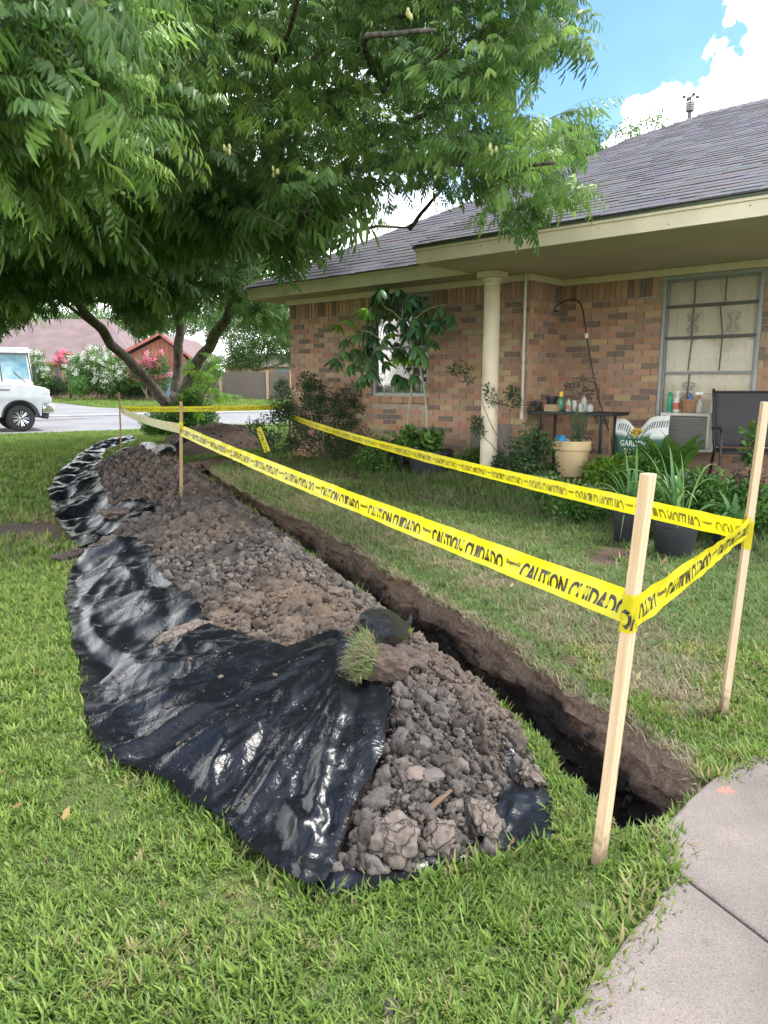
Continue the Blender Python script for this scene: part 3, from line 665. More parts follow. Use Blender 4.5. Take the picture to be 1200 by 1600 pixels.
def lump(u, v, r, label, flat=.6, mat=None, crag=.4, rot=(0, 0, 0), cat='clod', dz=0, name='soil_clod', sub=4, sq=1.):
    me = clod_mesh(random.randint(10, 99), sub, crag, mat or LUMPM, flat); p = hitS(u, v)
    for q in me.vertices: q.co = Vector((q.co.x * r, q.co.y * r * sq, q.co.z * r))
    me.polygons.foreach_set('use_smooth', [True] * len(me.polygons))
    o = link(name, me, None, (p.x, p.y, p.z + r * flat * .45 + dz)); o.rotation_euler = rot; return tag(o, label, cat)
lump(617, 1335, .054, 'left of three big pale cracked clay slabs at the near tip of the heap', .42, rot=(R(52), R(-6), R(8)), dz=.034)
lump(686, 1328, .048, 'middle of three big pale cracked clay slabs at the near tip of the heap', .45, rot=(R(42), R(10), R(-12)), dz=.026)
lump(757, 1303, .042, 'rightmost and smallest of three big cracked clay slabs at the heap tip', .7, rot=(R(40), R(8), R(30)), dz=.028)
lump(826, 1226, .050, 'long broken clod lying on the plastic at the right edge of the heap', .7, rot=(0, R(20), R(-50)), sq=.6, dz=.01, crag=.8)
lump(285, 1000, .105, 'rounded mound of pale soil resting on plastic left of the brown clay', .55, rot=(0, R(-12), R(30)), dz=-.02, crag=.3, sq=.75)
lump(192, 806, .17, 'flat brown pat of soil lying on the glossy far plastic sheet', .3, rot=(0, 0, R(20)), sq=.8)
lump(332, 1066, .02, 'crumb of soil on the plastic just below the pale mound', .8)
lump(650, 1213, .030, 'left of two smooth rounded tan stones in the clods', .6, crag=.12, name='stone', cat='stone', mat=simple('tan_stone', (.17, .13, .105), .8, bump=.3))
lump(673, 1215, .028, 'right of two smooth rounded stones in the clods, greyer one', .6, crag=.12, name='stone', cat='stone', mat=simple('grey_stone', (.12, .10, .09), .8, bump=.3))
lump(866, 1165 + 120, .012, 'small brown crumb on the black plastic corner near the stake', .8)
lump(612, 1578, .022, 'dark crumb of soil lying alone on the front lawn', .6, crag=.5, mat=DLUMP)
for i, (u, v, r, l) in enumerate(((395, 1000, .045, 'knobbly brown clay lump at the plastic edge, left one'), (455, 985, .06, 'biggest brown clay lump above the plastic edge'), (520, 965, .042, 'brown clay lump right of the biggest brown lump'), (345, 965, .04, 'brown clay lump at the left end of the brown clay patch'), (440, 930, .05, 'brown clay lump at the top of the brown clay patch'), (548, 1000, .03, 'small brown clay lump left of the grass sod'), (110, 875, .10, 'dark clod fallen on the lawn between two plastic sheets'), (130, 868, .08, 'brown clod wedged between the middle and far plastic sheets'), (270, 760, .08, 'dark clod low on the far heap right of the glossy plastic'))):
    lump(u, v, r, l, .5, mat=DLUMP if i > 5 else simple('brown_clay%d' % i, (.135, .097, .07), .95, .3, 20, 1, bscale=90, bdist=.01), crag=.75, rot=(random.uniform(-.3, .3), random.uniform(-.3, .3), i), dz=-r * .15)
st = MB(); a, b = hitS(655, 1290), hitS(705, 1252); a.z += .012; b.z += .03; st.tube([a, a.lerp(b, .5) + Vector((0, 0, .006)), b], [.007, .008, .004], 6)
tag(st.build('stick', simple('stick_bark', (.14, .09, .06), .9)), 'short broken brown stick lying on the clods near the tip', 'stick')
# ================================================================ GRASS (uncountable)
def blade(mb, p, yaw, L, w, lean, curl, nseg=3):
    dx, dy = math.cos(yaw), math.sin(yaw); sx, sy = -dy, dx; vs = []; x = z = 0; an = lean
    for i in range(nseg + 1):
        q = i / nseg; ww = w * (1 - q ** 1.6) * .5 * (.75 + .5 * math.sin(q * 2.4))
        c = Vector((p[0] + dx * x, p[1] + dy * x, z))
        if i == nseg: vs.append(c)
        else: vs += [c + Vector((sx, sy, 0)) * ww, c - Vector((sx, sy, 0)) * ww]
        x += math.sin(an) * L / nseg; z += math.cos(an) * L / nseg; an += curl / nseg
    b = [(2 * i, 2 * i + 1, 2 * i + 3, 2 * i + 2) for i in range(nseg - 1)] + [(2 * nseg - 2, 2 * nseg - 1, 2 * nseg)]
    mb.add(vs, b)
def tuft(n, rad, L, w, lean=(.1, .9), curl=(.2, 1.1), mat=None, seg=3):
    mb = MB()
    for _ in range(n):
        r = rad * math.sqrt(random.random()); a = random.uniform(0, 6.28)
        blade(mb, (r * math.cos(a), r * math.sin(a)), random.uniform(0, 6.28), L * random.uniform(.5, 1.2), w * random.uniform(.7, 1.2), random.uniform(*lean), random.uniform(*curl), seg)
    return mb.mesh('tuft', mat, True)
STRAW = ((.31, .27, .12), (.42, .39, .20))
GM = leaf_mat('grass_blades', [(.10, .175, .03), (.155, .25, .042), (.215, .315, .06), (.29, .38, .085)], .5, .35, .3, dry=STRAW)
GM2 = leaf_mat('grass_blades_greyish', [(.10, .17, .05), (.15, .235, .065), (.20, .29, .09), (.26, .33, .13)], .55, .35, .25, dry=((.26, .22, .13), (.40, .36, .25)))  # greyer green blades of the mown, wild and thin tufts
lib('tuftlush', [tuft(11, .026, .036, .0062, (.25, 1.35), (.0, 1.0), GM) for _ in range(5)] + [tuft(13, .028, .030, .0030, (.4, 1.5), (.0, .7), GM2) for _ in range(4)] + [tuft(8, .02, .042, .0066, (.15, 1.1), (.2, 1.2), GM) for _ in range(2)] + [tuft(9, .03, .040, .0045, (.6, 1.5), (-.4, .6), GM) for _ in range(3)])
lib('tuftmown', [tuft(10, .022, .030, .0030, (.3, 1.35), (.1, .9), GM2) for _ in range(8)])
lib('tuftwild', [tuft(12, .04, .13, .006, (.05, .7), (.3, 1.6), GM2, 4) for _ in range(6)])
lib('tuftfar', [tuft(22, .10, .06, .011, (.1, .9), (.2, .9), GM, 2) for _ in range(6)])

def build_grass():
    bad = [SP, TP]
    def mask(x, y, edge=.0):
        m = ~in_poly(x, y, TP); sl = in_poly(x, y, SP); m &= ~sl | (d_poly(x, y, SP) < .012)
        ph = in_poly(x, y, PP) | in_poly(x, y, HP); m &= ~ph
        for k in SHP: m &= ~in_poly(x, y, SHP[k])
        return m
    def region(x0, x1, y0, y1, dens):
        n = int((x1 - x0) * (y1 - y0) * dens); return RNG.uniform(x0, x1, n), RNG.uniform(y0, y1, n)
    # view wedge
    def wedge(x, y, m=1.5): return (np.abs(x) < (.56 * y + m)) & (y > .3)
    P = {'lush': [], 'mown': [], 'wild': [], 'far': []}
    def put(kind, x, y, sc, dr):
        P[kind].append((x, y, zg(x, y) + .012 * fbm(x * 3, y * 3, 3, 2) - .003, sc * np.ones(len(x)) * RNG.uniform(.7, 1.25, len(x)), dr))
    for (y0, y1, dl) in ((.3, .95, 1800), (.95, 2.4, 6200), (2.4, 4.2, 3000), (4.2, 7, 900), (7, 11, 420)):
        x, y = region(-.56 * y1 - 1.5, .56 * y1 + 1.5, y0, y1, dl); k = wedge(x, y) & mask(x, y) & ((np.abs(x) < .56 * y + .3) | (RNG.uniform(size=len(x)) < .4)); x, y = x[k], y[k]
        rs = right_side(x, y); dr = dryness(x, y); di = dirtness(x, y)
        clump = fbm(x * 7, y * 7, 3, 15)
        k = RNG.uniform(size=len(x)) > di * 1.25; k &= RNG.uniform(size=len(x)) < 1.0 + .55 * clump + .25 * (~rs)
        x, y, rs, dr, cl = x[k], y[k], rs[k], dr[k], clump[k]
        grow = 1 + .35 * (y0 > 2) + .5 * (y0 > 4) + .6 * (y0 > 6)
        L = ~rs; put('lush', x[L], y[L], grow * (1 + .6 * cl[L]) * .78, dr[L])
        M = rs & (y < 3.0) & (x > .75) & (dr < .6) ; put('lush', x[M], y[M], grow * .8, dr[M])
        M2 = rs & ~M; put('mown', x[M2], y[M2], grow * 1.05, dr[M2])
    for (y0, y1, dl) in ((11, 15, 130), (15, 24, 60), (24, 56, 14)):
        x, y = region(-.56 * y1 - 1, .56 * y1 + 1, y0, y1, dl); s = road_s(x, y)
        k = wedge(x, y, 1) & mask(x, y) & ((s < -.25) | (s > 8.95)) & ~in_poly(x, y, DWP) & ((x < -.0 * y) | (y < 12))
        x, y = x[k], y[k]; put('far', x, y, (1.0 if y0 < 15 else 1.3 if y0 < 24 else 2.6), np.clip(.0 + .2 * fbm(x, y, 2, 4), 0, .3))
    # tall weeds in the strip along the wall
    ws = [G(u, v) for u, v in ((470, 726), (560, 748), (640, 760), (700, 782), (800, 806), (900, 826), (960, 838), (1010, 820), (1110, 850), (1170, 890), (1290, 960), (1290, 740), (1000, 712), (760, 716), (560, 706))]
    WP = [(p.x, p.y) for p in ws]
    x, y = region(-1.5, 4.3, 4.2, 11, 330); k = in_poly(x, y, WP) & (RNG.uniform(size=len(x)) < .6 + 1.4 * fbm(x * 3, y * 3, 3, 44)); x, y = x[k], y[k]
    dw = d_poly(x, y, WP); put('wild', x, y, .5 + .7 * np.clip(dw / .4, 0, 1), .12 * np.ones(len(x)))
    # fringe on the trench lips, hanging in; ragged tufts over the slab edge
    L = TRENCH[:len(TR_R)]; n = 1500; i = RNG.integers(0, len(L) - 1, n); t = RNG.uniform(size=n)
    x = np.array([L[a].x for a in i]) * (1 - t) + np.array([L[a + 1].x for a in i]) * t + RNG.uniform(-.01, .045, n); y = np.array([L[a].y for a in i]) * (1 - t) + np.array([L[a + 1].y for a in i]) * t
    put('mown', x, y, 1.25, np.clip(RNG.uniform(.45, 1.25, n), 0, 1))
    L = TR_L; n = 900; i = RNG.integers(0, len(L) - 1, n); x = np.array([L[a].x for a in i]) - RNG.uniform(0, .05, n); y = np.array([L[a].y for a in i]) + RNG.uniform(-.02, .02, n)
    k = ~in_poly(x, y, TP); x, y = x[k], y[k]; put('lush', x, y, 1.0, np.full(len(x), .12))
    E_ = resample(SLAB[:11], .02); n = 950; i = RNG.integers(0, len(E_) - 1, n); x = np.array([E_[a].x for a in i]) + RNG.normal(-.012, .022, n); y = np.array([E_[a].y for a in i]) + RNG.normal(.0, .02, n)
    k = ~in_poly(x, y, TP) & ~((y > 1.66) & (y < 1.9) & (x > .62) & (x < .92)); x, y = x[k], y[k]; put('lush', x, y, 1.35, np.full(len(x), .2))
    # grass leaning round the sheet edges and stake feet
    for k_ in ('near', 'middle', 'under', 'far'):
        E_ = resample(SHEETS[k_], .02, True); n = 900; i = RNG.integers(0, len(E_), n); x = np.array([E_[a].x for a in i]) + RNG.normal(0, .02, n); y = np.array([E_[a].y for a in i]) + RNG.normal(0, .02, n)
        q = mask(x, y); x, y = x[q], y[q]; put('lush', x, y, 1.15, np.full(len(x), .1))
    names = {'lush': 'lawn_grass', 'mown': 'dry_lawn_grass', 'wild': 'weeds', 'far': 'distant_grass'}
    tot = 0
    for kd, L in P.items():
        A = [np.concatenate([np.broadcast_to(q[j], q[0].shape) for q in L]) for j in range(5)]; tot += len(A[0])
        o = scatter(names[kd], 'tuft' + kd, np.stack(A[:3], 1), None, A[3], None, dry=A[4], tilt=.25)
    print('grass tufts', tot)
build_grass()

rt = MB()
for i in range(150):
    k = random.randrange(3, len(TR_R) - 4); p = TR_R[k]; q = TR_L[min(len(TR_L) - 1, k)]; inn = (Vector((q.x, q.y, 0)) - Vector((p.x, p.y, 0))).normalized(); z0 = zgf(p.x, p.y) - random.uniform(.0, .22); c = Vector((p.x, p.y, z0)) - inn * .01; L = random.uniform(.03, .10); P = [c.copy()]
    for j in range(4): c = c + (inn * random.uniform(.1, .5) + Vector((random.uniform(-.4, .4), random.uniform(-.4, .4), -.7))).normalized() * L / 4; P.append(c.copy())
    rt.tube(P, [.0014, .0012, .001, .0008, .0004], 4)
rt.build('hanging_roots', simple('root_fibre', (.34, .24, .14), .9), None, kind='stuff')
# ================================================================ STAKES AND TAPE
def wood(name, a, b):
    s = N(name); tcn = s.n('ShaderNodeTexCoord').outputs['Object']; mp = s.n('ShaderNodeMapping', {'Vector': tcn, 'Scale': (60, 60, 3.0)}).outputs[0]
    n1 = s.noise(1, 6, .6, vec=mp, dist=1.2); w = s.n('ShaderNodeTexWave', {'Vector': mp, 'Scale': .35, 'Distortion': 5, 'Detail': 3, 'Detail Scale': 1.2}).outputs[1]
    c = s.mix(s.mr(s.math('ADD', n1, s.math('MULTIPLY', w, .35)), .4, .95), a, b)
    k = s.n('ShaderNodeTexVoronoi', {'Vector': s.n('ShaderNodeMapping', {'Vector': tcn, 'Scale': (14, 14, 4.5)}).outputs[0], 'Scale': 1}).outputs['Distance']
    c = s.mix(s.mr(k, .06, .17, .8, 0), c, (.18, .08, .03)); n3 = s.noise(14, 3, vec=tcn); c = s.mix(s.mr(n3, .62, .75, 0, .35), c, (.28, .2, .13))
    sz = s.n('ShaderNodeSeparateXYZ', {0: tcn}).outputs[2]; c = s.mix(s.mr(s.math('ADD', sz, s.mr(s.noise(40, 3, vec=tcn), .3, .7, -.04, .04)), .03, .10, .7, 0), c, (.12, .09, .06))
    return s.pbr(c, .75, s.bump(n1, .25, .002), spec=.25)
WOODM = wood('pine_stake_wood', (.50, .34, .19), (.68, .52, .35))
WOODM2 = wood('weathered_stake_wood', (.24, .15, .07), (.32, .225, .115))
STK = {}
def stake(key, base, topuv, w, t, yaw, mat, label, bury=.12):
    r = ray(*topuv); best = None        # top: where the sight line passes closest above the base
    tt = (base.x * r.x + base.y * r.y) / (r.x ** 2 + r.y ** 2); top = Vector((r.x * tt, r.y * tt, H + r.z * tt))
    ax = (top - base); L = ax.length; q = ax.to_track_quat('Z', 'Y')
    bm = bmesh.new(); hw, ht = w / 2, t / 2; n = 9
    rings = []
    for i in range(n + 1):
        z = -bury + (L + bury) * i / n; rings.append([bm.verts.new((x * hw + random.uniform(-.0004, .0004), y * ht + random.uniform(-.0004, .0004), z)) for x, y in ((-1, -1), (1, -1), (1, 1), (-1, 1))])
    for a, b in zip(rings, rings[1:]):
        for k in range(4): bm.faces.new((a[k], a[(k + 1) % 4], b[(k + 1) % 4], b[k]))
    bm.faces.new(rings[-1]); bm.faces.new(rings[0][::-1])
    me = bpy.data.meshes.new('wooden_stake'); bm.to_mesh(me); bm.free(); me.materials.append(mat)
    o = link('wooden_stake', me, None, base); o.rotation_mode = 'QUATERNION'; o.rotation_quaternion = q @ Euler((0, 0, yaw)).to_quaternion()
    md = o.modifiers.new('b', 'BEVEL'); md.width = .0012; md.segments = 2
    tag(o, label, 'stake', 'wooden stakes carrying the caution tape'); STK[key] = (base, top, o); return o
stake('near', G(935, 1350), (1013, 740), .034, .021, R(-28), WOODM, 'nearest pale wooden stake, on the strip between heap and trench')
stake('right', G(1130, 1116), (1196, 628), .042, .02, R(12), WOODM, 'pale wooden stake at the right edge, on the grass behind the concrete slab')
stake('far', march(283, 776, Sf, 4.5, 12), (283, 627), .040, .02, R(5), WOODM2, 'brown wooden stake driven into the middle of the soil heap')
_p = Dp(188, 688, 9.7); stake('back', Vector((_p.x, _p.y, zgf(_p.x, _p.y))), (186, 613), .036, .02, R(0), WOODM2, 'farthest thin wooden stake on the lawn behind the plastic, at left')
_p = Dp(452, 690, 10.4); stake('bush', Vector((_p.x, _p.y, zgf(_p.x, _p.y))), (452, 628), .036, .02, R(20), WOODM2, 'wooden stake hidden in the dark shrub at the house corner')

tp = N('caution_yellow'); _n = tp.noise(40, 3); _c = tp.mix(_n, (.66, .58, .008), (.74, .67, .02))
TAPE = tp.pbr(_c, .38, tp.bump(tp.noise(55, 4, .6, dist=1), .35, .003), spec=.45, trans=.38)
tp2 = N('caution_yellow_backlit'); TAPE2 = tp2.pbr(tp2.mix(tp2.noise(30, 3), (.55, .50, .16), (.64, .60, .34)), .35, tp2.bump(tp2.noise(40, 4), .4, .004), spec=.6, trans=.55)  # unprinted run: its backlit, overexposed look is put into a paler yellow
INK = simple('tape_ink', (.018, .016, .012), .45, bump=.02); INKB = simple('tape_ink_seen_through', (.22, .19, .015), .5, bump=.02)
def text_mesh(txt, size, bold=.02, shear=.25, xs=.8):
    cu = bpy.data.curves.new('txt', 'FONT'); cu.body = txt; cu.size = size; cu.offset = bold * size; cu.shear = shear; cu.resolution_u = 3
    ob = bpy.data.objects.new('txt', cu); COL.objects.link(ob); dg = bpy.context.evaluated_depsgraph_get(); dg.update()
    me = ob.evaluated_get(dg).to_mesh(); V = [(v.co.x * xs, v.co.y) for v in me.vertices]; Fc = [tuple(p.vertices) for p in me.polygons]
    ob.evaluated_get(dg).to_mesh_clear(); bpy.data.objects.remove(ob); bpy.data.curves.remove(cu); x0 = min(v[0] for v in V)
    return [(x - x0, y) for x, y in V], Fc, max(v[0] for v in V) - x0
def clip_low(V, Fc, y0):
    bm = bmesh.new(); vs = [bm.verts.new((x, y, 0)) for x, y in V]
    for f in Fc:
        try: bm.faces.new([vs[i] for i in f])
        except ValueError: pass
    bmesh.ops.bisect_plane(bm, geom=bm.verts[:] + bm.edges[:] + bm.faces[:], plane_co=(0, y0, 0), plane_no=(0, 1, 0), clear_inner=True)
    bm.verts.ensure_lookup_table(); bm.verts.index_update(); R_ = ([(v.co.x, v.co.y) for v in bm.verts], [tuple(v.index for v in f.verts) for f in bm.faces]); bm.free(); return R_
_V, _F, WCAP = text_mesh('CAUTION CUIDADO', .062, .03, .22, .62)
_Vc, _Fc = clip_low(_V, _F, .0105)
_Vs, _Fs, WSM = text_mesh('Empire', .0155, .03, .1, .9)
PHRASE = (_Vc, _Fc); PITCHT = .44
print('phrase width', WCAP, WSM)
def tape_run(label, P, Q, tilt0=0., tilt1=0., sag=.02, text=True, mat=None, off=0., width=.072, wrap=(), phase=.0, tw=0, name='caution_tape'):
    root = empty(name, P, 0, label, 'caution tape'); L = (Q - P).length; d = (Q - P).normalized(); up = Vector((0, 0, 1)); nrm0 = d.cross(up).normalized()
    def pt(s, w):           # s along (m), w across (m, up positive), returns point and normal
        q = s / L; c = P + d * s - Vector((0, 0, 1)) * sag * 4 * q * (1 - q)
        an = tilt0 * (1 - q) + tilt1 * q + tw * math.sin(math.pi * q) + .10 * math.sin(s * 3.3 + 1) + .05 * math.sin(s * 8); nn = (nrm0 * math.cos(an) + up * math.sin(an)); uu = d.cross(nn) * -1
        uu = (up - d * up.dot(d)).normalized() * math.cos(an) - nrm0 * math.sin(an)
        crease = .0022 * math.sin(s * 17 + w * 60 + 2 * math.sin(s * 5)) + .0016 * math.sin(s * 47 - w * 130 + 3 * math.sin(s * 9)) + (.10 * abs(w + .020) if w < -.020 else 0) + (.12 * abs(w - .024) if w > .024 else 0)
        return c + uu * w + nn * crease - P, nn
    ns = max(20, int(L / .02)); nw = 8; V = []
    for i in range(ns + 1):
        for j in range(nw + 1): V.append(pt(L * i / ns, width * (j / nw - .5))[0])
    Fc = [(i * (nw + 1) + j, i * (nw + 1) + j + 1, (i + 1) * (nw + 1) + j + 1, (i + 1) * (nw + 1) + j) for i in range(ns) for j in range(nw)]
    link('ribbon', np_mesh('ribbon', V, Fc, mat or TAPE, True), root)
    if text:
        fr = MB(); bk = MB(); s = off
        while s < L:
            fr = MB(); bk = MB()
            for (VV, FF, x0, yb) in ((_Vc, _Fc, 0, -.031), (_Vs, _Fs, WCAP + .016, -.004)):
                a = []; b = []; okx = True
                for x, y in VV:
                    ss = s + x0 + x
                    if ss > L - .002 or ss < .002: okx = False; break
                    p, n = pt(ss, yb + y + .0); a.append(p + n * .0009); b.append(p - n * .0009)
                if okx: fr.add(a, FF); bk.add(b, [f[::-1] for f in FF])
                else:
                    sel = [all(.002 < s + x0 + VV[i][0] < L - .002 for i in f) for f in FF]
                    a = [pt(min(max(s + x0 + x, 0), L), yb + y)[0] + pt(min(max(s + x0 + x, 0), L), yb + y)[1] * .0009 for x, y in VV]; fr.add(a, [f for f, k in zip(FF, sel) if k])
            # round mark after the small word
            c0 = s + WCAP + .016 + WSM + .008
            if .01 < c0 < L - .01:
                for rad, r2 in ((.0062, .0044),):
                    ring = []; 
                    for k in range(16):
                        an = k * math.pi / 8; ring += [pt(c0 + rad * math.cos(an), .001 + rad * math.sin(an)), pt(c0 + r2 * math.cos(an), .001 + r2 * math.sin(an))]
                    fr.add([p + n * .0009 for p, n in ring], [(2 * k, (2 * k + 2) % 32, (2 * k + 3) % 32, 2 * k + 1) for k in range(16)])
                    cr = [pt(c0 + dx * .004, .001 + dy * .004) for dx, dy in ((-.2, -1), (.2, -1), (.2, 1), (-.2, 1), (-1, -.2), (1, -.2), (1, .2), (-1, .2))]
                    fr.add([p + n * .0009 for p, n in cr], [(0, 1, 2, 3), (4, 5, 6, 7)])
            s += PITCHT
            if fr.v: fr.build('printing', INK, root)
            if bk.v: bk.build('printing_reverse', INKB, root)
    for (bp, yawv, wv, th) in wrap:      # a flat turn of tape round a stake
        pass
    return root
def on_stake(key, u, v, push=.012):
    b, t, o = STK[key]; best = min((b.lerp(t, k / 200) for k in range(201)), key=lambda p: abs((p - Vector((0, 0, H))).normalized().dot(ray(u, v).normalized()) - 1))
    return best
def to_cam(p, d): return p + (Vector((0, 0, H)) - p).normalized() * d
pF = to_cam(on_stake('far', 283, 672), .014); pN = to_cam(on_stake('near', 983, 948), .018)
pN2 = to_cam(on_stake('near', 988, 962), .02); pR = to_cam(on_stake('right', 1178, 824), .016)
pR2 = on_stake('right', 1172, 830) + Vector((.0, -.0, 0)); pB = on_stake('bush', 452, 650); pK = on_stake('back', 187, 639); pB2 = on_stake('bush', 452, 636)
tape_run('yellow caution tape stretched from the stake in the heap to the nearest stake', pF, pN, R(14), R(4), .015, off=-.10)
tape_run('short yellow caution tape slanting between the nearest stake and the right stake', pN2, pR, R(-6), R(-8), .004, off=-.20)
tape_run('yellow caution tape with mirrored lettering from right stake to the dark shrub', pR2, pB, R(4), R(2), .05, off=-.22)
tape_run('farthest level yellow caution tape with mirrored lettering in front of the tree trunk', pB2, pK, 0, 0, .01, off=.05, width=.072)
tape_run('pale folded caution tape sagging between the farthest stake and the heap stake', pK + Vector((.01, -.01, 0)), pF + Vector((0, .03, .01)), R(35), R(10), .03, text=False, mat=TAPE2)
_a = Dp(404, 668, 9.0); _b = Dp(418, 706, 8.9)
tape_run('loose end of caution tape hanging down in front of the dark shrub', _a, _b, R(10), R(40), 0, off=.01, text=True, width=.07)
# turns of tape round the near, right and heap stakes (part of the tape that is knotted there)
def knot(key, centre_uv, hgt, w, t, yaw_extra, label, txt=None, tilt=0.):
    b, tpt, so = STK[key]; c = on_stake(key, *centre_uv); ax = (tpt - b).normalized(); q = so.rotation_quaternion
    root = empty('caution_tape', c, 0, label, 'caution tape'); V = []; n = 40; rows = 5
    def pos(a, z):
        ca, sa = math.cos(a), math.sin(a); k = max(abs(ca) / (w / 2), abs(sa) / (t / 2)); x, y = ca / k, sa / k; k2 = 1 + .003 / max(.004, math.hypot(x, y))
        return q @ Vector((x * k2, y * k2, 0)) + ax * (z + tilt * x) + (q @ Vector((ca, sa, 0))) * .0008 * math.sin(z * 300 + a * 3)
    for i in range(n):
        for j in range(rows): V.append(pos(2 * math.pi * i / n, hgt * (j / (rows - 1) - .5)))
    Fc = [(i * rows + j, ((i + 1) % n) * rows + j, ((i + 1) % n) * rows + j + 1, i * rows + j + 1) for i in range(n) for j in range(rows - 1)]
    link('ribbon', np_mesh('ribbon', V, Fc, TAPE, False), root)
    if txt:
        TV, TF, TW = text_mesh(txt, .062, .03, 0, .62); mb = MB(); qi = q.inverted(); camdir = qi @ (Vector((0, 0, H)) - c); a0 = math.atan2(camdir.y, camdir.x)
        rr = (w + t) / 3.2; mb.add([pos(a0 + (x - TW / 2) / rr, y - .035) * 1.0 + (Vector((0, 0, H)) - c).normalized() * .0012 for x, y in TV], TF); mb.build('printing', INK, root)
    return root
knot('near', (984, 955), .085, .034, .021, 0, 'turn of caution tape wrapped round the nearest stake', 'IDA', tilt=.0)
knot('right', (1176, 832), .09, .042, .02, 0, 'turn of caution tape wrapped round the right stake', None, tilt=.4)
knot('far', (283, 668), .08, .04, .02, 0, 'turn of caution tape wrapped round the stake in the heap', 'IU')

# ================================================================ GRASS SOD ON THE HEAP
def sod():
    p = hitS(600, 1065); root = empty('grass_sod', (p.x, p.y, p.z + .055), R(0), 'upturned round sod of soil with green grass on its left face, on the heap', 'sod')
    bm = bmesh.new(); bmesh.ops.create_icosphere(bm, subdivisions=5, radius=1)
    from mathutils import noise
    for v in bm.verts:
        c = v.co; k = .82 + .18 * noise.noise(c * 2.2) + .10 * noise.noise(c * 6) + .05 * noise.noise(c * 14)
        v.co = Vector((max(-.72, min(.75, c.x * 1.15)) * .085 * 1, c.y * .072 * k, c.z * .070 * k)); v.co.x += .006 * noise.noise(c * 5)
    me = bpy.data.meshes.new('soil'); bm.to_mesh(me); bm.free(); me.materials.append(simple('sod_soil', (.095, .068, .052), .95, .35, 40, 1, bscale=140, bdist=.008)); me.polygons.foreach_set('use_smooth', [True] * len(me.polygons)); link('soil', me, root)
    n = 130; a = RNG.uniform(0, 6.28, n); r = .066 * np.sqrt(RNG.uniform(size=n)); P = np.stack([-.058 - .008 * RNG.uniform(size=n), r * np.cos(a), r * np.sin(a)], 1)
    rot = np.stack([RNG.uniform(-.4, .4, n), -1.25 + RNG.uniform(-.5, .5, n), RNG.uniform(-.3, .3, n)], 1)
    scatter('grass', 'tuftwild', P, rot, RNG.uniform(.3, .55, n), root, dry=RNG.uniform(.2, .8, n))
    root.rotation_euler = (R(5), R(18), R(18))
    rt = MB()
    for i in range(26):
        s = Vector((random.uniform(-.04, .05), random.uniform(-.05, 0), -.055)); d = Vector((random.uniform(.2, 1), random.uniform(-.6, .2), random.uniform(-.5, .1))); pts = [s]
        for k in range(5): pts.append(pts[-1] + d.normalized() * .017 + Vector([random.uniform(-.006, .006) for _ in range(3)]))
        rt.tube(pts, [.0012, .0012, .001, .0009, .0007, .0004], 4)
    o = rt.build('roots', simple('pale_roots', (.45, .33, .16), .8), root, kind='stuff')
    return root
sod()
lump(634, 1048, .058, 'crumbly brown soil chunk leaning against the right side of the grass sod', .8, mat=simple('sod_chunk', (.085, .063, .05), .95, .3, 40, 1, bscale=140, bdist=.008), crag=.6, dz=.02, rot=(0, .3, 0))
# ================================================================ THE BRICK HOUSE   local frame: x along the front to the right, y into the house
HO = Vector((1.1823, 8.9903, 0)); HR = math.atan2(-.6681, .7441)
house = empty('brick_house', HO, HR, 'low brick house with grey shingle hip roof, cream fascia and round porch column', 'house')
HM = Matrix.Translation(HO) @ Matrix.Rotation(HR, 4, 'Z')
def HW(x, y, z): return HM @ Vector((x, y, z))
def hray(u, v, y):        # where the sight line of a pixel meets the plane local y
    r = ray(u, v); Mi = HM.inverted(); o = Mi @ Vector((0, 0, H)); d = Mi.to_3x3() @ r; t = (y - o.y) / d.y; return o + d * t
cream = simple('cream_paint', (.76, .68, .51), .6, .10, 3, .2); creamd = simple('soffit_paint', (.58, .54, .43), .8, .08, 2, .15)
mort = simple('mortar', (.38, .31, .25), .95, .2, 12, .6, bscale=120)
bk = N('brick_clay'); _n = bk.noise(26, 6, .65, vec=bk.geo()); _n2 = bk.noise(150, 4, vec=bk.geo())
_c = bk.mix(bk.mr(_n, .50, .72, 0, .6), bk.attr('col'), (.47, .33, .21)); _c = bk.mix(bk.mr(_n, .42, .26, 0, .5), _c, (.13, .09, .075)); _c = bk.mix(bk.mr(_n2, .3, .7, 0, .25), _c, (.5, .4, .3))
BRICK = bk.pbr(_c, .9, bk.bump(bk.math('ADD', _n, bk.math('MULTIPLY', _n2, .6)), .9, .006), spec=.2)
PAL = [(.40, .20, .125), (.36, .19, .12), (.44, .26, .155), (.31, .165, .11), (.42, .225, .165), (.46, .33, .19), (.38, .21, .13), (.43, .25, .17), (.30, .19, .14), (.17, .115, .095), (.14, .10, .085), (.45, .24, .15), (.34, .20, .15), (.42, .30, .18)]
def jbox(mb, x0, y0, z0, x1, y1, z1, col, j=.0018):
    q = lambda: random.uniform(-j, j)
    P = [(x0, y0, z0), (x1, y0, z0), (x1, y1, z0), (x0, y1, z0), (x0, y0, z1), (x1, y0, z1), (x1, y1, z1), (x0, y1, z1)]
    mb.add([(a + q(), b + q(), c + q()) for a, b, c in P], [(0, 3, 2, 1), (4, 5, 6, 7), (0, 1, 5, 4), (1, 2, 6, 5), (2, 3, 7, 6), (3, 0, 4, 7)], col)
WINS = [(-1.81, -.83, .94, 2.235, 0.), (1.86, 2.87, .66, 2.235, .70)]
BR = []   # (x, y, z, yaw, length, height) of every brick, centre front face
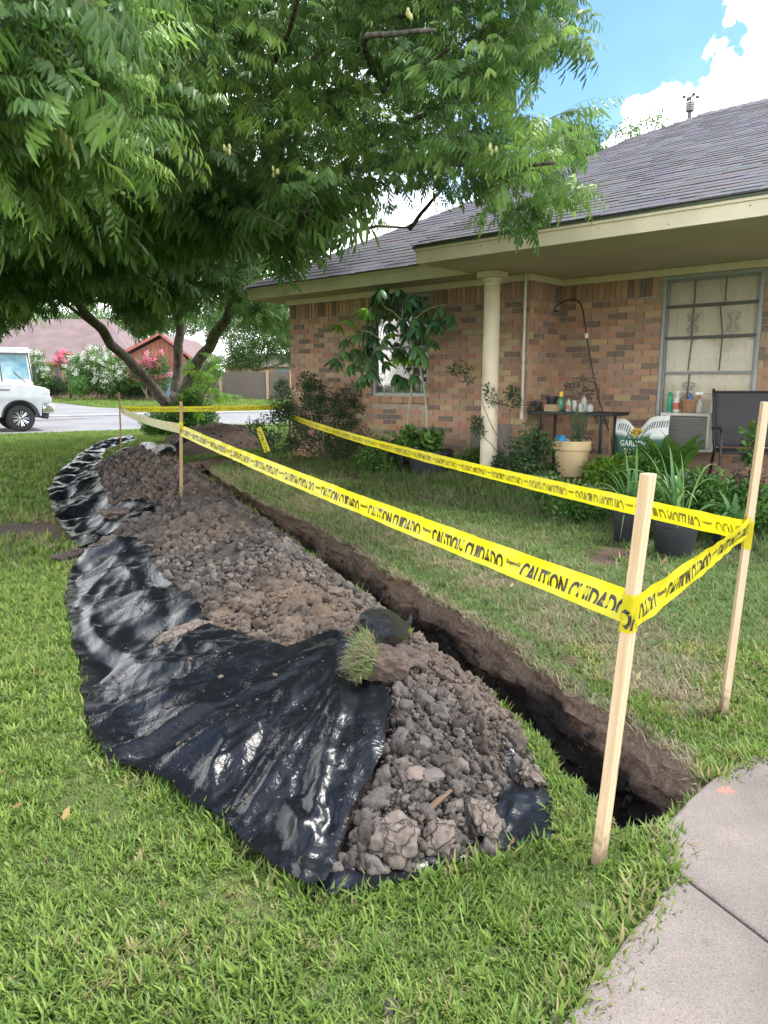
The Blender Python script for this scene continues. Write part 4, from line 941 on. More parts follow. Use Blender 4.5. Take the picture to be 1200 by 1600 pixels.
def course_bricks(p0, dirv, L, yaw, plane_y, wins):
    ch = .0700; rows = int(2.05 / ch)
    for r_ in range(rows):
        z = .006 + r_ * ch; s = -(r_ % 2) * .105
        while s < L:
            a, b = max(0, s), min(L, s + .200); s += .210
            if b - a < .03: continue
            segs = [(a, b)]
            for (wx0, wx1, wz0, wz1, wy) in wins:
                l0, l1 = wx0 - p0[0], wx1 - p0[0]
                zz0 = wz0 - (.11 if wy == 0 else .07)
                if z + .06 > zz0 and z < wz1: segs = [t for sg in segs for t in ((sg[0], min(sg[1], l0 - .006)), (max(sg[0], l1 + .006), sg[1])) if t[1] - t[0] > .025]
            for a_, b_ in segs:
                c = ((a_ + b_) / 2); BR.append((p0[0] + dirv[0] * c, p0[1] + dirv[1] * c, z + .03, yaw, b_ - a_, .060))
    s = 0
    while s < L - .05:      # soldier course under the soffit
        x = p0[0] + dirv[0] * (s + .03); inw = any(w[0] - .03 < x < w[1] + .03 and abs(w[4] - plane_y) < .01 for w in wins)
        if not inw: BR.append((x, p0[1] + dirv[1] * (s + .03), 2.146, yaw, .060, .195))
        s += .070
course_bricks((-3.47, 0), (1, 0), 4.09, 0, 0., WINS[:1]); course_bricks((.62, 0), (0, 1), .70, R(90), -9, []); course_bricks((.62, .70), (1, 0), 4.6, 0, .70, WINS[1:])
def brick_m(L, h, col, i):
    mb = MB(); jbox(mb, -L / 2, -.010, -h / 2, L / 2, .03, h / 2, col, .0022); return mb.mesh('brick', BRICK, vcol=True)
BV = {}
camL = HM.inverted() @ Vector((0, 0, H)); BR.sort(key=lambda b: (Vector(b[:3]) - camL).length + (5 if b[0] > 2.95 else 0))
stuffb = MB(); cnt = 0
for b in BR:
    k = random.randrange(len(PAL)); col = tuple(c * g_ * w_ for c, g_ in zip(PAL[k], (1.0, 1.05, 1.05)) for w_ in (random.uniform(1.0, 1.25),)); q = (Vector(b[:3]) - camL).length
    if abs(b[4] - .2) < .001 and cnt < 240 and b[0] < 2.95 or (b[5] > .1 and cnt < 292 and .6 < b[0] < 2.95):
        cnt += 1; key = (k, b[5] > .1)
        if key not in BV: BV[key] = brick_m(b[4], b[5], (PAL[k][0] * 1.14, PAL[k][1] * 1.19, PAL[k][2] * 1.19), k)
        o = link('brick', BV[key], house, (b[0], b[1], b[2])); o.rotation_euler = (0, 0, b[3])
    else:
        stuffb.m = Matrix.Translation(b[:3]) @ Matrix.Rotation(b[3], 4, 'Z'); jbox(stuffb, -b[4] / 2, -.010 + random.uniform(-.001, .002), -b[5] / 2, b[4] / 2, .03, b[5] / 2, col)
stuffb.m = Matrix.Identity(4); stuffb.build('brickwork', BRICK, house, vcol=True, kind='stuff')
# backing walls (mortar), with the window openings left open
mb = MB()
def wallbox(x0, x1, y, wx0, wx1, wz0, wz1, top=2.31):
    mb.box(x0, y, -.1, wx0, y + .12, top); mb.box(wx1, y, -.1, x1, y + .12, top); mb.box(wx0, y, -.1, wx1, y + .12, wz0); mb.box(wx0, y, wz1, wx1, y + .12, top)
wallbox(-3.47, .62, .0, *WINS[0][:4]); wallbox(.62, 5.2, .70, *WINS[1][:4]); mb.box(.5, .12, -.1, .62, .699, 2.31); mb.box(-3.47, .12, -.1, -3.35, 8, 2.31); mb.box(5.2, .7, -.1, 5.3, 8, 2.31); mb.box(-3.35, 8, -.1, 5.2, 8.1, 2.31)
mb.build('wall', mort, house)
# rowlock brick sill below the left window
for i in range(5):
    m = MB(); jbox(m, -.095, -.045, -.05, .095, .05, .035, PAL[i % 3], .004); o = link('sill_brick', m.mesh('sill_brick', BRICK, vcol=True), house, (-1.72 + i * .198, .0, .893)); o.rotation_euler = (R(-10), 0, 0)
# trim, soffit, fascia
t = MB(); t.box(-3.53, -.028, 2.245, .645, -.002, 2.318); t.box(.622, -.002, 2.245, .648, .672, 2.318); t.box(.648, .672, 2.245, 5.2, .698, 2.318); t.box(-3.53, -.002, 2.245, -3.502, 6, 2.318); t.build('trim_board', cream, house, bevel=.002)
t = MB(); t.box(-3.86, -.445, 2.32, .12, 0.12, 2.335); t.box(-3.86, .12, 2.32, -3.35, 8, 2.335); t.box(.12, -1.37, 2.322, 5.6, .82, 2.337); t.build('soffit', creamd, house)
def boards(name, L, mat, bev=.003):
    for bx in L: MB().box(*bx).build(name, mat, house, bevel=bev)
boards('fascia_board', [(-3.88, -.467, 2.315, .098, -.447, 2.440), (-3.895, -.482, 2.440, .098, -.447, 2.478), (-3.88, -.447, 2.315, -3.862, 8.3, 2.44), (-3.895, -.447, 2.44, -3.862, 8.3, 2.478),
    (.10, -1.39, 2.315, 5.6, -1.37, 2.435), (.085, -1.405, 2.435, 5.6, -1.37, 2.462), (.10, -1.37, 2.315, .12, -.40, 2.435)], cream)
drip = simple('green_drip_edge', (.10, .13, .09), .5, metal=.3); MB().box(.07, -1.418, 2.462, 5.6, -1.38, 2.482).build('drip_edge', drip, house); MB().box(.07, -1.38, 2.435, .12, -.42, 2.482).build('drip_edge', drip, house)
# nail heads with rust on the porch fascia
nl = MB()
for i in range(9):
    x = .3 + i * .6; nl.lathe([(.006, 0), (.006, .002)], 8)
    for k in range(16): nl.v[-1 - k] = (x + nl.v[-1 - k][0], -1.3915 - nl.v[-1 - k][2], 2.35 + .05 * (i % 2) + nl.v[-1 - k][1])
nl.build('nails', simple('rusty_nail', (.2, .13, .08), .8), house, kind='stuff')
# roof decks
SL = .525; RY = 4.335; RZ = 2.47 + SL * 4.8; SP_ = (RZ - 2.482) / (RY + 1.42)
def zmain(y): return 2.474 + SL * (y + .50)
def zport(y): return 2.482 + SP_ * (y + 1.42)
deck = simple('roof_deck', (.045, .042, .045), .95); xh = lambda y: -3.91 + (y + .50)
rf = MB(); rx0 = .085
yh = -.5 + (rx0 + 3.91)
rf.add([(-3.91, -.50, zmain(-.5)), (rx0, -.50, zmain(-.5)), (rx0, yh, zmain(yh))], [(0, 1, 2)])
yq = (zmain(-.5) + SL * (rx0 + 3.91) - 2.482) / SP_ - 1.42
rf.add([(rx0, -1.42, zport(-1.42)), (5.7, -1.42, zport(-1.42)), (5.7, RY, zport(RY)), (.92, RY, zport(RY)), (rx0, yq, zport(yq))], [(0, 1, 2, 3, 4)])
rf.add([(rx0, -1.40, 2.44), (rx0, -1.42, zport(-1.42)), (rx0, yq, zport(yq)), (rx0, yq, zmain(yq) - .1), (rx0, -.5, 2.44)], [(0, 1, 2, 3, 4)])
rf.add([(-3.91, -.5, 2.474), (-3.91, 9.1, 2.474), (.92, RY, RZ)], [(0, 2, 1)]); rf.add([(-3.91, 9.1, 2.474), (5.7, 9.1, 2.474), (5.7, RY, RZ), (.92, RY, RZ)], [(0, 3, 2, 1)])
rf.add([(5.7, -1.42, 2.48), (5.7, 9.1, 2.474), (5.7, RY, RZ)], [(0, 1, 2)])
roof = rf.build('roof', deck, house)
sh = N('asphalt_shingle'); _n = sh.noise(3, 4, vec=sh.geo()); _n2 = sh.noise(500, 2, vec=sh.geo())
_c = sh.mix(1, sh.attr('col'), sh.mix(sh.mr(_n2, .3, .7), (.7, .7, .7), (1.3, 1.3, 1.3)), 'MULTIPLY'); _c = sh.mix(sh.mr(_n, .45, .75, 0, .35), _c, (.13, .115, .10))
SHING = sh.pbr(_c, .85, sh.bump(_n2, .6, .002), spec=.25)
SPAL = [(.132, .126, .140), (.145, .137, .150), (.120, .114, .127), (.152, .144, .157), (.138, .131, .145)]
tabs = []
def plane_tabs(y0, slope, z0, xa, xb_fn, ymax):
    ca = 1 / math.hypot(1, slope); ex = .135; k = 0
    while True:
        y = y0 + k * ex * ca
        if y > ymax: break
        x = xa(y) - random.uniform(0, .3); x1 = xb_fn(y)
        while x < x1:
            w = random.choice((.14, .17, .30, .30, .22)); 
            if x + w > xa(y) + .02: 
                x_ = max(x, xa(y)); tabs.append((x_, y, z0 + slope * (y - y0), slope, min(w, x + w - x_)))
            x += w + .006
        k += 1
plane_tabs(-.515, SL, 2.478, lambda y: -3.91 + (y + .50), lambda y: rx0 - .01, yh)
plane_tabs(-1.435, SP_, 2.486, lambda y: max(rx0 - .02, -3.91 + (zport(y) - 2.474) / SL), lambda y: 5.6, RY)
def tabgeo(mb, w, th, col):
    mb.add([(0, 0, -.002), (w, 0, -.002), (w, 0, th), (0, 0, th), (0, .17, .001), (w, .17, .001), (w, .17, .003), (0, .17, .003)],
        [(0, 1, 2, 3), (3, 2, 6, 7), (1, 5, 6, 2), (0, 3, 7, 4), (4, 7, 6, 5), (0, 4, 5, 1)], col)
tabs.sort(key=lambda b: (Vector(b[:3]) - camL).length + (9 if b[0] > 2.75 else 0))
TV = {}; stf = MB(); cnt = 0
for x, y, z, sl, w in tabs:
    ang = math.atan(sl); k = random.randrange(5); th = random.choice((.008, .011, .013))
    if cnt < 296 and w > .25 and x < 2.75 and y < 1.5:
        cnt += 1; key = (k, th)
        if key not in TV: m = MB(); tabgeo(m, .298, th, SPAL[k]); TV[key] = m.mesh('shingle', SHING, vcol=True)
        o = link('shingle', TV[key], roof, (x, y, z)); o.rotation_euler = (ang, 0, 0)
    else:
        stf.m = Matrix.Translation((x, y, z)) @ Matrix.Rotation(ang, 4, 'X'); tabgeo(stf, w, th, tuple(c * random.uniform(.9, 1.1) for c in SPAL[k]))
stf.m = Matrix.Identity(4)
for i in range(40):         # cap shingles up the hip and along the ridge
    q = i / 40; a = Vector((-3.91 + 4.83 * q, -.5 + 4.83 * q, 2.474 + SL * 4.83 * q)); dd = Vector((1, 1, SL)).normalized(); l = Vector((1, -1, 0)).normalized()
    e = a + dd * .2; stf.add([a - l * .11 + Vector((0, 0, -.03)), a + Vector((0, 0, .035)), a + l * .11 + Vector((0, 0, -.03)), e - l * .11 + Vector((0, 0, -.04)), e + Vector((0, 0, .022)), e + l * .11 + Vector((0, 0, -.04))], [(0, 1, 4, 3), (1, 2, 5, 4), (0, 2, 1)], SPAL[i % 5])
for i in range(34):
    x = .9 + i * .14; stf.add([(x, RY - .12, RZ - .035), (x, RY, RZ + .04), (x, RY + .12, RZ - .035), (x + .17, RY - .12, RZ - .045), (x + .17, RY, RZ + .03), (x + .17, RY + .12, RZ - .045)], [(0, 1, 4, 3), (1, 2, 5, 4), (0, 2, 1)], SPAL[i % 5])
stf.build('shingles', SHING, roof, vcol=True, kind='stuff')
# porch column
cc = (.37, -.385, 0); c = MB()
c.lathe([(.105, .0), (.105, .06), (.098, .07), (.097, .3), (.090, 2.0), (.088, 2.12), (.096, 2.13), (.096, 2.15), (.088, 2.16), (.090, 2.20), (.112, 2.225), (.115, 2.25), (.100, 2.255)], 40, cc)
col_o = c.build('column', cream, house, smooth=True); col_o.modifiers.new('e', 'EDGE_SPLIT'); MB().box(.245, -.51, 2.255, .495, -.26, 2.318).build('column_cap', cream, house, bevel=.004)
# conduit down the wall beside the return
pp = MB(); pp.tube([(.585, -.045, 2.32), (.585, -.045, 1.5), (.59, -.045, .70)], .017, 10); pp.tube([(.585, -.045, 1.37), (.585, -.045, 1.40)], .024, 10); pp.tube([(.59, -.045, .70), (.59, -.045, .78)], .024, 10); pp.build('conduit_pipe', simple('pipe_paint', (.62, .60, .52), .5), house, smooth=False)
_p = hray(939, 600, .66); pp = MB(); pp.tube([(_p.x, .665, 1.02), (_p.x, .665, .3)], .008, 8); pp.build('conduit_pipe', simple('pipe_brown', (.40, .27, .2), .6), house)
hb = hray(800, 656, -.03); MB().tube([(.60, -.04, .66), (.64, -.04, .66)], .01, 8).build('hose_tap', simple('tap', (.25, .22, .18), .5, metal=.6), house)
slab = MB(); slab.box(-.3, -.9, -.1, 5.2, .69, .035); tag(slab.build('porch_slab', simple('porch_concrete', (.33, .30, .27), .9, .2, 3, .4), house), kind=None)

# windows
alu = simple('window_metal', (.27, .28, .28), .5, .15, 10, .1, metal=.4); alud = simple('window_rail_metal', (.10, .105, .10), .5, .15, 10, .1, metal=.3); munt = simple('window_muntin', (.75, .75, .66), .6)
gl = N('window_glass'); _b = gl.n('ShaderNodeBsdfGlossy', {'Roughness': .04}); _t = gl.n('ShaderNodeBsdfTransparent', {'Color': (.97, .96, .94, 1)}); _f = gl.n('ShaderNodeFresnel', {'IOR': 1.5, 'Normal': gl.bump(gl.noise(3, 2, vec=gl.obj()), .1, .02)})
_m = gl.n('ShaderNodeMixShader', {0: gl.math('MULTIPLY', _f.outputs[0], .4), 1: _t.outputs[0], 2: _b.outputs[0]}); gl.t.links.new(_m.outputs[0], gl.out.inputs[0]); GLASS = gl.mat
bl = simple('window_blind', (.74, .70, .58), .8, .12, 2.5, .2)
def frame(mb, x0, x1, z0, z1, y0, y1, w):
    mb.box(x0, y0, z0, x0 + w, y1, z1); mb.box(x1 - w, y0, z0, x1, y1, z1); mb.box(x0 + w, y0, z0, x1 - w, y1, z0 + w); mb.box(x0 + w, y0, z1 - w, x1 - w, y1, z1)
x0, x1, z0, z1 = 1.86, 2.87, .66, 2.235
wr_ = tag(MB().box(x0, .755, z0, x1, .76, z1).build('window', bl, house), None); wr_['label'] = 'big barred window with pale blinds above the air conditioner'
m = MB(); frame(m, x0, x1, z0, z1, .690, .75, .035); m.build('window_frame', simple('window_metal_pale', (.36, .38, .38), .5, .15, 10, .1, metal=.3), wr_, bevel=.002); m = MB(); frame(m, x0 + .037, x1 - .037, z0 + .037, z1 - .037, .705, .73, .022); m.build('window_frame', alu, wr_, bevel=.001)
for z in (1.92, 1.59, 1.22): MB().box(x0 + .036, .698, z - .014, x1 - .036, .716, z + .014).build('window_rail', alud if z > 1.3 else alu, wr_, bevel=.002)
for i in range(1, 7): MB().box(x0 + i * (x1 - x0) / 7 - .006, .742, z0 + .04, x0 + i * (x1 - x0) / 7 + .006, .7535, z1 - .04).build('muntin', munt, wr_)
for z in (2.09, 1.36, 1.01): MB().box(x0 + .04, .738, z - .006, x1 - .04, .7415, z + .006).build('muntin', munt, wr_)
for a_, b_ in (((2.19, 2.20), (2.19, 1.93)), ((2.50, 2.20), (2.50, 1.93)), ((2.19, 1.90), (2.185, 1.60)), ((2.455, 1.90), (2.50, 1.60)), ((2.19, 1.575), (2.17, 1.24)), ((2.50, 1.575), (2.49, 1.24)), ((2.19, 1.2), (2.18, .9))):
    m = MB(); m.tube([(a_[0], .712, a_[1]), (b_[0], .712, b_[1])], .0075, 6); m.build('security_bar', alud, wr_)
for cx_, cz_ in ((2.19, 1.74), (2.60, 1.73), (2.19, 1.02)):       # scroll ornaments between the bars
    m = MB()
    for sx in (-1, 1):
        for sz in (-1, 1):
            m.tube([(cx_ + sx * (.012 + .075 * math.sin(t) * (1 - t / 6)), .708, cz_ + sz * (.12 - .035 * t - .02 * math.cos(t * 1.6))) for t in [i * .35 for i in range(10)]], .0035, 5)
            m.tube([(cx_ + sx * (.04 + .022 * math.cos(t)), .708, cz_ + sz * (.045 + .022 * math.sin(t))) for t in [i * .6 for i in range(10)]], .003, 5)
    m.build('scroll_ornament', alu, wr_)
MB().box(x0 + .06, .7185, z0 + .04, x1 - .06, .7205, z1 - .04).build('pane', GLASS, wr_)
m = MB(); m.box(x0 - .01, .66, z0 - .03, x1 + .01, .75, z0 - .001); m.build('window_sill', alu, wr_, bevel=.003)
x0, x1, z0, z1 = -1.81, -.83, .94, 2.235
wl_ = MB().box(x0, .075, z0, x1, .08, z1).build('window', simple('window_curtain', (.13, .14, .135), .8, .25, 5, .2), house); wl_['label'] = 'smaller front window half hidden by the umbrella plant'
m = MB(); frame(m, x0, x1, z0, z1, .02, .07, .045); m.build('window_frame', simple('bare_metal', (.36, .38, .37), .5, metal=.4), wl_, bevel=.002)
for i in range(1, 6): MB().box(x0 + i * (x1 - x0) / 6 - .006, .06, z0 + .05, x0 + i * (x1 - x0) / 6 + .006, .0735, z1 - .05).build('muntin', munt, wl_)
for z in (1.12, 1.32, 1.72, 1.94): MB().box(x0 + .05, .056, z - .006, x1 - .05, .0595, z + .006).build('muntin', munt, wl_)
MB().box(x0 + .05, .03, 1.55, x1 - .05, .05, 1.585).build('window_rail', alu, wl_); MB().box(x0 + .046, .0535, z0 + .05, x1 - .046, .0555, z1 - .05).build('pane', GLASS, wl_)

# weather station on the ridge
wpos = HW(.66, 4.25, RZ - .06); wsn = empty('weather_station', wpos, 0, 'small grey weather sensor with cup vanes on the roof ridge', 'weather station')
m = MB(); m.lathe([(.03, 0), (.03, .12), (.045, .125)], 12); m.build('post', simple('station_dark', (.12, .12, .13), .5), wsn)
for i in range(5): m = MB(); m.lathe([(.035, .135 + i * .026), (.062, .140 + i * .026), (.062, .150 + i * .026), (.03, .158 + i * .026)], 14); m.build('louvre', simple('station_grey%d' % i, (.45, .46, .48), .5), wsn)
m = MB(); m.tube([(0, 0, .26), (0, 0, .34)], .012, 8); m.tube([(-.10, 0, .33), (.10, 0, .33)], .008, 6); m.tube([(0, -.1, .33), (0, .1, .33)], .008, 6)
for dx, dy in ((-.1, 0), (.1, 0), (0, .1), (0, -.1)): m.lathe([(.005, .305), (.024, .315), (.028, .335), (.02, .35)], 8, (dx, dy, 0))
m.build('anemometer', simple('station_black', (.08, .08, .08), .5), wsn)
# ================================================================ LEAF LIBRARIES
bark = N('bark'); _n = bark.noise(14, 6, .65, vec=bark.n('ShaderNodeMapping', {'Vector': bark.geo(), 'Scale': (1, 1, .35)}).outputs[0]); _n2 = bark.noise(2, 3, vec=bark.geo())
_c = bark.mix(bark.mr(_n, .35, .62), (.055, .045, .038), (.20, .17, .14)); _c = bark.mix(bark.mr(_n2, .5, .7, 0, .35), _c, (.22, .21, .18)); BARK = bark.pbr(_c, .95, bark.bump(_n, 1, .03), spec=.1)
TWIG = simple('twig', (.16, .14, .09), .9); GSTEM = simple('green_stem', (.14, .17, .06), .7)
def leaflet(mb, p, d, nrm, L, w, bend=.35, seg=3, fold=.18):
    d = d.normalized(); s = d.cross(nrm).normalized(); n = s.cross(d); vs = []; c = Vector(p); dd = d.copy()
    for i in range(seg + 1):
        q = i / seg; ww = w * .5 * (math.sin(math.pi * min(1, .12 + q * .88)) ** .8 if q < 1 else 0)
        if i == seg: vs.append(c.copy())
        else: vs += [c + s * ww - n * ww * fold, c.copy(), c - s * ww - n * ww * fold]
        dd = (dd - n * bend / seg).normalized(); c = c + dd * L / seg
    f = []
    for i in range(seg - 1): f += [(3 * i, 3 * i + 1, 3 * i + 4, 3 * i + 3), (3 * i + 1, 3 * i + 2, 3 * i + 5, 3 * i + 4)]
    e = 3 * (seg - 1); f += [(e, e + 1, e + 3), (e + 1, e + 2, e + 3)]; mb.add(vs, f)
def compound(mb, p, yaw, Lr=.27, pairs=5, Ll=.115, wl=.033, droop0=-.15, droop=1.0):
    c = Vector(p); f = Vector((math.cos(yaw), math.sin(yaw), 0)); sd = Vector((-f.y, f.x, 0)); an = droop0; rach = [c.copy()]
    for k in range(pairs * 2 + 1):
        c = c + (f * math.cos(an) - Vector((0, 0, 1)) * math.sin(an)) * Lr / (pairs * 2 + 1); an += droop / (pairs * 2 + 1); rach.append(c.copy())
        fw = f * math.cos(an) - Vector((0, 0, 1)) * math.sin(an)
        if k < 1: continue
        if k == pairs * 2: leaflet(mb, c, fw + Vector((0, 0, -.4)), Vector((0, 0, 1)), Ll * 1.05, wl, .3); continue
        sg = 1 if k % 2 else -1; jl = random.uniform(.8, 1.1) * (.75 + .5 * math.sin(math.pi * k / (pairs * 2)))
        d = sd * sg * random.uniform(.35, .7) + fw * random.uniform(.25, .5) + Vector((0, 0, -random.uniform(.55, 1.1)))
        nn = (Vector((0, 0, 1)) * .6 + sd * -sg * .1 + f * .5 + Vector((random.uniform(-.3, .3), random.uniform(-.3, .3), 0)))
        leaflet(mb, c, d, nn, Ll * jl, wl * random.uniform(.85, 1.15), random.uniform(.1, .6))
    return rach
def merged(name, parts, mats):
    V = []; Fc = []; mi = []
    for k, mb in enumerate(parts):
        b = len(V); V += mb.v; Fc += [tuple(b + i for i in f) for f in mb.f]; mi += [k] * len(mb.f)
    me = bpy.data.meshes.new(name); me.from_pydata(V, [], Fc)
    for m in mats: me.materials.append(m)
    me.polygons.foreach_set('material_index', mi); me.polygons.foreach_set('use_smooth', [True] * len(Fc)); me.update(); return me
def spray(nl, leafm, **k):
    a, b = MB(), MB(); L = .34; pts = []; an = -.1; c = Vector((0, 0, 0))
    for i in range(7): pts.append(c.copy()); c = c + Vector((math.cos(an), random.uniform(-.15, .15), -math.sin(an))) * L / 6; an += .1
    b.tube(pts, [.004 - .0004 * i for i in range(7)], 4, False)
    for i in range(nl):
        q = (i + .6) / nl * 6; p = pts[min(5, int(q))].lerp(pts[min(6, int(q) + 1)], q % 1); r_ = compound(a, p, (1 if i % 2 else -1) * random.uniform(.4, 1.4) * (1.15 - i / nl), **k); b.tube(r_[::3], .0012, 3, False)
    return merged('spray', [a, b], [leafm, TWIG])
PEC = leaf_mat('pecan_leaf', [(.08, .17, .045), (.12, .23, .06), (.165, .30, .075), (.24, .40, .09), (.36, .53, .11)], .38, .5, .5)
PECD = leaf_mat('pecan_leaf_deep', [(.09, .18, .05), (.13, .25, .06), (.20, .34, .08)], .42, .48, .4)
lib('pecan', [spray(random.choice((4, 5, 6, 7)), PEC, wl=.027, Lr=random.uniform(.2, .32), droop=random.uniform(.5, 1.3), Ll=random.uniform(.09, .125)) for _ in range(12)]); lib('pecanfar', [spray(7, PECD, pairs=4, Ll=.12, wl=.032, droop=random.uniform(.5, 1.3)) for _ in range(6)])
def clump(n, rad, L, w, mat, up=.3, seg=2, sq=1.):
    mb = MB()
    for _ in range(n):
        p = Vector([random.gauss(0, 1) for _ in range(3)]).normalized() * rad * random.random() ** .5; p.z *= sq
        d = (p.normalized() + Vector([random.uniform(-.7, .7) for _ in range(3)]) + Vector((0, 0, up))).normalized()
        leaflet(mb, p, d, Vector((random.uniform(-.5, .5), random.uniform(-.5, .5), 1)), L * random.uniform(.7, 1.2), w, .3, seg)
    return mb.mesh('leaf_clump', mat, True)
SHRD = leaf_mat('shrub_dark_leaf', [(.020, .050, .020), (.035, .080, .028), (.055, .12, .035), (.09, .18, .05)], .4, .25)
SHRM = leaf_mat('plant_mid_leaf', [(.04, .11, .02), (.07, .17, .03), (.11, .24, .04), (.16, .32, .06)], .42, .33)
SHRL = leaf_mat('plant_light_leaf', [(.09, .22, .02), (.15, .32, .03), (.24, .42, .05), (.38, .48, .08)], .45, .4)
FARL = leaf_mat('far_tree_leaf', [(.05, .11, .03), (.09, .17, .05), (.13, .24, .07), (.18, .31, .09)], .6, .35, .3)
WHT = leaf_mat('white_blossom', [(.70, .72, .62), (.85, .86, .80)], .7, .3, .2); PNK = leaf_mat('pink_blossom', [(.70, .10, .22), (.82, .22, .36), (.88, .40, .50)], .7, .3, .2)
lib('shrubdark', [clump(26, .07, .038, .017, SHRD) for _ in range(5)]); lib('shrubmid', [clump(22, .07, .045, .020, SHRM) for _ in range(5)]); lib('shrublight', [clump(18, .06, .05, .026, SHRL) for _ in range(5)])
lib('roundleaf', [clump(9, .06, .06, .045, SHRM, .8) for _ in range(4)]); lib('farleaf', [clump(26, .35, .16, .07, FARL) for _ in range(5)]); lib('hedgeleaf', [clump(34, .16, .075, .035, SHRD) for _ in range(4)])
lib('whitebloom', [clump(20, .13, .06, .05, WHT) for _ in range(3)]); lib('pinkbloom', [clump(20, .13, .06, .05, PNK) for _ in range(3)]); lib('mytleaf', [clump(30, .22, .09, .045, SHRM) for _ in range(4)])
_mb = [MB() for _ in range(3)]
for m in _mb:
    for i in range(7): blade(m, (random.uniform(-.01, .01), random.uniform(-.01, .01)), random.uniform(0, 6.28), .06, .004, .3, .6, 2)
lib('needles', [m.mesh('n', leaf_mat('rosemary_leaf', [(.06, .13, .06), (.10, .19, .09)], .6, .2)) for m in _mb])
def blob_points(blobs, n, shell=.55):
    W_ = np.array([b[3] * b[4] * b[5] for b in blobs]) ** .67; W_ = W_ / W_.sum(); out = []
    for b, w in zip(blobs, W_):
        k = max(1, int(n * w)); d = RNG.normal(size=(k, 3)); d /= np.linalg.norm(d, axis=1)[:, None]; r = shell + (1 - shell) * RNG.uniform(size=k) ** .5; r = np.where(RNG.uniform(size=k) < .3, r * RNG.uniform(size=k), r)
        r = r * (1 + .35 * fbm(d[:, 0] * 2 + b[0], d[:, 2] * 2 + d[:, 1] * 3, 3, 5)); out.append(np.array(b[:3]) + d * r[:, None] * np.array(b[3:6]))
    return np.concatenate(out)

# ================================================================ THE PECAN TREE
tb = Dp(273, 668, 18.0); tb.z = zgf(tb.x, tb.y)
tree = empty('pecan_tree', tb, 0, 'big pecan tree with three forking limbs whose leafy crown hangs over the whole yard', 'tree')
def limb(pts, r0, r1, name, parent=tree):
    P = smooth_line(pts, 2); n = len(P); rr = [r0 + (r1 - r0) * (i / (n - 1)) ** .8 for i in range(n)]; o = parent.location if parent else Vector((0, 0, 0))
    for i, p in enumerate(P): p += Vector((1, 1, 0)) * float(fbm(i * .5, r0 * 50, 2, 3)) * r0 * .8
    MB().tube([p - o for p in P], [r * random.uniform(.93, 1.08) for r in rr], 12).build(name, BARK, parent, smooth=True); return P
D_ = Dp
limb([Vector((tb.x, tb.y, tb.z - .3)), D_(272, 660, 18), D_(273, 640, 18), D_(277, 620, 18)], .24, .20, 'trunk')
limb([D_(270, 642, 17.95), D_(240, 606, 17.6), D_(205, 568, 17), D_(160, 520, 16), D_(120, 470, 14.5), D_(60, 400, 12)], .15, .07, 'limb')
limb([D_(277, 640, 18.1), D_(276, 590, 18.1), D_(279, 530, 18), D_(288, 450, 17.5), D_(310, 330, 16), D_(330, 150, 13)], .15, .06, 'limb')
limb([D_(283, 634, 17.9), D_(300, 590, 17.7), D_(318, 548, 17.3), D_(352, 505, 16.5), D_(372, 440, 15), D_(400, 340, 12), D_(440, 200, 9), D_(520, 60, 7)], .17, .06, 'limb')
for pts in ([D_(310, 330, 16), D_(240, 200, 11), D_(150, 90, 7), D_(40, 40, 4.4)], [D_(372, 440, 15), D_(470, 420, 12.5), D_(560, 352, 10), D_(640, 356, 8.6)], [D_(400, 340, 12), D_(520, 270, 8.6), D_(650, 180, 6), D_(800, 110, 4.9)], [D_(440, 200, 9), D_(600, 140, 6.6), D_(760, 40, 5)],
        [D_(520, 270, 8.6), D_(640, 250, 6.4), D_(780, 262, 5.2), D_(868, 255, 4.5)], [D_(160, 520, 16), D_(60, 440, 13), D_(-60, 380, 10)], [D_(330, 150, 13), D_(250, 60, 9), D_(200, 90, 6), D_(120, 120, 4.6)], [D_(440, 200, 9), D_(420, 120, 6.5), D_(445, 60, 5.4), D_(480, -40, 4.6)],
        [D_(520, 60, 7), D_(640, 20, 5.6), D_(800, -20, 4.8)], [D_(600, 140, 6.6), D_(560, 60, 5.2), D_(600, 52, 4.8), D_(680, 48, 4.5)], [D_(640, 356, 8.6), D_(672, 318, 8.1), D_(700, 285, 7.8)]):
    limb(pts, .045 if pts[0].y > 9 else .03, .010, 'branch')
CAN = [(-200, -260), (940, -260), (930, -20), (915, 60), (872, 100), (846, 150), (858, 180), (905, 185), (915, 235), (880, 262), (912, 285), (925, 322), (870, 352), (800, 362), (745, 350), (705, 318), (665, 300), (628, 300), (640, 345), (600, 365), (545, 372), (520, 352), (490, 385), (440, 412), (402, 440), (455, 478), (455, 530), (430, 545),
       (395, 505), (368, 480), (340, 462), (300, 485), (268, 505), (232, 525), (205, 518), (190, 495), (165, 470), (130, 488), (85, 470), (45, 500), (-10, 520), (-200, 545)]
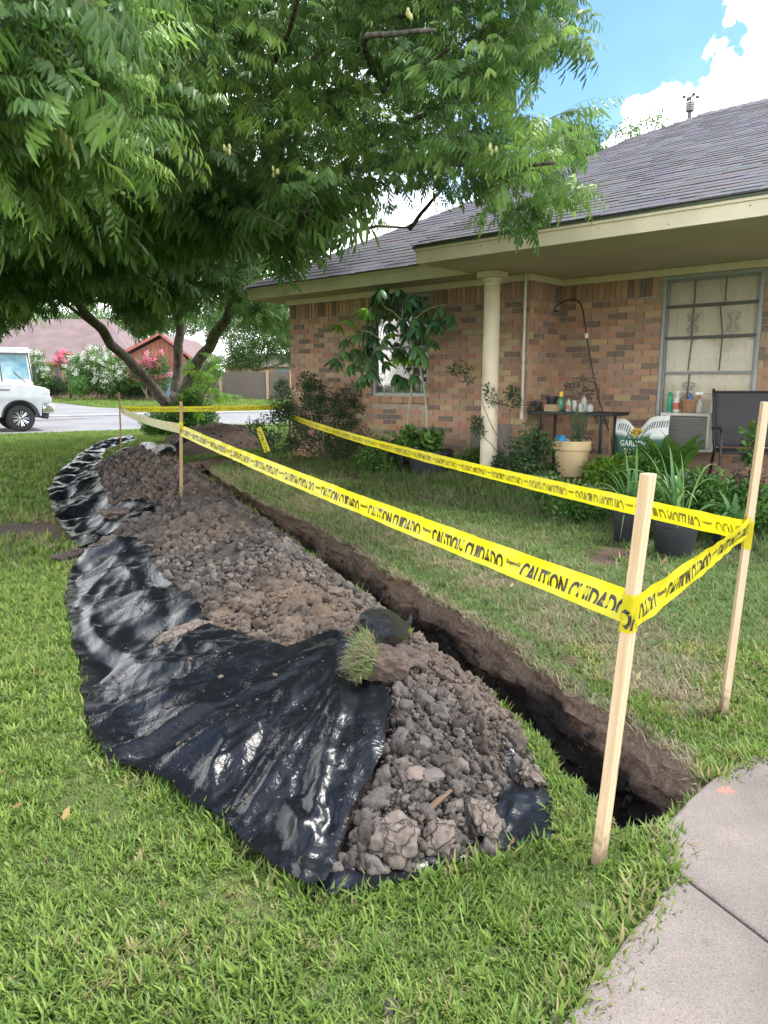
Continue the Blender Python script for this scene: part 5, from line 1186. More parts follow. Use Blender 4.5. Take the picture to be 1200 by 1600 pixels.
def crown(n, dfun, lo, hi, lib_, sc, nm, box, keepf=None):
    u = RNG.uniform(box[0], box[1], n); v = RNG.uniform(box[2], box[3], n); d = dfun(u, v) * RNG.uniform(lo, hi, n); s = sc * RNG.uniform(.8, 1.2, n)
    hang = .26 * s * 1150 / d; ok = in_poly(u, v, CAN) & in_poly(u, v + hang, CAN) & in_poly(u + hang * .7, v + hang * .3, CAN) & in_poly(u - hang * .7, v + hang * .3, CAN)
    if keepf is not None: ok &= keepf(u, v)
    u, v, d, s = u[ok], v[ok], d[ok], s[ok]; P = np.array([tuple(Dp(a, b, c) - tree.location) for a, b, c in zip(u, v, d)])
    # stay off the ground, the house and the camera
    Wp = P + np.array(tree.location); lc = (Wp[:, :2] - np.array(HO)[:2]) @ np.array([[.7441, .6681], [-.6681, .7441]]); hz = 2.9 + .525 * np.clip(lc[:, 1] + 1.4, 0, 5)
    ok = ~((lc[:, 0] > -4.4) & (lc[:, 1] > -2.1) & (Wp[:, 2] < hz + .35 * s)) & (Wp[:, 2] > 1.5)
    return scatter(nm, lib_, P[ok], None, s[ok] * RNG.uniform(.75, 1.2, int(ok.sum())), tree, tilt=.75)
def dcan(u, v):
    base = np.interp(v, [-200, 0, 150, 260, 330, 400, 470, 560], [5.8, 5.8, 6.0, 7.0, 8.2, 11, 13.5, 15])
    base = np.where((u > 440) & (v > 200) & (v < 390), np.minimum(base, 6.2), base); near = np.interp(u, [-100, 100, 260, 420], [.46, .52, .78, 1.0]) ; near = np.where(v < 300, near, 1); nr = np.where((u > 620) & (v < 380), np.interp(u, [620, 900], [1, .82]) * 5.6 / base, 1)
    return base * near * nr
crown(4300, dcan, .9, 1.4, 'pecan', .56, 'crown', (-150, 940, -220, 420)); crown(1500, dcan, 1.3, 2.0, 'pecan', .68, 'crown', (-150, 700, -220, 420))
crown(4800, dcan, .85, 1.25, 'pecanfar', .85, 'crown', (-150, 480, 300, 565)); crown(1300, dcan, 1.2, 1.7, 'pecanfar', 1.0, 'crown', (-150, 420, 250, 520)); crown(250, dcan, 1.8, 2.8, 'pecanfar', 1.5, 'crown', (-150, 560, -200, 400))
crown(200, dcan, .75, .95, 'pecan', .50, 'crown', (-80, 200, -60, 260))
# the part of the crown above and left of the frame
n = 250; x = RNG.uniform(-13, 1.5, n); y = RNG.uniform(10, 24, n); z = RNG.uniform(3.2, 9, n); k = ((x + 5.2) / 8) ** 2 + ((y - 13) / 11) ** 2 + ((z - 4) / 5) ** 2 < 1
pr_u = 600 + 1150 * x / (y * math.cos(PITCH) - (z - H) * math.sin(PITCH)); pr_v = 800 - 1150 * (y * math.sin(PITCH) + (z - H) * math.cos(PITCH)) / (y * math.cos(PITCH) - (z - H) * math.sin(PITCH))
k &= ~((pr_v > -60) & (pr_u > -60)); scatter('crown', 'pecanfar', np.stack([x, y, z], 1)[k] - np.array(tb), None, 1.5, tree, tilt=.4)
# nuts
def nuts(u, v, d):
    c = Dp(u, v, d) - tree.location; m = MB()
    for i in range(4):
        a = random.uniform(0, 6.28); p = c + Vector((.018 * math.cos(a), .018 * math.sin(a), -.01 * i)); m.lathe([(.001, -.018), (.008, -.012), (.0105, 0), (.007, .014), (.002, .02)], 8, p)
    m.build('nut_cluster', simple('nut_green', (.30, .33, .10), .6), tree, smooth=True)
for q in ((100, 212, 2.6), (353, 230, 4.4), (770, 228, 4.3), (640, 20, 4.4), (430, 265, 5)): nuts(*q)

# ================================================================ PLANTS BY THE HOUSE
def stems(root, L, r, mat=None, name='stem'):
    for P in L: MB().tube([p - root.location for p in smooth_line(P, 1)], [r * (1 - .6 * i / (len(smooth_line(P, 1)) - 1)) for i in range(len(smooth_line(P, 1)))], 6).build(name, mat or TWIG, root, smooth=True)
def shrub(name, base, blobs, n, lib_, scl, label, cat='shrub', nst=7, group=None, rst=.012, mat=None):
    root = empty(name, base, 0, label, cat, group); B = [(*(Vector(b[0]) - base), *b[1]) for b in blobs]
    scatter('foliage', lib_, blob_points(B, n), None, np.exp(RNG.normal(0, .15, 1))[0] * scl, root, tilt=1.2)
    for i in range(nst):
        b = random.choice(blobs); t = Vector(b[0]) + Vector([random.uniform(-.5, .5) * q for q in b[1]]); P = [base + Vector((random.uniform(-.06, .06), random.uniform(-.06, .06), -.02)), base.lerp(t, .5) + Vector((random.uniform(-.08, .08), random.uniform(-.05, .05), .03)), t]
        stems(root, [P], rst, mat)
    return root
def gp(u, v): p = G(u, v); return Vector((p.x, p.y, zgf(p.x, p.y)))
b0 = gp(510, 724); Y = b0.y
shrub('dark_shrub', b0, [(Dp(u, v, Y + dy), (rx, .35, rz)) for u, v, rx, rz, dy in ((500, 625, .32, .26, 0), (470, 650, .30, .25, -.1), (535, 645, .34, .26, 0), (570, 680, .22, .2, .1), (455, 690, .25, .2, 0), (510, 690, .4, .25, -.1), (480, 605, .16, .2, 0), (545, 700, .3, .15, -.1), (440, 620, .16, .22, 0), (555, 620, .12, .16, .1))], 520, 'shrubdark', 1.05,
      'dark green leafy shrub at the corner of the brick house behind the tape', nst=14)
b0 = gp(430, 728)
shrub('weedy_sapling', b0, [(Dp(u, v, b0.y), (.13, .1, .10)) for u, v in ((405, 668), (420, 690), (436, 655), (445, 640))], 60, 'shrubdark', 1.2, 'thin weedy sapling reaching left in front of the dark shrub', nst=5, rst=.006)
# umbrella tree in its big black pot
def lathe_obj(name, prof, mat, parent, n=32, smooth=True, c=(0, 0, 0)):
    o = MB().lathe(prof, n, c).build(name, mat, parent, smooth=smooth); o.modifiers.new('e', 'EDGE_SPLIT').split_angle = R(35); return o
pblack = simple('pot_black', (.022, .024, .030), .5, .25, 5, .1); potsoil = simple('potting_soil', (.06, .045, .035), .95, .3, 30, 1, bdist=.01)
def pot(loc, r0, r1, h, label, mat=pblack, rim=.012, cat='pot', name='plant_pot', rz=0, soil=True, group=None):
    root = empty(name, loc, rz, label, cat, group)
    lathe_obj('pot_body', [(r0 * .96, 0), (r0, .005), (r1 - .002, h - .05), (r1 - .002, h - .035), (r1 + rim, h - .03), (r1 + rim, h), (r1, h + .002), (r1 - .012, h - .004), (r1 - .014, h * .8)], mat, root)
    if soil: lathe_obj('soil', [(.001, h * .84), (r1 * .5, h * .86), (r1 - .013, h * .83)], potsoil, root, 20)
    return root
pu = hray(672, 744, -.62); pw = HM @ Vector((pu.x, -.62, .0)); pot(pw, .22, .27, .33, 'large round black pot holding the umbrella plant and low leafy plants')
um = empty('umbrella_plant', pw + Vector((0, 0, .27)), 0, 'umbrella plant with two bare stems and drooping dark leaves before the small window', 'plant')
UML = leaf_mat('umbrella_leaf', [(.05, .13, .05), (.08, .19, .065), (.12, .25, .08), (.17, .33, .10)], .3, .2, .6); UMB = leaf_mat('umbrella_leaf_young', [(.16, .34, .03), (.24, .45, .05)], .35, .35, .5)
def palm(mat, L=.155, w=.052, n=8, down=.7):
    mb = MB()
    for i in range(n):
        a = 2 * math.pi * i / n + random.uniform(-.15, .15); d = Vector((math.cos(a), math.sin(a), -down + random.uniform(-.25, .25))); s0 = Vector((math.cos(a), math.sin(a), -.2)) * .02
        leaflet(mb, s0, d, Vector((0, 0, 1)) + Vector((math.cos(a), math.sin(a), 0)) * .3, L * random.uniform(.75, 1.15), w, .5, 4, .12)
    return mb.mesh('leaf_whorl', mat, True)
PV_ = [palm(UML, down=random.uniform(.4, 1.2)) for _ in range(5)]; PB_ = [palm(UMB, down=.3), palm(UMB, .14, .046, 8, .5)]
UL = [(596, 458, 0), (622, 452, 0), (650, 462, 0), (690, 480, 0), (706, 492, 0), (640, 478, 0), (612, 478, 0), (665, 470, 0), (672, 492, 0), (655, 500, 0), (630, 500, 0), (605, 505, 0), (590, 475, 0), (562, 488, 1), (548, 500, 1), (574, 483, 1), (530, 508, 1), (540, 530, 0), (535, 548, 0), (552, 545, 0), (570, 540, 0), (560, 562, 0), (545, 570, 0), (575, 565, 0), (566, 585, 0), (590, 548, 0), (600, 530, 0), (612, 520, 1), (600, 565, 0), (620, 545, 0), (640, 520, 0), (660, 515, 0), (672, 530, 0), (650, 540, 0), (634, 556, 1), (648, 562, 1), (622, 560, 1), (630, 590, 0), (645, 585, 0), (575, 510, 0), (585, 525, 0), (690, 500, 0), (610, 460, 0), (635, 465, 0), (675, 505, 0), (655, 480, 0), (580, 580, 0), (618, 585, 0)]
hubs = [hray(640, 520, -.5), hray(600, 500, -.5), hray(560, 520, -.5), hray(672, 480, -.5), hray(650, 545, -.5)]; hubs = [HM @ h for h in hubs]
for u, v, b in UL + [(u + random.uniform(-16, 16), v + random.uniform(-14, 14), 0) for u, v, b in UL[::3] if not b]:
    yy = -.5 + random.uniform(-.22, .22); p = HM @ hray(u, v, yy); o = link('leaf_whorl', random.choice(PB_ if b else PV_), um, p - um.location); o.rotation_euler = (random.uniform(-.5, .5), random.uniform(-.5, .5), random.uniform(0, 6.28)); s = random.uniform(1.0, 1.4) * (.85 if b else 1); o.scale = (s, s, s)
    h = min(hubs, key=lambda q: (q - p).length); MB().tube([h - um.location, (h + p) / 2 - um.location + Vector((0, 0, .04)), p - um.location], [.006, .004, .003], 5).build('leaf_stalk', GSTEM, um, smooth=True)
q = lambda u, v, y=-.58: HM @ hray(u, v, y)
for P in ([q(639, 705), q(636, 660), q(643, 610), q(646, 560), q(640, 520)], [q(662, 705), q(668, 660), q(664, 610), q(655, 570), q(650, 545)], [q(643, 590), q(620, 560), q(585, 520), q(560, 515)], [q(640, 520), q(655, 490), q(680, 478), q(700, 475)], [q(640, 520), q(620, 490), q(600, 480), q(596, 466)]):
    stems(um, [P], .022 if P[0].z < .8 else .013, simple('umbrella_bark', (.34, .32, .22), .8))
b0 = pw + Vector((0, 0, .27)); shrub('round_leaved_plant', b0, [(q(652, 692, -.7), (.22, .16, .10)), (q(636, 684, -.7), (.12, .14, .1)), (q(676, 690, -.7), (.14, .14, .10))], 95, 'roundleaf', 1.2, 'low round leaved green plant filling the large black pot', 'plant', 4)
p_ = HM @ Vector((hray(625, 722, -.60).x, -.60, 0)); o = MB().box(-.13, -.1, 0, .13, .1, .36).build('black_crate', pblack, None, bevel=.01); o.location = p_; o.rotation_euler = (0, 0, HR); tag(o, 'tall black plastic container behind the large black pot', 'container')
# fern and low greenery left of the pot
b0 = gp(600, 742); shrub('leafy_weed', b0, [(Dp(u, v, b0.y), (.2, .15, .12)) for u, v in ((600, 700), (575, 715), (620, 725), (595, 730))], 110, 'shrubmid', 1.1, 'soft green weed growing left of the large black pot', 'weed')
# sprigs by the column (rose canes)
b0 = gp(792, 745); b0 = Vector((b0.x * .98, b0.y * .95, 0)); cane = empty('rose_canes', b0, 0, 'thin straggling rose canes with few leaves in front of the round porch column', 'plant')
pts = []
for P in ([(790, 745), (788, 700), (760, 650), (745, 600), (712, 572)], [(790, 745), (792, 690), (775, 640), (768, 612)], [(790, 745), (800, 690), (806, 640), (800, 612)], [(790, 745), (775, 700), (752, 680), (745, 662)]):
    Q = [Dp(u, v, b0.y) for u, v in P]; Q[0] = b0.copy(); stems(cane, [Q], .006, simple('cane', (.25, .2, .13), .8))
    for t in smooth_line(Q, 2)[-5:]: pts += [tuple(t - b0 + Vector([random.uniform(-.05, .05) for _ in range(3)])) for _ in range(2)]
scatter('foliage', 'shrubdark', pts, None, .95, cane, tilt=1)
for i, (u, v, s, n, lb, c) in enumerate(((735, 722, .16, 60, 'low weedy plant at the foot of the grey boards left of the column', 'shrubmid'), (800, 730, .16, 60, 'leafy weed at the foot of the column, right side', 'shrubdark'), (856, 765, .13, 60, 'leafy weed below the cream pot', 'shrubmid'), (905, 790, .14, 70, 'broad weed in front of the cream pot', 'shrubmid'))):
    b0 = gp(u, v + 25); shrub('leafy_weed', b0, [(Dp(u, v, b0.y), (s * 1.4, s, s * .9)), (Dp(u + 18, v + 8, b0.y), (s, s, s * .7))], n, c, 1.1, lb, 'weed', 3, rst=.005)

# ================================================================ PORCH THINGS   (house frame)
def at_h(u, v, y, z=None):
    r_ = hray(u, v, y); return HM @ Vector((r_.x, y, r_.z if z is None else z))
# black wall table
a = hray(824, 646, -.12); b = hray(957, 646, -.12); TZ = .80
tb2 = empty('metal_table', HW((a.x + b.x) / 2, .10, 0), HR, 'black metal table by the brick wall, crowded with jars and small pots', 'table'); Lx = (b.x - a.x) / 2; blk = simple('black_metal', (.018, .018, .020), .5, .2, 10, .1)
MB().box(-Lx, -.22, TZ - .035, Lx, .20, TZ).build('table_top', blk, tb2, bevel=.004)
for sx in (-.72, .72):
    for sy in (-.18, .16): MB().box(Lx * sx - .012, sy - .012, .03, Lx * sx + .012, sy + .012, TZ - .036).build('leg', blk, tb2)
def on_table(u, y=.0): r_ = hray(u, 641, y); return HW(r_.x, y, TZ + .001)
def bottle(loc, prof, mat, label, cap=None, capm=None, cat='bottle', name='bottle', n=16, band=None, bandm=None, lab=None):
    root = empty(name, loc, 0, label, cat); lathe_obj('bottle_body', prof, mat, root, n)
    if cap: lathe_obj('cap', cap, capm, root, n)
    if band: lathe_obj('label_band', band, bandm, root, n)
    return root
plast = lambda nm, c, r=.4: simple(nm, c, r, .08, 10, .05)
pot(on_table(840, .02), .030, .042, .10, 'small black nursery pot at the left end of the metal table'); pot(on_table(862, .16), .045, .06, .16, 'dark square-looking pot at the back of the metal table')
bk_ = empty('wicker_tray', on_table(862, -.08), HR, 'small tan woven tray with scalloped rim on the metal table', 'basket'); m = MB(); m.box(-.075, -.04, 0, .075, .04, .06)
for i in range(6): m.lathe([(.001, 0), (.014, 0), (.014, .02), (.001, .026)], 8, (-.065 + i * .026, -.03, .055))
m.build('basket_body', simple('tan_wicker', (.42, .31, .19), .9, .25, 60, .8), bk_)
bottle(on_table(876, .05), [(.03, 0), (.036, .01), (.036, .12), (.026, .15), (.016, .16)], plast('green_clear', (.07, .22, .14), .25), 'green bottle with bright yellow cap on the metal table', [(.02, .16), (.02, .215), (.001, .217)], plast('yellow_cap', (.85, .60, .02)), band=[(.0365, .03), (.0365, .09)], bandm=plast('green_lab', (.08, .35, .2)))
bottle(on_table(888, .0), [(.024, 0), (.028, .01), (.028, .09), (.012, .12)], plast('white_green', (.55, .62, .55)), 'pale bottle with pink label right of the yellow capped bottle', [(.013, .12), (.013, .14), (.001, .141)], plast('teal_cap', (.1, .4, .3)), band=[(.0285, .02), (.0285, .07)], bandm=plast('pink_lab', (.6, .25, .22)))
jg = N('jar_glass'); JAR = jg.pbr((.75, .8, .76), .06, None, spec=.8, alpha=.45)
for u, yy, h_, lb in ((897, .08, .12, 'clear glass jar, left of the three on the metal table'), (908, -.05, .09, 'clear glass jar, middle of the three on the metal table'), (922, .02, .08, 'low clear glass jar near the right end of the metal table')):
    bottle(on_table(u, yy), [(.03, 0), (.034, .008), (.034, h_ * .8), (.026, h_ * .9), (.027, h_)], JAR, lb, cat='jar', name='glass_jar')
dv = on_table(912, .1); dr = empty('dried_bouquet', dv, 0, 'dried brown flower bouquet with one yellow bloom on the metal table', 'flowers'); DRYM = leaf_mat('dried_petal', [(.12, .08, .06), (.22, .16, .12), (.38, .32, .26), (.08, .06, .05)], .9, .1, .1)
lathe_obj('vase', [(.03, 0), (.045, .05), (.03, .13), (.02, .16)], JAR, dr); P = [at_h(u + random.uniform(-8, 8), v + random.uniform(-6, 6), .1 + random.uniform(-.1, .1)) - dv for u, v in ((885, 605), (900, 600), (915, 608), (928, 615), (920, 625), (935, 630), (905, 620), (892, 612), (930, 602), (938, 645), (925, 598), (912, 595))]
lib('dried', [clump(16, .035, .03, .018, DRYM) for _ in range(3)]); scatter('petals', 'dried', P + [p * .93 for p in P], None, 1., dr, tilt=1.5); stems(dr, [[dv + Vector((0, 0, .1)), dv + p * .6 + Vector((0, 0, .02)), dv + p] for p in P], .003)
o = clump(14, .022, .02, .014, plast('yellow_bloom', (.85, .55, .03), .7)); o = link('bloom', o, dr, at_h(901, 590, .05) - dv)
# shepherd hook leaning against the wall
hk = [at_h(u, v, .52) for u, v in ((873, 486), (868, 487), (866, 482), (869, 478), (876, 474), (885, 469), (895, 467), (903, 469), (909, 478), (912, 492), (915, 515), (922, 560), (932, 610), (943, 650), (957, 690), (962, 725))]
hr = empty('shepherd_hook', hk[-1], 0, 'black curved shepherd hook leaning on the brick wall with a white tag', 'garden hook'); MB().tube([p - hk[-1] for p in smooth_line(hk, 2)], .0075, 8).build('rod', blk, hr, smooth=True)
c = at_h(916, 525, .50) - hk[-1]; MB().box(c.x - .02, c.y - .02, c.z - .025, c.x + .02, c.y + .01, c.z + .03).build('tag', plast('tag_white', (.7, .68, .6)), hr, bevel=.003)
wd = MB().tube([at_h(953, 725, .45), at_h(954, 648, .50)], .017, 6); tag(wd.build('wooden_post', simple('raw_wood', (.50, .36, .21), .8)), 'short tan wooden post standing beside the garden soil bag', 'post')
# cream pot
cp = HW(hray(892, 742, -.42).x, -.42, hray(892, 688, -.42).z - .372); cr = simple('cream_clay', (.62, .47, .26), .65, .12, 6, .2); root = empty('cream_pot', cp, 0, 'big cream clay pot with a rolled rim holding an upright rosemary', 'pot')
lathe_obj('pot_body', [(.135, 0), (.14, .01), (.182, .27), (.182, .275), (.205, .28), (.212, .36), (.205, .372), (.185, .372), (.18, .33)], cr, root, 40); lathe_obj('soil', [(.001, .33), (.182, .33)], potsoil, root, 24)
P = []; 
for i in range(16):
    a = random.uniform(0, 6.28); t = Vector((.02 + random.uniform(-.13, .15), random.uniform(-.1, .1), .33 + random.uniform(.22, .42))); s0 = Vector((.04 + .05 * math.cos(a), .05 * math.sin(a), .33)); P += [tuple(s0.lerp(t, k / 14)) for k in range(15)]
rm = empty('rosemary', cp + Vector((0, 0, .33)), 0, 'upright grey green rosemary growing in the cream pot', 'plant'); scatter('foliage', 'needles', np.array(P) - np.array([0, 0, .33]), None, .8, rm, tilt=.8)
blue = plast('blue_plastic', (.04, .28, .55), .4); o = empty('blue_toy', at_h(876, 688, -.52), HR + .4, 'bright blue plastic object lying on the left rim of the cream pot', 'blue object'); lathe_obj('shell', [(.001, -.045), (.045, -.04), (.055, 0), (.05, .035), (.03, .05), (.001, .055)], blue, o); MB().box(-.06, -.058, -.012, .06, -.04, .012).build('strap', plast('blue_dark', (.02, .16, .38)), o, bevel=.004); o.rotation_euler = (0, R(70), HR)
MB().tube([(0, 0, 0), (.01, 0, .03)], .01)
hd = MB(); P = [at_h(u, v, -.42) - cp for u, v in ((914, 700), (915, 686), (921, 682), (926, 688), (925, 712))]; hd.tube(smooth_line(P, 2), .006, 6); hd.build('wire_handle', blk, root, smooth=True)
bs = HW(hray(892, 742, -.42).x, -.42, cp.z - .062); 
for i, (dx, lb) in enumerate(((-.07, 'left reddish brick under the cream pot'), (.07, 'right reddish brick under the cream pot'))):
    m = MB(); jbox(m, -.05, -.1, 0, .05, .1, .058, (.30, .15, .10)); o = link('loose_brick', m.mesh('loose_brick', BRICK, vcol=True), None, bs + Vector((dx, 0, 0))); o.rotation_euler = (0, 0, HR); tag(o, lb, 'brick')
# garden soil bag
bg = at_h(960, 735, .22, .06); g = empty('garden_soil_bag', bg, HR, 'slumped white and green garden soil bag under the window edge', 'bag'); gx = hray(958, 700, .22).x; gx1 = hray(1040, 700, .22).x; W_ = gx1 - gx
def bagz(q): return .72 - .115 * math.exp(-((q - .42) / .16) ** 2) * 1.2 - .05 * (1 - q)
rows = 14; cols_ = 22; V = []; 
for side in (-1, 1):
    for i in range(rows + 1):
        for j in range(cols_ + 1):
            q = j / cols_; t = i / rows; z = bagz(q) * t; puff = .09 * math.sin(math.pi * q) ** .6 * (1 - t ** 3) + .004 * math.sin(q * 40 + t * 9) * t
            V.append((q * W_ + .01 * math.sin(t * 6), side * puff, z))
nn = (rows + 1) * (cols_ + 1); Fc = [(s * nn + i * (cols_ + 1) + j, s * nn + i * (cols_ + 1) + j + 1, s * nn + (i + 1) * (cols_ + 1) + j + 1, s * nn + (i + 1) * (cols_ + 1) + j) for s in (0, 1) for i in range(rows) for j in range(cols_)]
bcol = [((.78, .80, .78) if v[2] > .50 else (.015, .13, .08)) for v in V]; bm_ = N('bag_film'); BAG = bm_.pbr(bm_.attr('col'), .35, bm_.bump(bm_.noise(30, 3), .4, .01)); link('bag_film', np_mesh('bag_film', V, Fc, BAG, True, np.array(bcol)), g)
wht = plast('print_white', (.8, .82, .8), .5); dkp = plast('print_green_black', (.02, .05, .04), .5)
def puffy(x, z): q = min(1, max(0, x / W_)); t = min(1, z / bagz(q)); return -.09 * math.sin(math.pi * q) ** .6 * (1 - t ** 3) - .006
for txt, x0_, z0_, sz, m_ in (('GARDEN', .07, .385, .085, wht), ('SOIL', .12, .30, .085, wht), ('all natural', .16, .47, .022, wht)):
    TV, TF, TW = text_mesh(txt, sz, .02, 0, .85); MB().add([(x0_ + x, puffy(x0_ + x, z0_ + y), z0_ + y) for x, y in TV], TF).build('bag_lettering', m_, g, label=None)
st_ = MB()
for i in range(22):
    q = .04 + i * .043
    if .30 < q < .52: continue
    z1_ = bagz(q) - .05; z0_ = z1_ - .07; x = q * W_; st_.add([(x, puffy(x, z0_), z0_), (x + .009, puffy(x + .009, z0_), z0_), (x + .022, puffy(x + .02, z1_), z1_), (x + .012, puffy(x + .012, z1_), z1_)], [(0, 1, 2, 3)])
st_.build('bag_stripes', dkp, g, kind='stuff'); ov = MB(); ov.add([(W_ * .42 + .075 * math.cos(a_), puffy(W_ * .42, .53) - .012, .53 + .045 * math.sin(a_)) for a_ in [k * math.pi / 10 for k in range(20)]], [tuple(range(19, -1, -1))]); ov.build('bag_emblem', plast('emblem_gold', (.70, .48, .06), .5), g)
em = MB()
for k in range(10): a_ = k * math.pi / 5; em.tube([(W_ * .42 + .02 * math.cos(a_), puffy(W_ * .42, .53) - .014, .53 + .012 * math.sin(a_)), (W_ * .42 + .055 * math.cos(a_), puffy(W_ * .42, .53) - .014, .53 + .033 * math.sin(a_))], .004, 4)
em.build('bag_emblem_rays', dkp, g, kind='stuff')
# window air conditioner
c0 = hray(1037, 641, .42); c1 = hray(1106, 641, .42); ax0, ax1 = c0.x, c1.x; ac = empty('air_conditioner', HW(ax0, .42, .40), HR, 'old cream window air conditioner with grey louvred face under the big window', 'air conditioner'); w_ = ax1 - ax0; hh = .40
acw = simple('ac_enamel', (.60, .60, .54), .5, .12, 5, .15); acg = simple('ac_grille', (.27, .27, .25), .6, .15, 8, .1)
MB().box(-.03, .02, 0, w_ + .03, .34, hh).build('casing', acw, ac, bevel=.006); m = MB(); frame(m, -.03, w_ + .03, 0, hh, .0, .019, .03); m.build('front_frame', acw, ac, bevel=.003); MB().box(0, .012, .03, w_, .018, hh - .03).build('grille_back', plast('ac_dark', (.07, .07, .07)), ac)
for i in range(18): o = MB().box(.002, -.002, 0, w_ - .002, .010, .011).build('louvre', acg, ac); o.location = (0, 0, .04 + i * (hh - .08) / 18); o.rotation_euler = (R(-18), 0, 0)
for i in range(9): MB().box(w_ + .0305, .10 + i * .025, .10, w_ + .033, .112 + i * .025, hh - .08).build('side_vent', acg, ac)
def on_ac(u, y=.55): r_ = hray(u, 640, y); return HW(r_.x, y, .40 + hh + .002)
bottle(on_ac(1046), [(.02, 0), (.026, .01), (.026, .13), (.022, .17)], plast('bright_green', (.03, .36, .2), .35), 'bright green bottle, leftmost on the air conditioner', [(.022, .17), (.026, .18), (.022, .205), (.001, .215)], plast('green_cap', (.02, .28, .15)))
bottle(on_ac(1057), [(.03, 0), (.036, .01), (.036, .13), (.02, .17), (.014, .175)], plast('white_plastic', (.72, .72, .66), .4), 'white bottle with red label and green band beside the bright green bottle', [(.017, .175), (.017, .22), (.001, .222)], plast('white_cap', (.74, .73, .68)), band=[(.0368, .03), (.0368, .10)], bandm=plast('red_lab', (.55, .14, .10)))
bb = empty('clay_basket', on_ac(1077), HR, 'ribbed brown bowl-shaped pot on the air conditioner', 'pot'); m = MB(); prof = [(.062, 0), (.068, .01), (.088, .115), (.092, .12), (.092, .14), (.082, .14), (.07, .05)]; m.lathe(prof, 36); m.build('pot_body', simple('brown_ribbed', (.36, .21, .12), .8, .2, 40, .6), bb)
for k in range(18): a_ = k * math.pi / 9; MB().tube([(.069 * math.cos(a_), .069 * math.sin(a_), .01), (.0885 * math.cos(a_), .0885 * math.sin(a_), .112)], .004, 5).build('rib', simple('rib_brown', (.30, .17, .10), .8), bb) if k < 10 else None
bottle(on_ac(1077, .55) + Vector((0, 0, .09)), [(.018, 0), (.024, .01), (.022, .06), (.010, .09), (.006, .12)], plast('deep_blue', (.02, .12, .55), .35), 'small blue bottle with white nozzle standing inside the brown pot', [(.009, .085), (.008, .10), (.003, .14), (.001, .14)], plast('nozzle_white', (.8, .8, .8)))
sb = bottle(on_ac(1092), [(.028, 0), (.034, .01), (.034, .10), (.012, .14)], JAR, 'clear spray bottle with red and white trigger on the air conditioner', [(.013, .14), (.013, .17), (.010, .185), (.001, .186)], plast('spray_red', (.5, .07, .08)), cat='spray bottle'); m = MB(); m.box(-.05, -.012, .186, .03, .012, .215); m.box(.0, -.006, .13, .012, .006, .186); m.build('trigger_head', plast('spray_white', (.8, .8, .78)), sb, bevel=.004)
bottle(on_ac(1113, .42), [(.02, 0), (.024, .008), (.024, .09), (.008, .12)], plast('grey_white', (.62, .63, .62)), 'slim white glue-like bottle with pointed tip near the chair arm', [(.007, .12), (.002, .16), (.001, .16)], plast('tip', (.75, .75, .72)))
bottle(on_ac(1121, .5), [(.018, 0), (.02, .01), (.018, .05), (.012, .06)], plast('dark_small', (.05, .05, .05)), 'small dark container right of the slim white bottle', [(.012, .06), (.004, .09), (.001, .09)], plast('dk', (.04, .04, .04)))
MB2 = MB(); MB2.box(-.02, .0, 0, w_ + .22, .30, .012); o = MB2.build('shelf_board', simple('shelf_dark', (.10, .085, .07), .7), None); o.location = HW(ax0, .50, .40 + hh - .012 - .0005); o.rotation_euler = (0, 0, HR); tag(o, 'thin dark board behind the bottles on top of the air conditioner', 'board')
# patio chair
ch = empty('patio_chair', HW(hray(1165, 735, .02).x, .02, .035), HR + R(33), 'dark grey mesh patio chair with black tube frame at the right edge', 'chair')
sling = simple('sling_mesh', (.045, .043, .048), .75, .1, 200, .3); frm = simple('chair_tube', (.013, .013, .016), .4, .1, 20, .05)
W2 = .27; SH = .46
def tub(name, P, r=.013): MB().tube(smooth_line(P, 2), r, 10).build(name, frm, ch, smooth=True)
for s in (-1, 1):
    tub('arm_frame', [(s * (W2 + .05), -.26, 0), (s * (W2 + .045), -.27, .30), (s * (W2 + .04), -.26, .62), (s * (W2 + .04), -.17, .665), (s * (W2 + .03), .08, .655), (s * W2, .20, .63)]); tub('rear_leg', [(s * (W2 + .02), .02, SH), (s * (W2 + .02), .12, .2), (s * (W2 + .03), .22, 0)])
    tub('back_upright', [(s * W2, .10, SH - .03), (s * W2, .17, .62), (s * (W2 - .005), .29, 1.0)]); tub('side_rail', [(s * (W2 + .045), -.25, SH - .02), (s * (W2 + .02), 0, SH - .03), (s * W2, .12, SH - .03)], .010)
tub('cross_rail', [(-W2 - .045, -.25, SH - .02), (W2 + .045, -.25, SH - .02)], .011); tub('cross_rail', [(-W2, .285, .99), (W2, .285, .99)], .011); tub('stretcher', [(-W2 - .03, .2, .04), (W2 + .03, .2, .04)], .010); tub('cross_rail', [(-W2, .11, SH - .03), (W2, .11, SH - .03)], .011)
def slingp(name, f, a0, a1):
    V = [f(-W2 + 2 * W2 * j / 8, a0 + (a1 - a0) * i / 12) for i in range(13) for j in range(9)]; o = link(name, np_mesh(name, V, [(i * 9 + j, i * 9 + j + 1, (i + 1) * 9 + j + 1, (i + 1) * 9 + j) for i in range(12) for j in range(8)], sling), ch); md = o.modifiers.new('t', 'SOLIDIFY'); md.thickness = .005
slingp('seat', lambda x, t: (x * .99, -.255 + .37 * t, SH + .0 - .02 * math.sin(math.pi * t) - .01 * (1 - (x / W2) ** 2)), 0, 1); slingp('backrest', lambda x, t: (x * .98, .125 + .165 * t, SH + .01 + .53 * t - .0), 0, 1)
for s in (-1, 1): MB().lathe([(.013, 0), (.014, .012), (.008, .022), (.001, .024)], 10, (s * (W2 - .005), .29, 1.0)).build('finial', frm, ch, smooth=True)
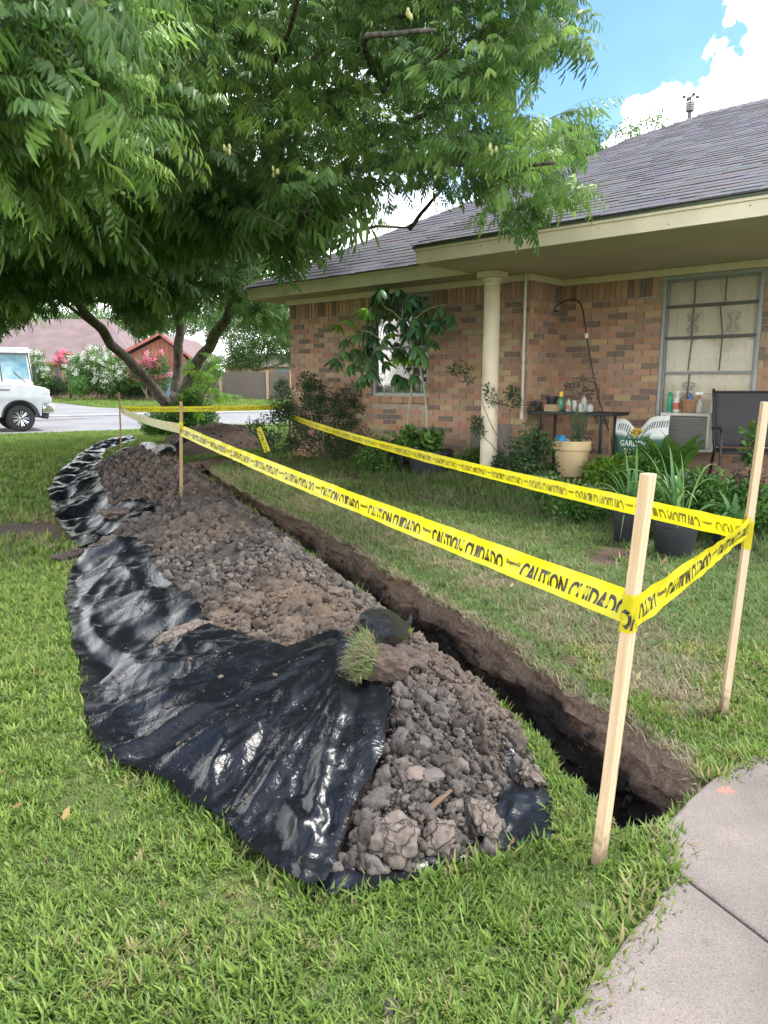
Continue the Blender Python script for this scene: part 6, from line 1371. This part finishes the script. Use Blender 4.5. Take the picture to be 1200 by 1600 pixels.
# things behind the porch column, grey planter, grey tub
for k, (ua, ub, va, lb) in enumerate(((737, 760, 662, 'left grey weathered board standing against the wall behind the column'), (776, 796, 662, 'right grey weathered board standing against the wall behind the column'))):
    xa, xb = hray(ua, 700, -.06).x, hray(ub, 700, -.06).x; zt = hray(ua, va, -.06).z; o = MB().box(-(xb - xa) / 2, -.02, 0, (xb - xa) / 2, .02, zt).build('grey_board', simple('grey_wood%d' % k, (.22, .20, .19), .9, .2, 8, .6)); o.location = HW((xa + xb) / 2, -.06, 0); o.rotation_euler = (0, 0, HR); tag(o, lb, 'board')
pp_ = gp(850, 772); pot(Vector((pp_.x, pp_.y, 0)), .12, .16, .20, 'low pale rimmed pot with a straggly tomato-like weed near the cream pot', mat=simple('pale_clay', (.45, .38, .30), .8)); b0 = Vector((pp_.x, pp_.y, .18))
shrub('straggly_plant', b0, [(Dp(u, v, b0.y), (.13, .1, .10)) for u, v in ((830, 715), (815, 700), (845, 700), (838, 680), (822, 730), (850, 728))], 75, 'shrubdark', 1.15, 'straggly dark green plant growing in the low pale pot', 'plant', 8, rst=.005)
# grey planter with fern
FERN = leaf_mat('fern_leaf', [(.08, .20, .03), (.13, .28, .04), (.18, .36, .06)], .5, .4)
def frond(mb, p, yaw, L, lean, curl, w):
    c = Vector(p); an = lean; f = Vector((math.cos(yaw), math.sin(yaw), 0)); sd = Vector((-f.y, f.x, 0)); n = 16
    for k in range(n):
        d = f * math.sin(an) + Vector((0, 0, 1)) * math.cos(an); c = c + d * L / n; an += curl / n; q = k / n; ww = w * (math.sin(math.pi * (.15 + .85 * q)) ** .7)
        nn = d.cross(sd)
        for s in (-1, 1): leaflet(mb, c, sd * s + d * .35, nn * -1, ww, L / n * 1.05, .2, 2, .05)
b0 = gp(1045, 778); b0 = HW(hray(1040, 738, -.35).x, -.35, .0); pl_ = empty('grey_planter', b0, HR, 'rectangular grey plastic planter holding the bright fern', 'planter'); MB().box(-.24, -.12, 0, .24, .12, .24).build('planter_box', simple('planter_grey', (.10, .095, .11), .6), pl_, bevel=.01); MB().box(-.25, -.13, .205, .25, .13, .235).build('planter_rim', simple('planter_rim_grey', (.12, .11, .13), .6), pl_, bevel=.006)
fb = b0 + Vector((0, 0, .23)); fr = empty('fern', fb, HR, 'bright green sword fern with upright fronds in the grey planter', 'fern')
for i in range(34):
    m = MB(); a_ = random.uniform(0, 6.28); frond(m, (random.uniform(-.2, .2), random.uniform(-.06, .06), 0), a_, random.uniform(.34, .56), random.uniform(.05, .55), random.uniform(.5, 1.5), .055); m.build('frond', FERN, fr, smooth=True)
# variegated bush
b0 = gp(958, 800); b0 = Vector((b0.x, b0.y, 0)); bz = HW(hray(945, 740, -.55).x, -.55, 0)
shrub('variegated_plant', bz, [(at_h(u, v, -.55), (r_, .2, r_ * .9)) for u, v, r_ in ((938, 735, .12), (960, 745, .15), (938, 762, .13), (985, 742, .13), (1000, 760, .14), (960, 775, .14), (980, 725, .09))], 330, 'shrublight', 1.0, 'yellow green variegated bushy plant between the cream pot and the fern', 'plant', 8)
shrub('bushy_green_plant', bz + Vector((.15, -.1, 0)), [(at_h(u, v, -.62), (r_, .2, r_)) for u, v, r_ in ((995, 722, .09), (1010, 735, .1), (975, 765, .12), (1010, 765, .12))], 130, 'shrubmid', 1.0, 'darker green bushy plant just left of the fern', 'plant', 5)
tub_ = HW(hray(1074, 745, -.35).x, -.35, 0.0); bottle(tub_, [(.08, 0), (.10, .02), (.11, .18), (.09, .25), (.06, .27)], simple('grey_tub', (.30, .32, .34), .6, .35, 6, .3), 'mottled grey rounded tub right of the fern below the chair', cat='tub', name='grey_tub')
MB3 = gp(1145, 800)
# strap-leaved lilies in black nursery pots on the lawn
LIL = leaf_mat('lily_leaf', [(.07, .17, .05), (.11, .24, .07), (.15, .30, .09)], .4, .35); LILP = leaf_mat('lily_leaf_pale', [(.26, .40, .14), (.36, .48, .18)], .4, .4)
def strap(mb, base, tip, w, arch):
    ct = base + (tip - base) * .38 + Vector((0, 0, arch * 2.2 + max(0, (tip - base).z) * .45)); P = [base * (1 - t) ** 2 + ct * 2 * t * (1 - t) + tip * t * t for t in [i / 12 for i in range(13)]]; vs = []; side = (tip - base).cross(Vector((0, 0, 1))).normalized()
    for i, p in enumerate(P): ww = w * .5 * (1 - (i / 12) ** 2.2) * (.75 + .25 * math.sin(i / 4)); vs += [p + side * ww, p + Vector((0, 0, -ww * .35)), p - side * ww]
    mb.add(vs, [(3 * i + a_, 3 * i + a_ + 1, 3 * i + a_ + 4, 3 * i + a_ + 3) for i in range(12) for a_ in (0, 1)])
def lily(loc, potr, poth, tips, plabel, llabel, wl=.028):
    pot(loc, potr * .8, potr, poth, plabel, rim=.006); top = loc + Vector((0, 0, poth * .85)); r_ = empty('lily_plant', top, 0, llabel, 'plant')
    tips = list(tips) + [(tips[0][0] * .5 + tips[2][0] * .5 + random.uniform(-70, 70), tips[0][1] + random.uniform(20, 80), random.uniform(-.2, .2), random.uniform(.02, .12), random.random() < .2) for _ in range(13)]
    for u, v, dd, arch, pale in tips:
        t = Dp(u, v, loc.y + dd) - top; m = MB(); strap(m, Vector((random.uniform(-.05, .05), random.uniform(-.05, .05), 0)), t, wl * random.uniform(.8, 1.2), arch); m.build('leaf', LILP if pale else LIL, r_, smooth=True)
l1 = G(1052, 868); lily(l1, .14, .235, [(1000, 700, .1, .0, 0), (1020, 690, 0, 0, 0), (1045, 695, .1, 0, 0), (1062, 705, 0, .02, 1), (1052, 720, -.1, 0, 0), (1130, 738, 0, .12, 1), (1128, 756, -.1, .08, 1), (1010, 730, 0, .05, 0), (990, 745, .1, .05, 0), (1092, 790, -.15, .10, 0), (1035, 740, .15, 0, 0), (1068, 730, .1, .03, 0), (1058, 830, -.2, .12, 1), (1085, 760, .1, .04, 0), (1018, 760, -.1, .05, 0)],
    'black nursery pot in the middle of the lawn, right behind the nearest stake', 'arching strap leaved lily in the middle black pot with long pale leaves')
l2 = G(982, 848); l2 = Vector((l2.x, l2.y, 0)); lily(l2, .12, .25, [(940, 710, 0, 0, 0), (960, 735, .1, 0, 0), (975, 700, .1, 0, 0), (995, 690, 0, 0, 0), (950, 770, 0, .05, 0), (925, 758, 0, .03, 0), (1005, 735, .1, 0, 0), (985, 730, .1, 0, 0), (968, 848, -.12, .16, 1), (1015, 770, 0, .05, 0), (940, 740, 0, .03, 0)],
    'black nursery pot partly hidden behind the nearest stake, left one', 'strap leaved lily in the left black pot with blue green leaves')
l3 = G(1140, 858); lily(l3, .12, .20, [(1100, 790, 0, .05, 0), (1120, 765, .1, 0, 0), (1165, 790, 0, .08, 0), (1150, 770, .1, .0, 0), (1135, 800, -.1, .05, 0), (1110, 815, 0, .06, 0), (1170, 810, -.1, .06, 0)], 'small black pot at right under the crossing caution tapes', 'broad strap leaved plant in the small black pot at right', .05)
for i, (u, v, s, lb, n) in enumerate(((1040, 790, .14, 'feathery green weed behind the middle black pot', 90), (1100, 770, .17, 'leafy weed mass right of the lily leaves', 120), (1160, 790, .15, 'leafy weed behind the right stake', 90), (1075, 790, .13, 'low green weed between middle and right pots', 70), (1010, 790, .12, 'green weed between the two black lily pots', 60), (1195, 810, .16, 'leafy weed at the right edge beyond the stake', 90))):
    b0 = G(u, 838); shrub('leafy_weed', Vector((b0.x, b0.y, 0)), [(Dp(u, v, b0.y), (s, s, s * .9)), (Dp(u + 10, v + 18, b0.y), (s, s, s * .7))], n, 'shrubmid', .9, lb, 'weed', 3, rst=.004)
b0 = HW(hray(1170, 770, -.25).x, -.25, 0); pot(b0, .11, .15, .17, 'grey blue pot below the patio chair holding reddish stems', mat=simple('grey_blue_pot', (.14, .15, .20), .5))
b0 = b0 + Vector((0, 0, .15)); shrub('reddish_plant', b0, [(b0 + Vector((0, 0, .08)), (.14, .1, .09))], 26, 'dried', 1.4, 'wilting reddish plant in the grey blue pot below the chair', 'plant', 4, rst=.004)
b0 = Vector((2.45, 4.7, 0)); cs = HW(hray(1168, 735, -.15).x, -.15, 0); shrub('young_vine', cs, [(at_h(u, v, -.15), (.05, .05, .05)) for u, v in ((1172, 668), (1170, 685), (1176, 700), (1166, 710), (1174, 716))], 16, 'roundleaf', .8, 'young thin vine with few round leaves in front of the chair', 'plant', 4, rst=.004)
# ================================================================ ACROSS THE STREET
def Yp(u, v, y): return Dp(u, v, y)
# truck
tw = Dp(32, 655, 23.6); fwd = Vector((.821, .571, 0)); lft = Vector((-.571, .821, 0)); zr = float(zg(tw.x, tw.y)) + .035
tk = empty('pickup_truck', Vector((tw.x, tw.y, zr)) + lft * .85, math.atan2(.571, .821), 'white pickup truck parked on the street, only its front end in view', 'pickup truck')
paint = simple('white_car_paint', (.50, .52, .54), .25, .02, 3, .01); dkpl = simple('dark_trim', (.03, .032, .035), .5); chrome = simple('chrome', (.75, .76, .78), .15, .05, 5, .02, metal=.9); rub = simple('tyre_rubber', (.02, .02, .021), .85, .2, 30, .3)
def extr(name, prof, y0, y1, mat, parent, bev=.02):
    bm = bmesh.new(); a = [bm.verts.new((x, y0, z)) for x, z in prof]; f = bm.faces.new(a); r = bmesh.ops.extrude_face_region(bm, geom=[f]); bmesh.ops.translate(bm, vec=(0, y1 - y0, 0), verts=[g for g in r['geom'] if isinstance(g, bmesh.types.BMVert)])
    bmesh.ops.recalc_face_normals(bm, faces=bm.faces); me = bpy.data.meshes.new(name); bm.to_mesh(me); bm.free(); me.materials.append(mat); o = link(name, me, parent)
    if bev: b = o.modifiers.new('b', 'BEVEL'); b.width = bev; b.segments = 3; b.limit_method = 'ANGLE'; b.angle_limit = R(35)
    me.polygons.foreach_set('use_smooth', [True] * len(me.polygons)); o.modifiers.new('e', 'EDGE_SPLIT').split_angle = R(40); return o
def arch(cx, r, z0, n=14): return [(cx - r * math.cos(math.pi * i / n), z0 + r * math.sin(math.pi * i / n)) for i in range(n + 1)]
body = [(-5.0, .62)] + arch(-3.95, .56, .50) + [(-3.3, .46), (-.62, .46)] + arch(0, .50, .46) + [(.62, .48), (.66, .86), (.93, .88), (.95, 1.05), (.90, 1.12), (.88, 1.30), (.78, 1.38), (.45, 1.45), (-.4, 1.52), (-1.05, 1.55), (-3.0, 1.42), (-3.2, 1.42), (-5.0, 1.40)]
extr('body', body, -1.0, 1.0, paint, tk, .05); extr('cab', [(-1.0, 1.5), (-1.75, 2.02), (-2.0, 2.06), (-2.9, 2.05), (-3.15, 1.95), (-3.2, 1.4)], -.80, .80, paint, tk, .06)
extr('side_window', [(-1.2, 1.56), (-1.78, 1.95), (-2.85, 1.96), (-2.95, 1.56)], -.815, .815, simple('car_glass', (.03, .04, .045), .1), tk, .01)
extr('bumper', [(.66, .58), (.95, .56), (1.0, .62), (1.0, .86), (.66, .86)], -1.0, 1.0, chrome, tk, .03); extr('air_dam', [(.66, .40), (.82, .38), (.86, .57), (.66, .57)], -.9, .9, dkpl, tk, .02)
extr('wheel_well', [(-.70, .50), (.66, .50), (.60, 1.15), (-.66, 1.15)], -.72, .72, dkpl, tk, 0); extr('grille', [(.90, .9), (.94, .9), (.93, 1.22), (.89, 1.22)], -.7, .7, dkpl, tk, .01)
for s in (-1, 1):
    MB().box(.70, s * .86 - .145 + (-.0), 1.16, .905, s * .86 + .145, 1.32).build('headlight', simple('lamp_lens', (.65, .60, .60), .2), tk, bevel=.03)
    a = MB(); pts = arch(0, .53, .46); a.tube([(x, s * .985, z) for x, z in pts], .035, 8); a.build('wheel_arch', dkpl, tk, smooth=True)
    for cx in (0, -3.95):
        w = MB(); w.lathe([(.24, -.12), (.36, -.13), (.405, -.11), (.42, -.05), (.42, .05), (.405, .11), (.36, .13), (.24, .12)], 40, cap=False); wo = w.build('wheel', rub, tk, smooth=True); wo.location = (cx, s * .86, .42); wo.rotation_euler = (R(90), 0, 0)
        r = MB(); s_o = s; s = -s; r.lathe([(.001, s * .03), (.10, s * .05), (.11, s * .02), (.23, s * .03), (.25, s * .10), (.26, s * .12)], 32, cap=False); r.build('rim', dkpl, wo, smooth=True)
        r = MB()
        for k in range(9):
            an = k * 2 * math.pi / 9; 
            for da in (-.10, .10): c_, s_ = math.cos(an + da), math.sin(an + da); r.tube([(.07 * c_, .07 * s_, s * .085), (.245 * math.cos(an + da * 1.3), .245 * math.sin(an + da * 1.3), s * .11)], .018, 5)
        r.lathe([(.001, s * .095), (.06, s * .09), (.07, s * .07)], 16, cap=False); r.build('spokes', chrome, wo); s = s_o
extr('door_seam', [(-.98, .5), (-.965, .5), (-.985, 1.5), (-1.0, 1.5)], -1.004, 1.004, dkpl, tk, 0); MB().box(-.55, -1.006, 1.30, -.25, -.998, 1.335).build('badge', simple('badge', (.15, .16, .18), .4, metal=.5), tk); MB().box(-1.25, -1.22, 1.5, -1.08, -.98, 1.72).build('mirror', dkpl, tk, bevel=.03)
# van behind it
vc = Dp(4, 640, 28); vz = float(zg(vc.x, vc.y)) + .04; vn = empty('white_van', Vector((vc.x, vc.y, vz)), math.atan2(-.821, .571), 'tall white step van facing the street behind the pickup, at left edge', 'van')
extr('body', [(-5.5, .4), (.55, .4), (.62, .75), (.55, 1.45), (.10, 2.62), (-.1, 2.72), (-5.5, 2.75)], -1.05, 1.05, simple('white_van_paint', (.52, .52, .50), .4, .03, 3, .02), vn, .06)
wsg = N('windscreen'); WSG = wsg.pbr(wsg.mix(wsg.mr(wsg.noise(1.3, 3), .35, .65), (.08, .20, .25), (.32, .42, .42)), .08, spec=.8)
nx, nz_ = (1.17), .45; L_ = math.hypot(nx, nz_)
def on_ws(y, t): return Vector((.55 - .45 * t, y, 1.45 + 1.17 * t)) + Vector((nx, 0, nz_)).normalized() * .004
for a, b in ((-.95, -.02), (.02, .95)): m = MB(); m.quad(on_ws(a, .12), on_ws(b, .12), on_ws(b * .97, .93), on_ws(a * .97, .93)); m.build('windscreen', WSG, vn).modifiers.new('s', 'SOLIDIFY').thickness = .01
for y0 in (-1.02, 0, 1.02): MB().tube([on_ws(y0, .05), on_ws(y0 * .97, .97)], .022, 6).build('windscreen_pillar', dkpl, vn)
for y0 in (-.5, .55): MB().tube([on_ws(y0 + .25, .02) + Vector((.03, 0, 0)), on_ws(y0 - .12, .35) + Vector((.02, 0, 0))], .012, 5).build('wiper', dkpl, vn)
MB().tube([(.3, 1.15, 1.5), (.35, 1.2, 2.1)], .05, 8).build('mirror', dkpl, vn); extr('roof_visor', [(.05, 2.62), (.32, 2.55), (.34, 2.60), (.0, 2.78)], -1.07, 1.07, simple('van_roof_white', (.6, .6, .58), .5), vn, .02)
for s in (-1, 1):
    for cx in (-.4, -4.2): o = MB().lathe([(.001, -.1), (.38, -.1), (.4, 0), (.38, .1), (.001, .1)], 24).build('wheel', rub, vn); o.location = (cx, s * .95, .4); o.rotation_euler = (R(90), 0, 0)
    MB().box(.56, s * .75 - .12, .85, .63, s * .75 + .12, 1.05).build('headlight', chrome, vn, bevel=.02)

# house across
hz = lambda x, y: zgf(x, y)
rb = simple('roof_mauve_shingle', (.175, .125, .12), .95, .18, 1.2, .6, bscale=14, bdist=.03); sid = simple('red_brown_siding', (.30, .115, .075), .8, .12, 2); br2 = simple('pink_brick', (.42, .25, .20), .9, .2, 5, .5)
def wx(u, y): return Dp(u, 600, y).x
x0, x1, yy = wx(-330, 52), wx(215, 52), 52.0; z0 = hz(-20, 52) - .1; fh = empty('red_brick_house', Vector((x0, yy, z0)), 0, 'low pink brick house with a broad mauve brown roof across the street', 'house')
Wd = x1 - x0; MB().box(0, 0, 0, Wd, 9, 2.5).build('wall', br2, fh); fas = simple('red_fascia', (.42, .13, .10), .7); MB().box(-.6, -.85, 2.42, Wd + .3, -.80, 2.62).build('fascia_board', fas, fh)
m = MB(); m.add([(-.7, -.85, 2.6), (Wd + .3, -.85, 2.6), (Wd - 3.5, 4.6, 5.9), (3, 4.6, 5.9), (-.7, 10, 2.6), (Wd + .3, 10, 2.6)], [(0, 1, 2, 3), (1, 5, 2), (5, 4, 3, 2), (4, 0, 3)]); m.build('roof', rb, fh); MB().box(-.6, -.8, 2.44, Wd + .3, 0, 2.5).build('soffit', fas, fh)
for ua, ub, va, vb, nm in ((71, 79, 566, 594, 'window'), (88, 95, 574, 594, 'window'), (-30, 20, 568, 592, 'window')): xa, xb = wx(ua, 52) - x0, wx(ub, 52) - x0; o = MB().box(xa, -.06, Dp(0, vb, 52).z - z0, xb, -.01, Dp(0, va, 52).z - z0).build(nm, simple('dark_pane' + str(ua), (.02, .022, .025), .15), fh); m = MB(); frame(m, xa - .05, xb + .05, Dp(0, vb, 52).z - z0 - .05, Dp(0, va, 52).z - z0 + .05, -.08, -.062, .06); m.build('window_frame', simple('wf' + str(ua), (.3, .2, .17), .6), o)
# gabled wing
y2 = 47.5; xa, xb = wx(186, y2), wx(300, y2); zb = hz(xa, y2) - .1; wg = empty('gabled_house', Vector((xa, y2, zb)), 0, 'gable end with vertical red brown siding behind the tree trunks', 'house'); Wg = xb - xa
apx, apz = Wg * .62, 4.15; ez = 2.75; MB().add([(.3, 0, 0), (Wg - .3, 0, 0), (Wg - .3, 0, ez), (apx, 0, apz - .15), (.3, 0, ez), (.3, 8, 0), (Wg - .3, 8, 0), (Wg - .3, 8, ez), (apx, 8, apz - .15), (.3, 8, ez)], [(0, 1, 2, 3, 4), (9, 8, 7, 6, 5), (0, 5, 6, 1), (1, 6, 7, 2), (0, 4, 9, 5)]).build('wall', sid, wg)
sd_ = MB()
nb = int((Wg - .7) / .28)
for i in range(nb):
    x = .45 + i * .28; zt = ez + (apz - ez) * (x / apx if x < apx else (Wg - x) / (Wg - apx)) - .25; sd_.box(x, -.03, 1.6, x + .05, -.002, zt)
sd_.build('siding_battens', simple('batten_brown', (.24, .09, .06), .8), wg, kind='stuff'); MB().box(.3, -.10, 0, Wg - .3, -.005, 1.55).build('brick_base', br2, wg)
m = MB(); t_ = .12
for xq0, zq0, xq1, zq1 in ((-.3, ez - .2, apx, apz), (Wg + .3, ez - .2, apx, apz)): m.add([(xq0, -.5, zq0), (xq1, -.5, zq1), (xq1, 9, zq1), (xq0, 9, zq0), (xq0, -.5, zq0 + t_), (xq1, -.5, zq1 + t_), (xq1, 9, zq1 + t_), (xq0, 9, zq0 + t_)], [(0, 1, 2, 3), (4, 5, 6, 7), (0, 1, 5, 4), (0, 4, 7, 3)])
m.build('roof', rb, wg); m = MB()
for xq0, zq0, xq1, zq1 in ((-.3, ez - .22, apx, apz - .02), (Wg + .3, ez - .22, apx, apz - .02)): m.add([(xq0, -.54, zq0), (xq1, -.54, zq1), (xq1, -.54, zq1 + .2), (xq0, -.54, zq0 + .2)], [(0, 1, 2, 3)])
m.build('barge_board', fas, wg); xg0, xg1 = wx(243, y2) - xa, wx(272, y2) - xa; MB().box(xg0, -.16, .05, xg1, -.11, 1.9).build('garage_door', simple('pale_blue_door', (.42, .52, .62), .6), wg)
# timber fence, board by board is too fine here
yf = 49.0; xf0, xf1 = wx(322, yf), wx(475, yf); zf = hz(xf0, yf) - .05; fe = empty('timber_fence', Vector((xf0, yf, zf)), 0, 'weathered grey brown timber fence across the street right of the tree', 'fence')
m = MB(); x = 0
while x < xf1 - xf0: h_ = 1.88 + random.uniform(-.02, .02); m.box(x, random.uniform(-.006, .006), 0, x + .135, .02, h_, (random.uniform(.13, .18), .125, .10)); x += .142
fb_ = N('fence_board'); m.build('boards', fb_.pbr(fb_.mix(fb_.noise(3, 4, vec=fb_.geo()), (.11, .095, .08), fb_.attr('col')), .9), fe, vcol=True, kind='stuff')
for u in (345, 418, 455): xq = wx(u, yf) - xf0; MB().box(xq - .08, -.10, 0, xq + .08, -.005, 1.95).build('post', simple('fence_post%d' % u, (.42, .28, .18), .8), fe)
y3 = 70.; xa, xb = wx(352, y3), wx(540, y3); o = empty('distant_house', Vector((xa, y3, hz(xa, y3))), 0, 'distant tan house with brown roof showing over the timber fence', 'house'); MB().box(0, 0, 0, xb - xa, 8, 2.7).build('wall', simple('tan_wall', (.45, .30, .2), .9), o); w_ = xb - xa
MB().add([(-.5, -.6, 2.6), (w_ + .5, -.6, 2.6), (w_ - 3, 4, 4.0), (3, 4, 4.0), (-.5, 9, 2.6), (w_ + .5, 9, 2.6)], [(0, 1, 2, 3), (1, 5, 2), (5, 4, 3, 2), (4, 0, 3)]).build('roof', simple('brown_roof', (.13, .09, .08), .9), o); xq = wx(446, y3) - xa; MB().box(xq - .9, -.05, 1.4, xq + .9, -.005, 2.4).build('window', simple('tealglass', (.2, .3, .32), .2), o)
# crape myrtles, hedges
def bush_far(name, u, vb, y, blobs, lib_, n, scl, label, cat, bloom=None, nb=0, nst=5):
    b = Dp(u, vb, y); b.z = hz(b.x, b.y); root = empty(name, b, 0, label, cat); B = [(*(Dp(a, c, y) - b), ru * y / 1150, ru * y / 1150, rv * y / 1150) for a, c, ru, rv in blobs]
    scatter('foliage', lib_, blob_points(B, n), None, scl, root, tilt=1.2)
    if bloom: P = blob_points([(q[0], q[1] - q[4] * .3, q[2] + q[5] * .35, q[3] * .9, q[4], q[5] * .8) for q in B], nb, .8); scatter('blossom', bloom, P, None, scl * 1.05, root, tilt=1.2)
    for i in range(nst): t = Vector(random.choice(B)[:3]); MB().tube([(random.uniform(-.2, .2), 0, 0), t * .5 + Vector((random.uniform(-.2, .2), 0, 0)), t], [.05, .035, .02], 5).build('stem', TWIG, root)
    return root
bush_far('crape_myrtle', 62, 616, 46, [(58, 575, 14, 24), (68, 590, 14, 20)], 'mytleaf', 260, 1., 'white flowering crape myrtle just right of the pickup', 'flowering shrub', 'whitebloom', 70)
bush_far('crape_myrtle', 150, 618, 45, [(120, 580, 18, 22), (150, 570, 24, 26), (180, 582, 22, 24), (135, 598, 24, 18), (170, 600, 24, 16), (200, 590, 14, 16)], 'mytleaf', 900, 1., 'widest crape myrtle covered in white blossom, left of the tree', 'flowering shrub', 'whitebloom', 190)
bush_far('crape_myrtle', 112, 616, 47.5, [(110, 568, 20, 14), (98, 560, 10, 10)], 'mytleaf', 160, 1., 'pink flowering crape myrtle behind the white one', 'flowering shrub', 'pinkbloom', 110)
bush_far('crape_myrtle', 232, 616, 45, [(225, 578, 20, 16), (245, 570, 18, 18), (215, 590, 16, 14), (255, 590, 14, 14)], 'mytleaf', 330, 1., 'pink flowering crape myrtle right behind the leaning limb', 'flowering shrub', 'pinkbloom', 150)
bush_far('clipped_hedge', 90, 619, 46.5, [(75, 604, 16, 14), (95, 605, 16, 13), (60, 603, 14, 14)], 'hedgeleaf', 420, 1.1, 'dark clipped hedge under the brick house windows', 'hedge')
bush_far('round_bush', 125, 619, 44, [(125, 605, 13, 14)], 'mytleaf', 160, .9, 'small round clipped bush left of the wide white crape myrtle', 'bush')
bush_far('clipped_hedge', 215, 619, 46, [(190, 604, 22, 15), (215, 606, 22, 14), (240, 606, 18, 13), (165, 608, 14, 11)], 'hedgeleaf', 560, 1.1, 'long dark green hedge behind the leaning tree limb', 'hedge')
bush_far('evergreen_shrub', 330, 612, 44, [(318, 590, 18, 22), (335, 575, 14, 18), (300, 585, 16, 22)], 'mytleaf', 330, 1., 'light green bushy shrub left of the timber fence', 'shrub')
def far_tree(u, vb, y, blobs, n, scl, label, lib_='farleaf', tr=.2):
    b = Dp(u, vb, y); b.z = hz(b.x, b.y); root = empty('background_tree', b, 0, label, 'tree'); B = [(*(Dp(a, c, y) - b), ru * y / 1150, ru * y / 1150, rv * y / 1150) for a, c, ru, rv in blobs]
    scatter('crown', lib_, blob_points(B, n, .4), None, scl, root, tilt=1.2); top = Vector(B[0][:3]); MB().tube([(0, 0, 0), top * .5, top], [tr, tr * .7, tr * .3], 8).build('trunk', BARK, root, smooth=True)
    for q in B[1:]: MB().tube([top * .5, Vector(q[:3])], [tr * .4, tr * .12], 6).build('branch', BARK, root, smooth=True)
far_tree(400, 612, 60, [(395, 540, 40, 36), (440, 530, 40, 42), (370, 560, 28, 22), (430, 490, 40, 34), (350, 500, 34, 34), (470, 560, 22, 22)], 1500, 1., 'pale green tree behind the timber fence')
far_tree(250, 612, 78, [(250, 505, 60, 30), (330, 500, 50, 36), (180, 515, 50, 22)], 1300, 1.2, 'tree rising behind the gable end across the street'); far_tree(40, 612, 85, [(40, 490, 60, 30), (120, 500, 50, 30), (-60, 480, 60, 34), (-180, 500, 70, 40)], 1500, 1.4, 'broad tree behind the mauve roof at far left')
far_tree(560, 640, 75, [(560, 500, 60, 60), (480, 530, 40, 50), (650, 480, 70, 60), (760, 500, 60, 60)], 1500, 1.4, 'tree hidden behind the brick house, left of its ridge')
far_tree(905, 640, 26, [(905, 225, 34, 34), (935, 250, 24, 30), (870, 250, 30, 36), (915, 290, 40, 40)], 240, .8, 'light green tree top showing behind the roof left of the clouds')
far_tree(1010, 640, 30, [(985, 205, 22, 18), (1025, 198, 26, 18), (1050, 215, 20, 16), (965, 215, 16, 14)], 48, .75, 'sparse thin treetop just left of the roof weather station', tr=.1)
# shrub and fern-like saplings at the foot of the pecan
b0 = Vector((tb.x + .15, tb.y - .5, tb.z))
shrub('base_shrub', b0, [(Dp(u, v, 17.3), (ru, .5, rv)) for u, v, ru, rv in ((300, 645, .4, .3), (268, 660, .6, .22), (312, 655, .35, .25), (245, 666, .3, .16), (300, 622, .2, .25))], 700, 'shrubmid', 1.2, 'mid green shrub growing round the foot of the pecan trunk', nst=6)
SAPL = leaf_mat('sapling_leaf', [(.18, .36, .04), (.26, .46, .06), (.34, .52, .08)], .45, .45); lib('sapling', [spray(6, SAPL, Ll=.09, wl=.028) for _ in range(3)])
b1 = Vector((tb.x + .5, tb.y - .8, tb.z)); sp_ = empty('sapling', b1, 0, 'bright yellow green sapling with feathery leaves right of the pecan trunk', 'sapling'); P = [Dp(u, v, 17) - b1 for u, v in ((300, 575), (310, 590), (325, 600), (335, 615), (320, 630), (300, 610), (345, 610), (305, 640), (330, 575), (338, 595), (318, 615), (310, 560))]
scatter('crown', 'sapling', [tuple(p + Vector([random.uniform(-.15, .15) for _ in range(3)])) for p in P for _ in range(2)], None, .8, sp_, tilt=.5)
for p in P: MB().tube([(0, 0, 0), p * .55 + Vector((.05, 0, .05)), p], [.02, .014, .006], 5).build('stem', GSTEM, sp_)

# ================================================================ LITTER AND GROUPS
lm = leaf_mat('dead_leaf', [(.22, .12, .05), (.34, .22, .10), (.42, .32, .18)], .8, .1, .1); lib('litter', [clump(1, .004, .05, .018, lm, 0) for _ in range(3)])
n = 90; x = RNG.uniform(-1.6, 2.0, n); y = RNG.uniform(1.1, 5.5, n); k = ~in_poly(x, y, TP) & ~in_poly(x, y, PP) & ~under_sheet(x, y, list(SHP)); x, y = x[k], y[k]
scatter('leaf_litter', 'litter', np.stack([x, y, zg(x, y) + np.where(in_poly(x, y, SP), .025, .03)], 1), np.stack([RNG.uniform(1.2, 1.9, len(x)), RNG.uniform(-.3, .3, len(x)), RNG.uniform(0, 6.28, len(x))], 1), RNG.uniform(.4, 1.0, len(x)), None)
GRP = {'caution tape': 'caution tape strung between the stakes', 'plastic sheet': 'black plastic sheets under and over the heap', 'weed': 'weeds along the front of the house', 'flowering shrub': 'crape myrtles across the street', 'hedge': 'clipped hedges across the street',
       'tree': 'trees around the houses', 'stone': 'smooth stones in the clods', 'jar': 'glass jars on the metal table', 'bottle': 'bottles on the table and the air conditioner', 'clod': 'separate clods and lumps of soil', 'pot': 'plant pots by the house', 'board': 'loose boards by the house', 'brick': 'loose bricks under the cream pot'}
for o in scn.objects:
    if o.parent is None and o.get('category') in GRP and 'group' not in o.keys() and o.name.split('.')[0] != 'pecan_tree': o['group'] = GRP[o['category']]
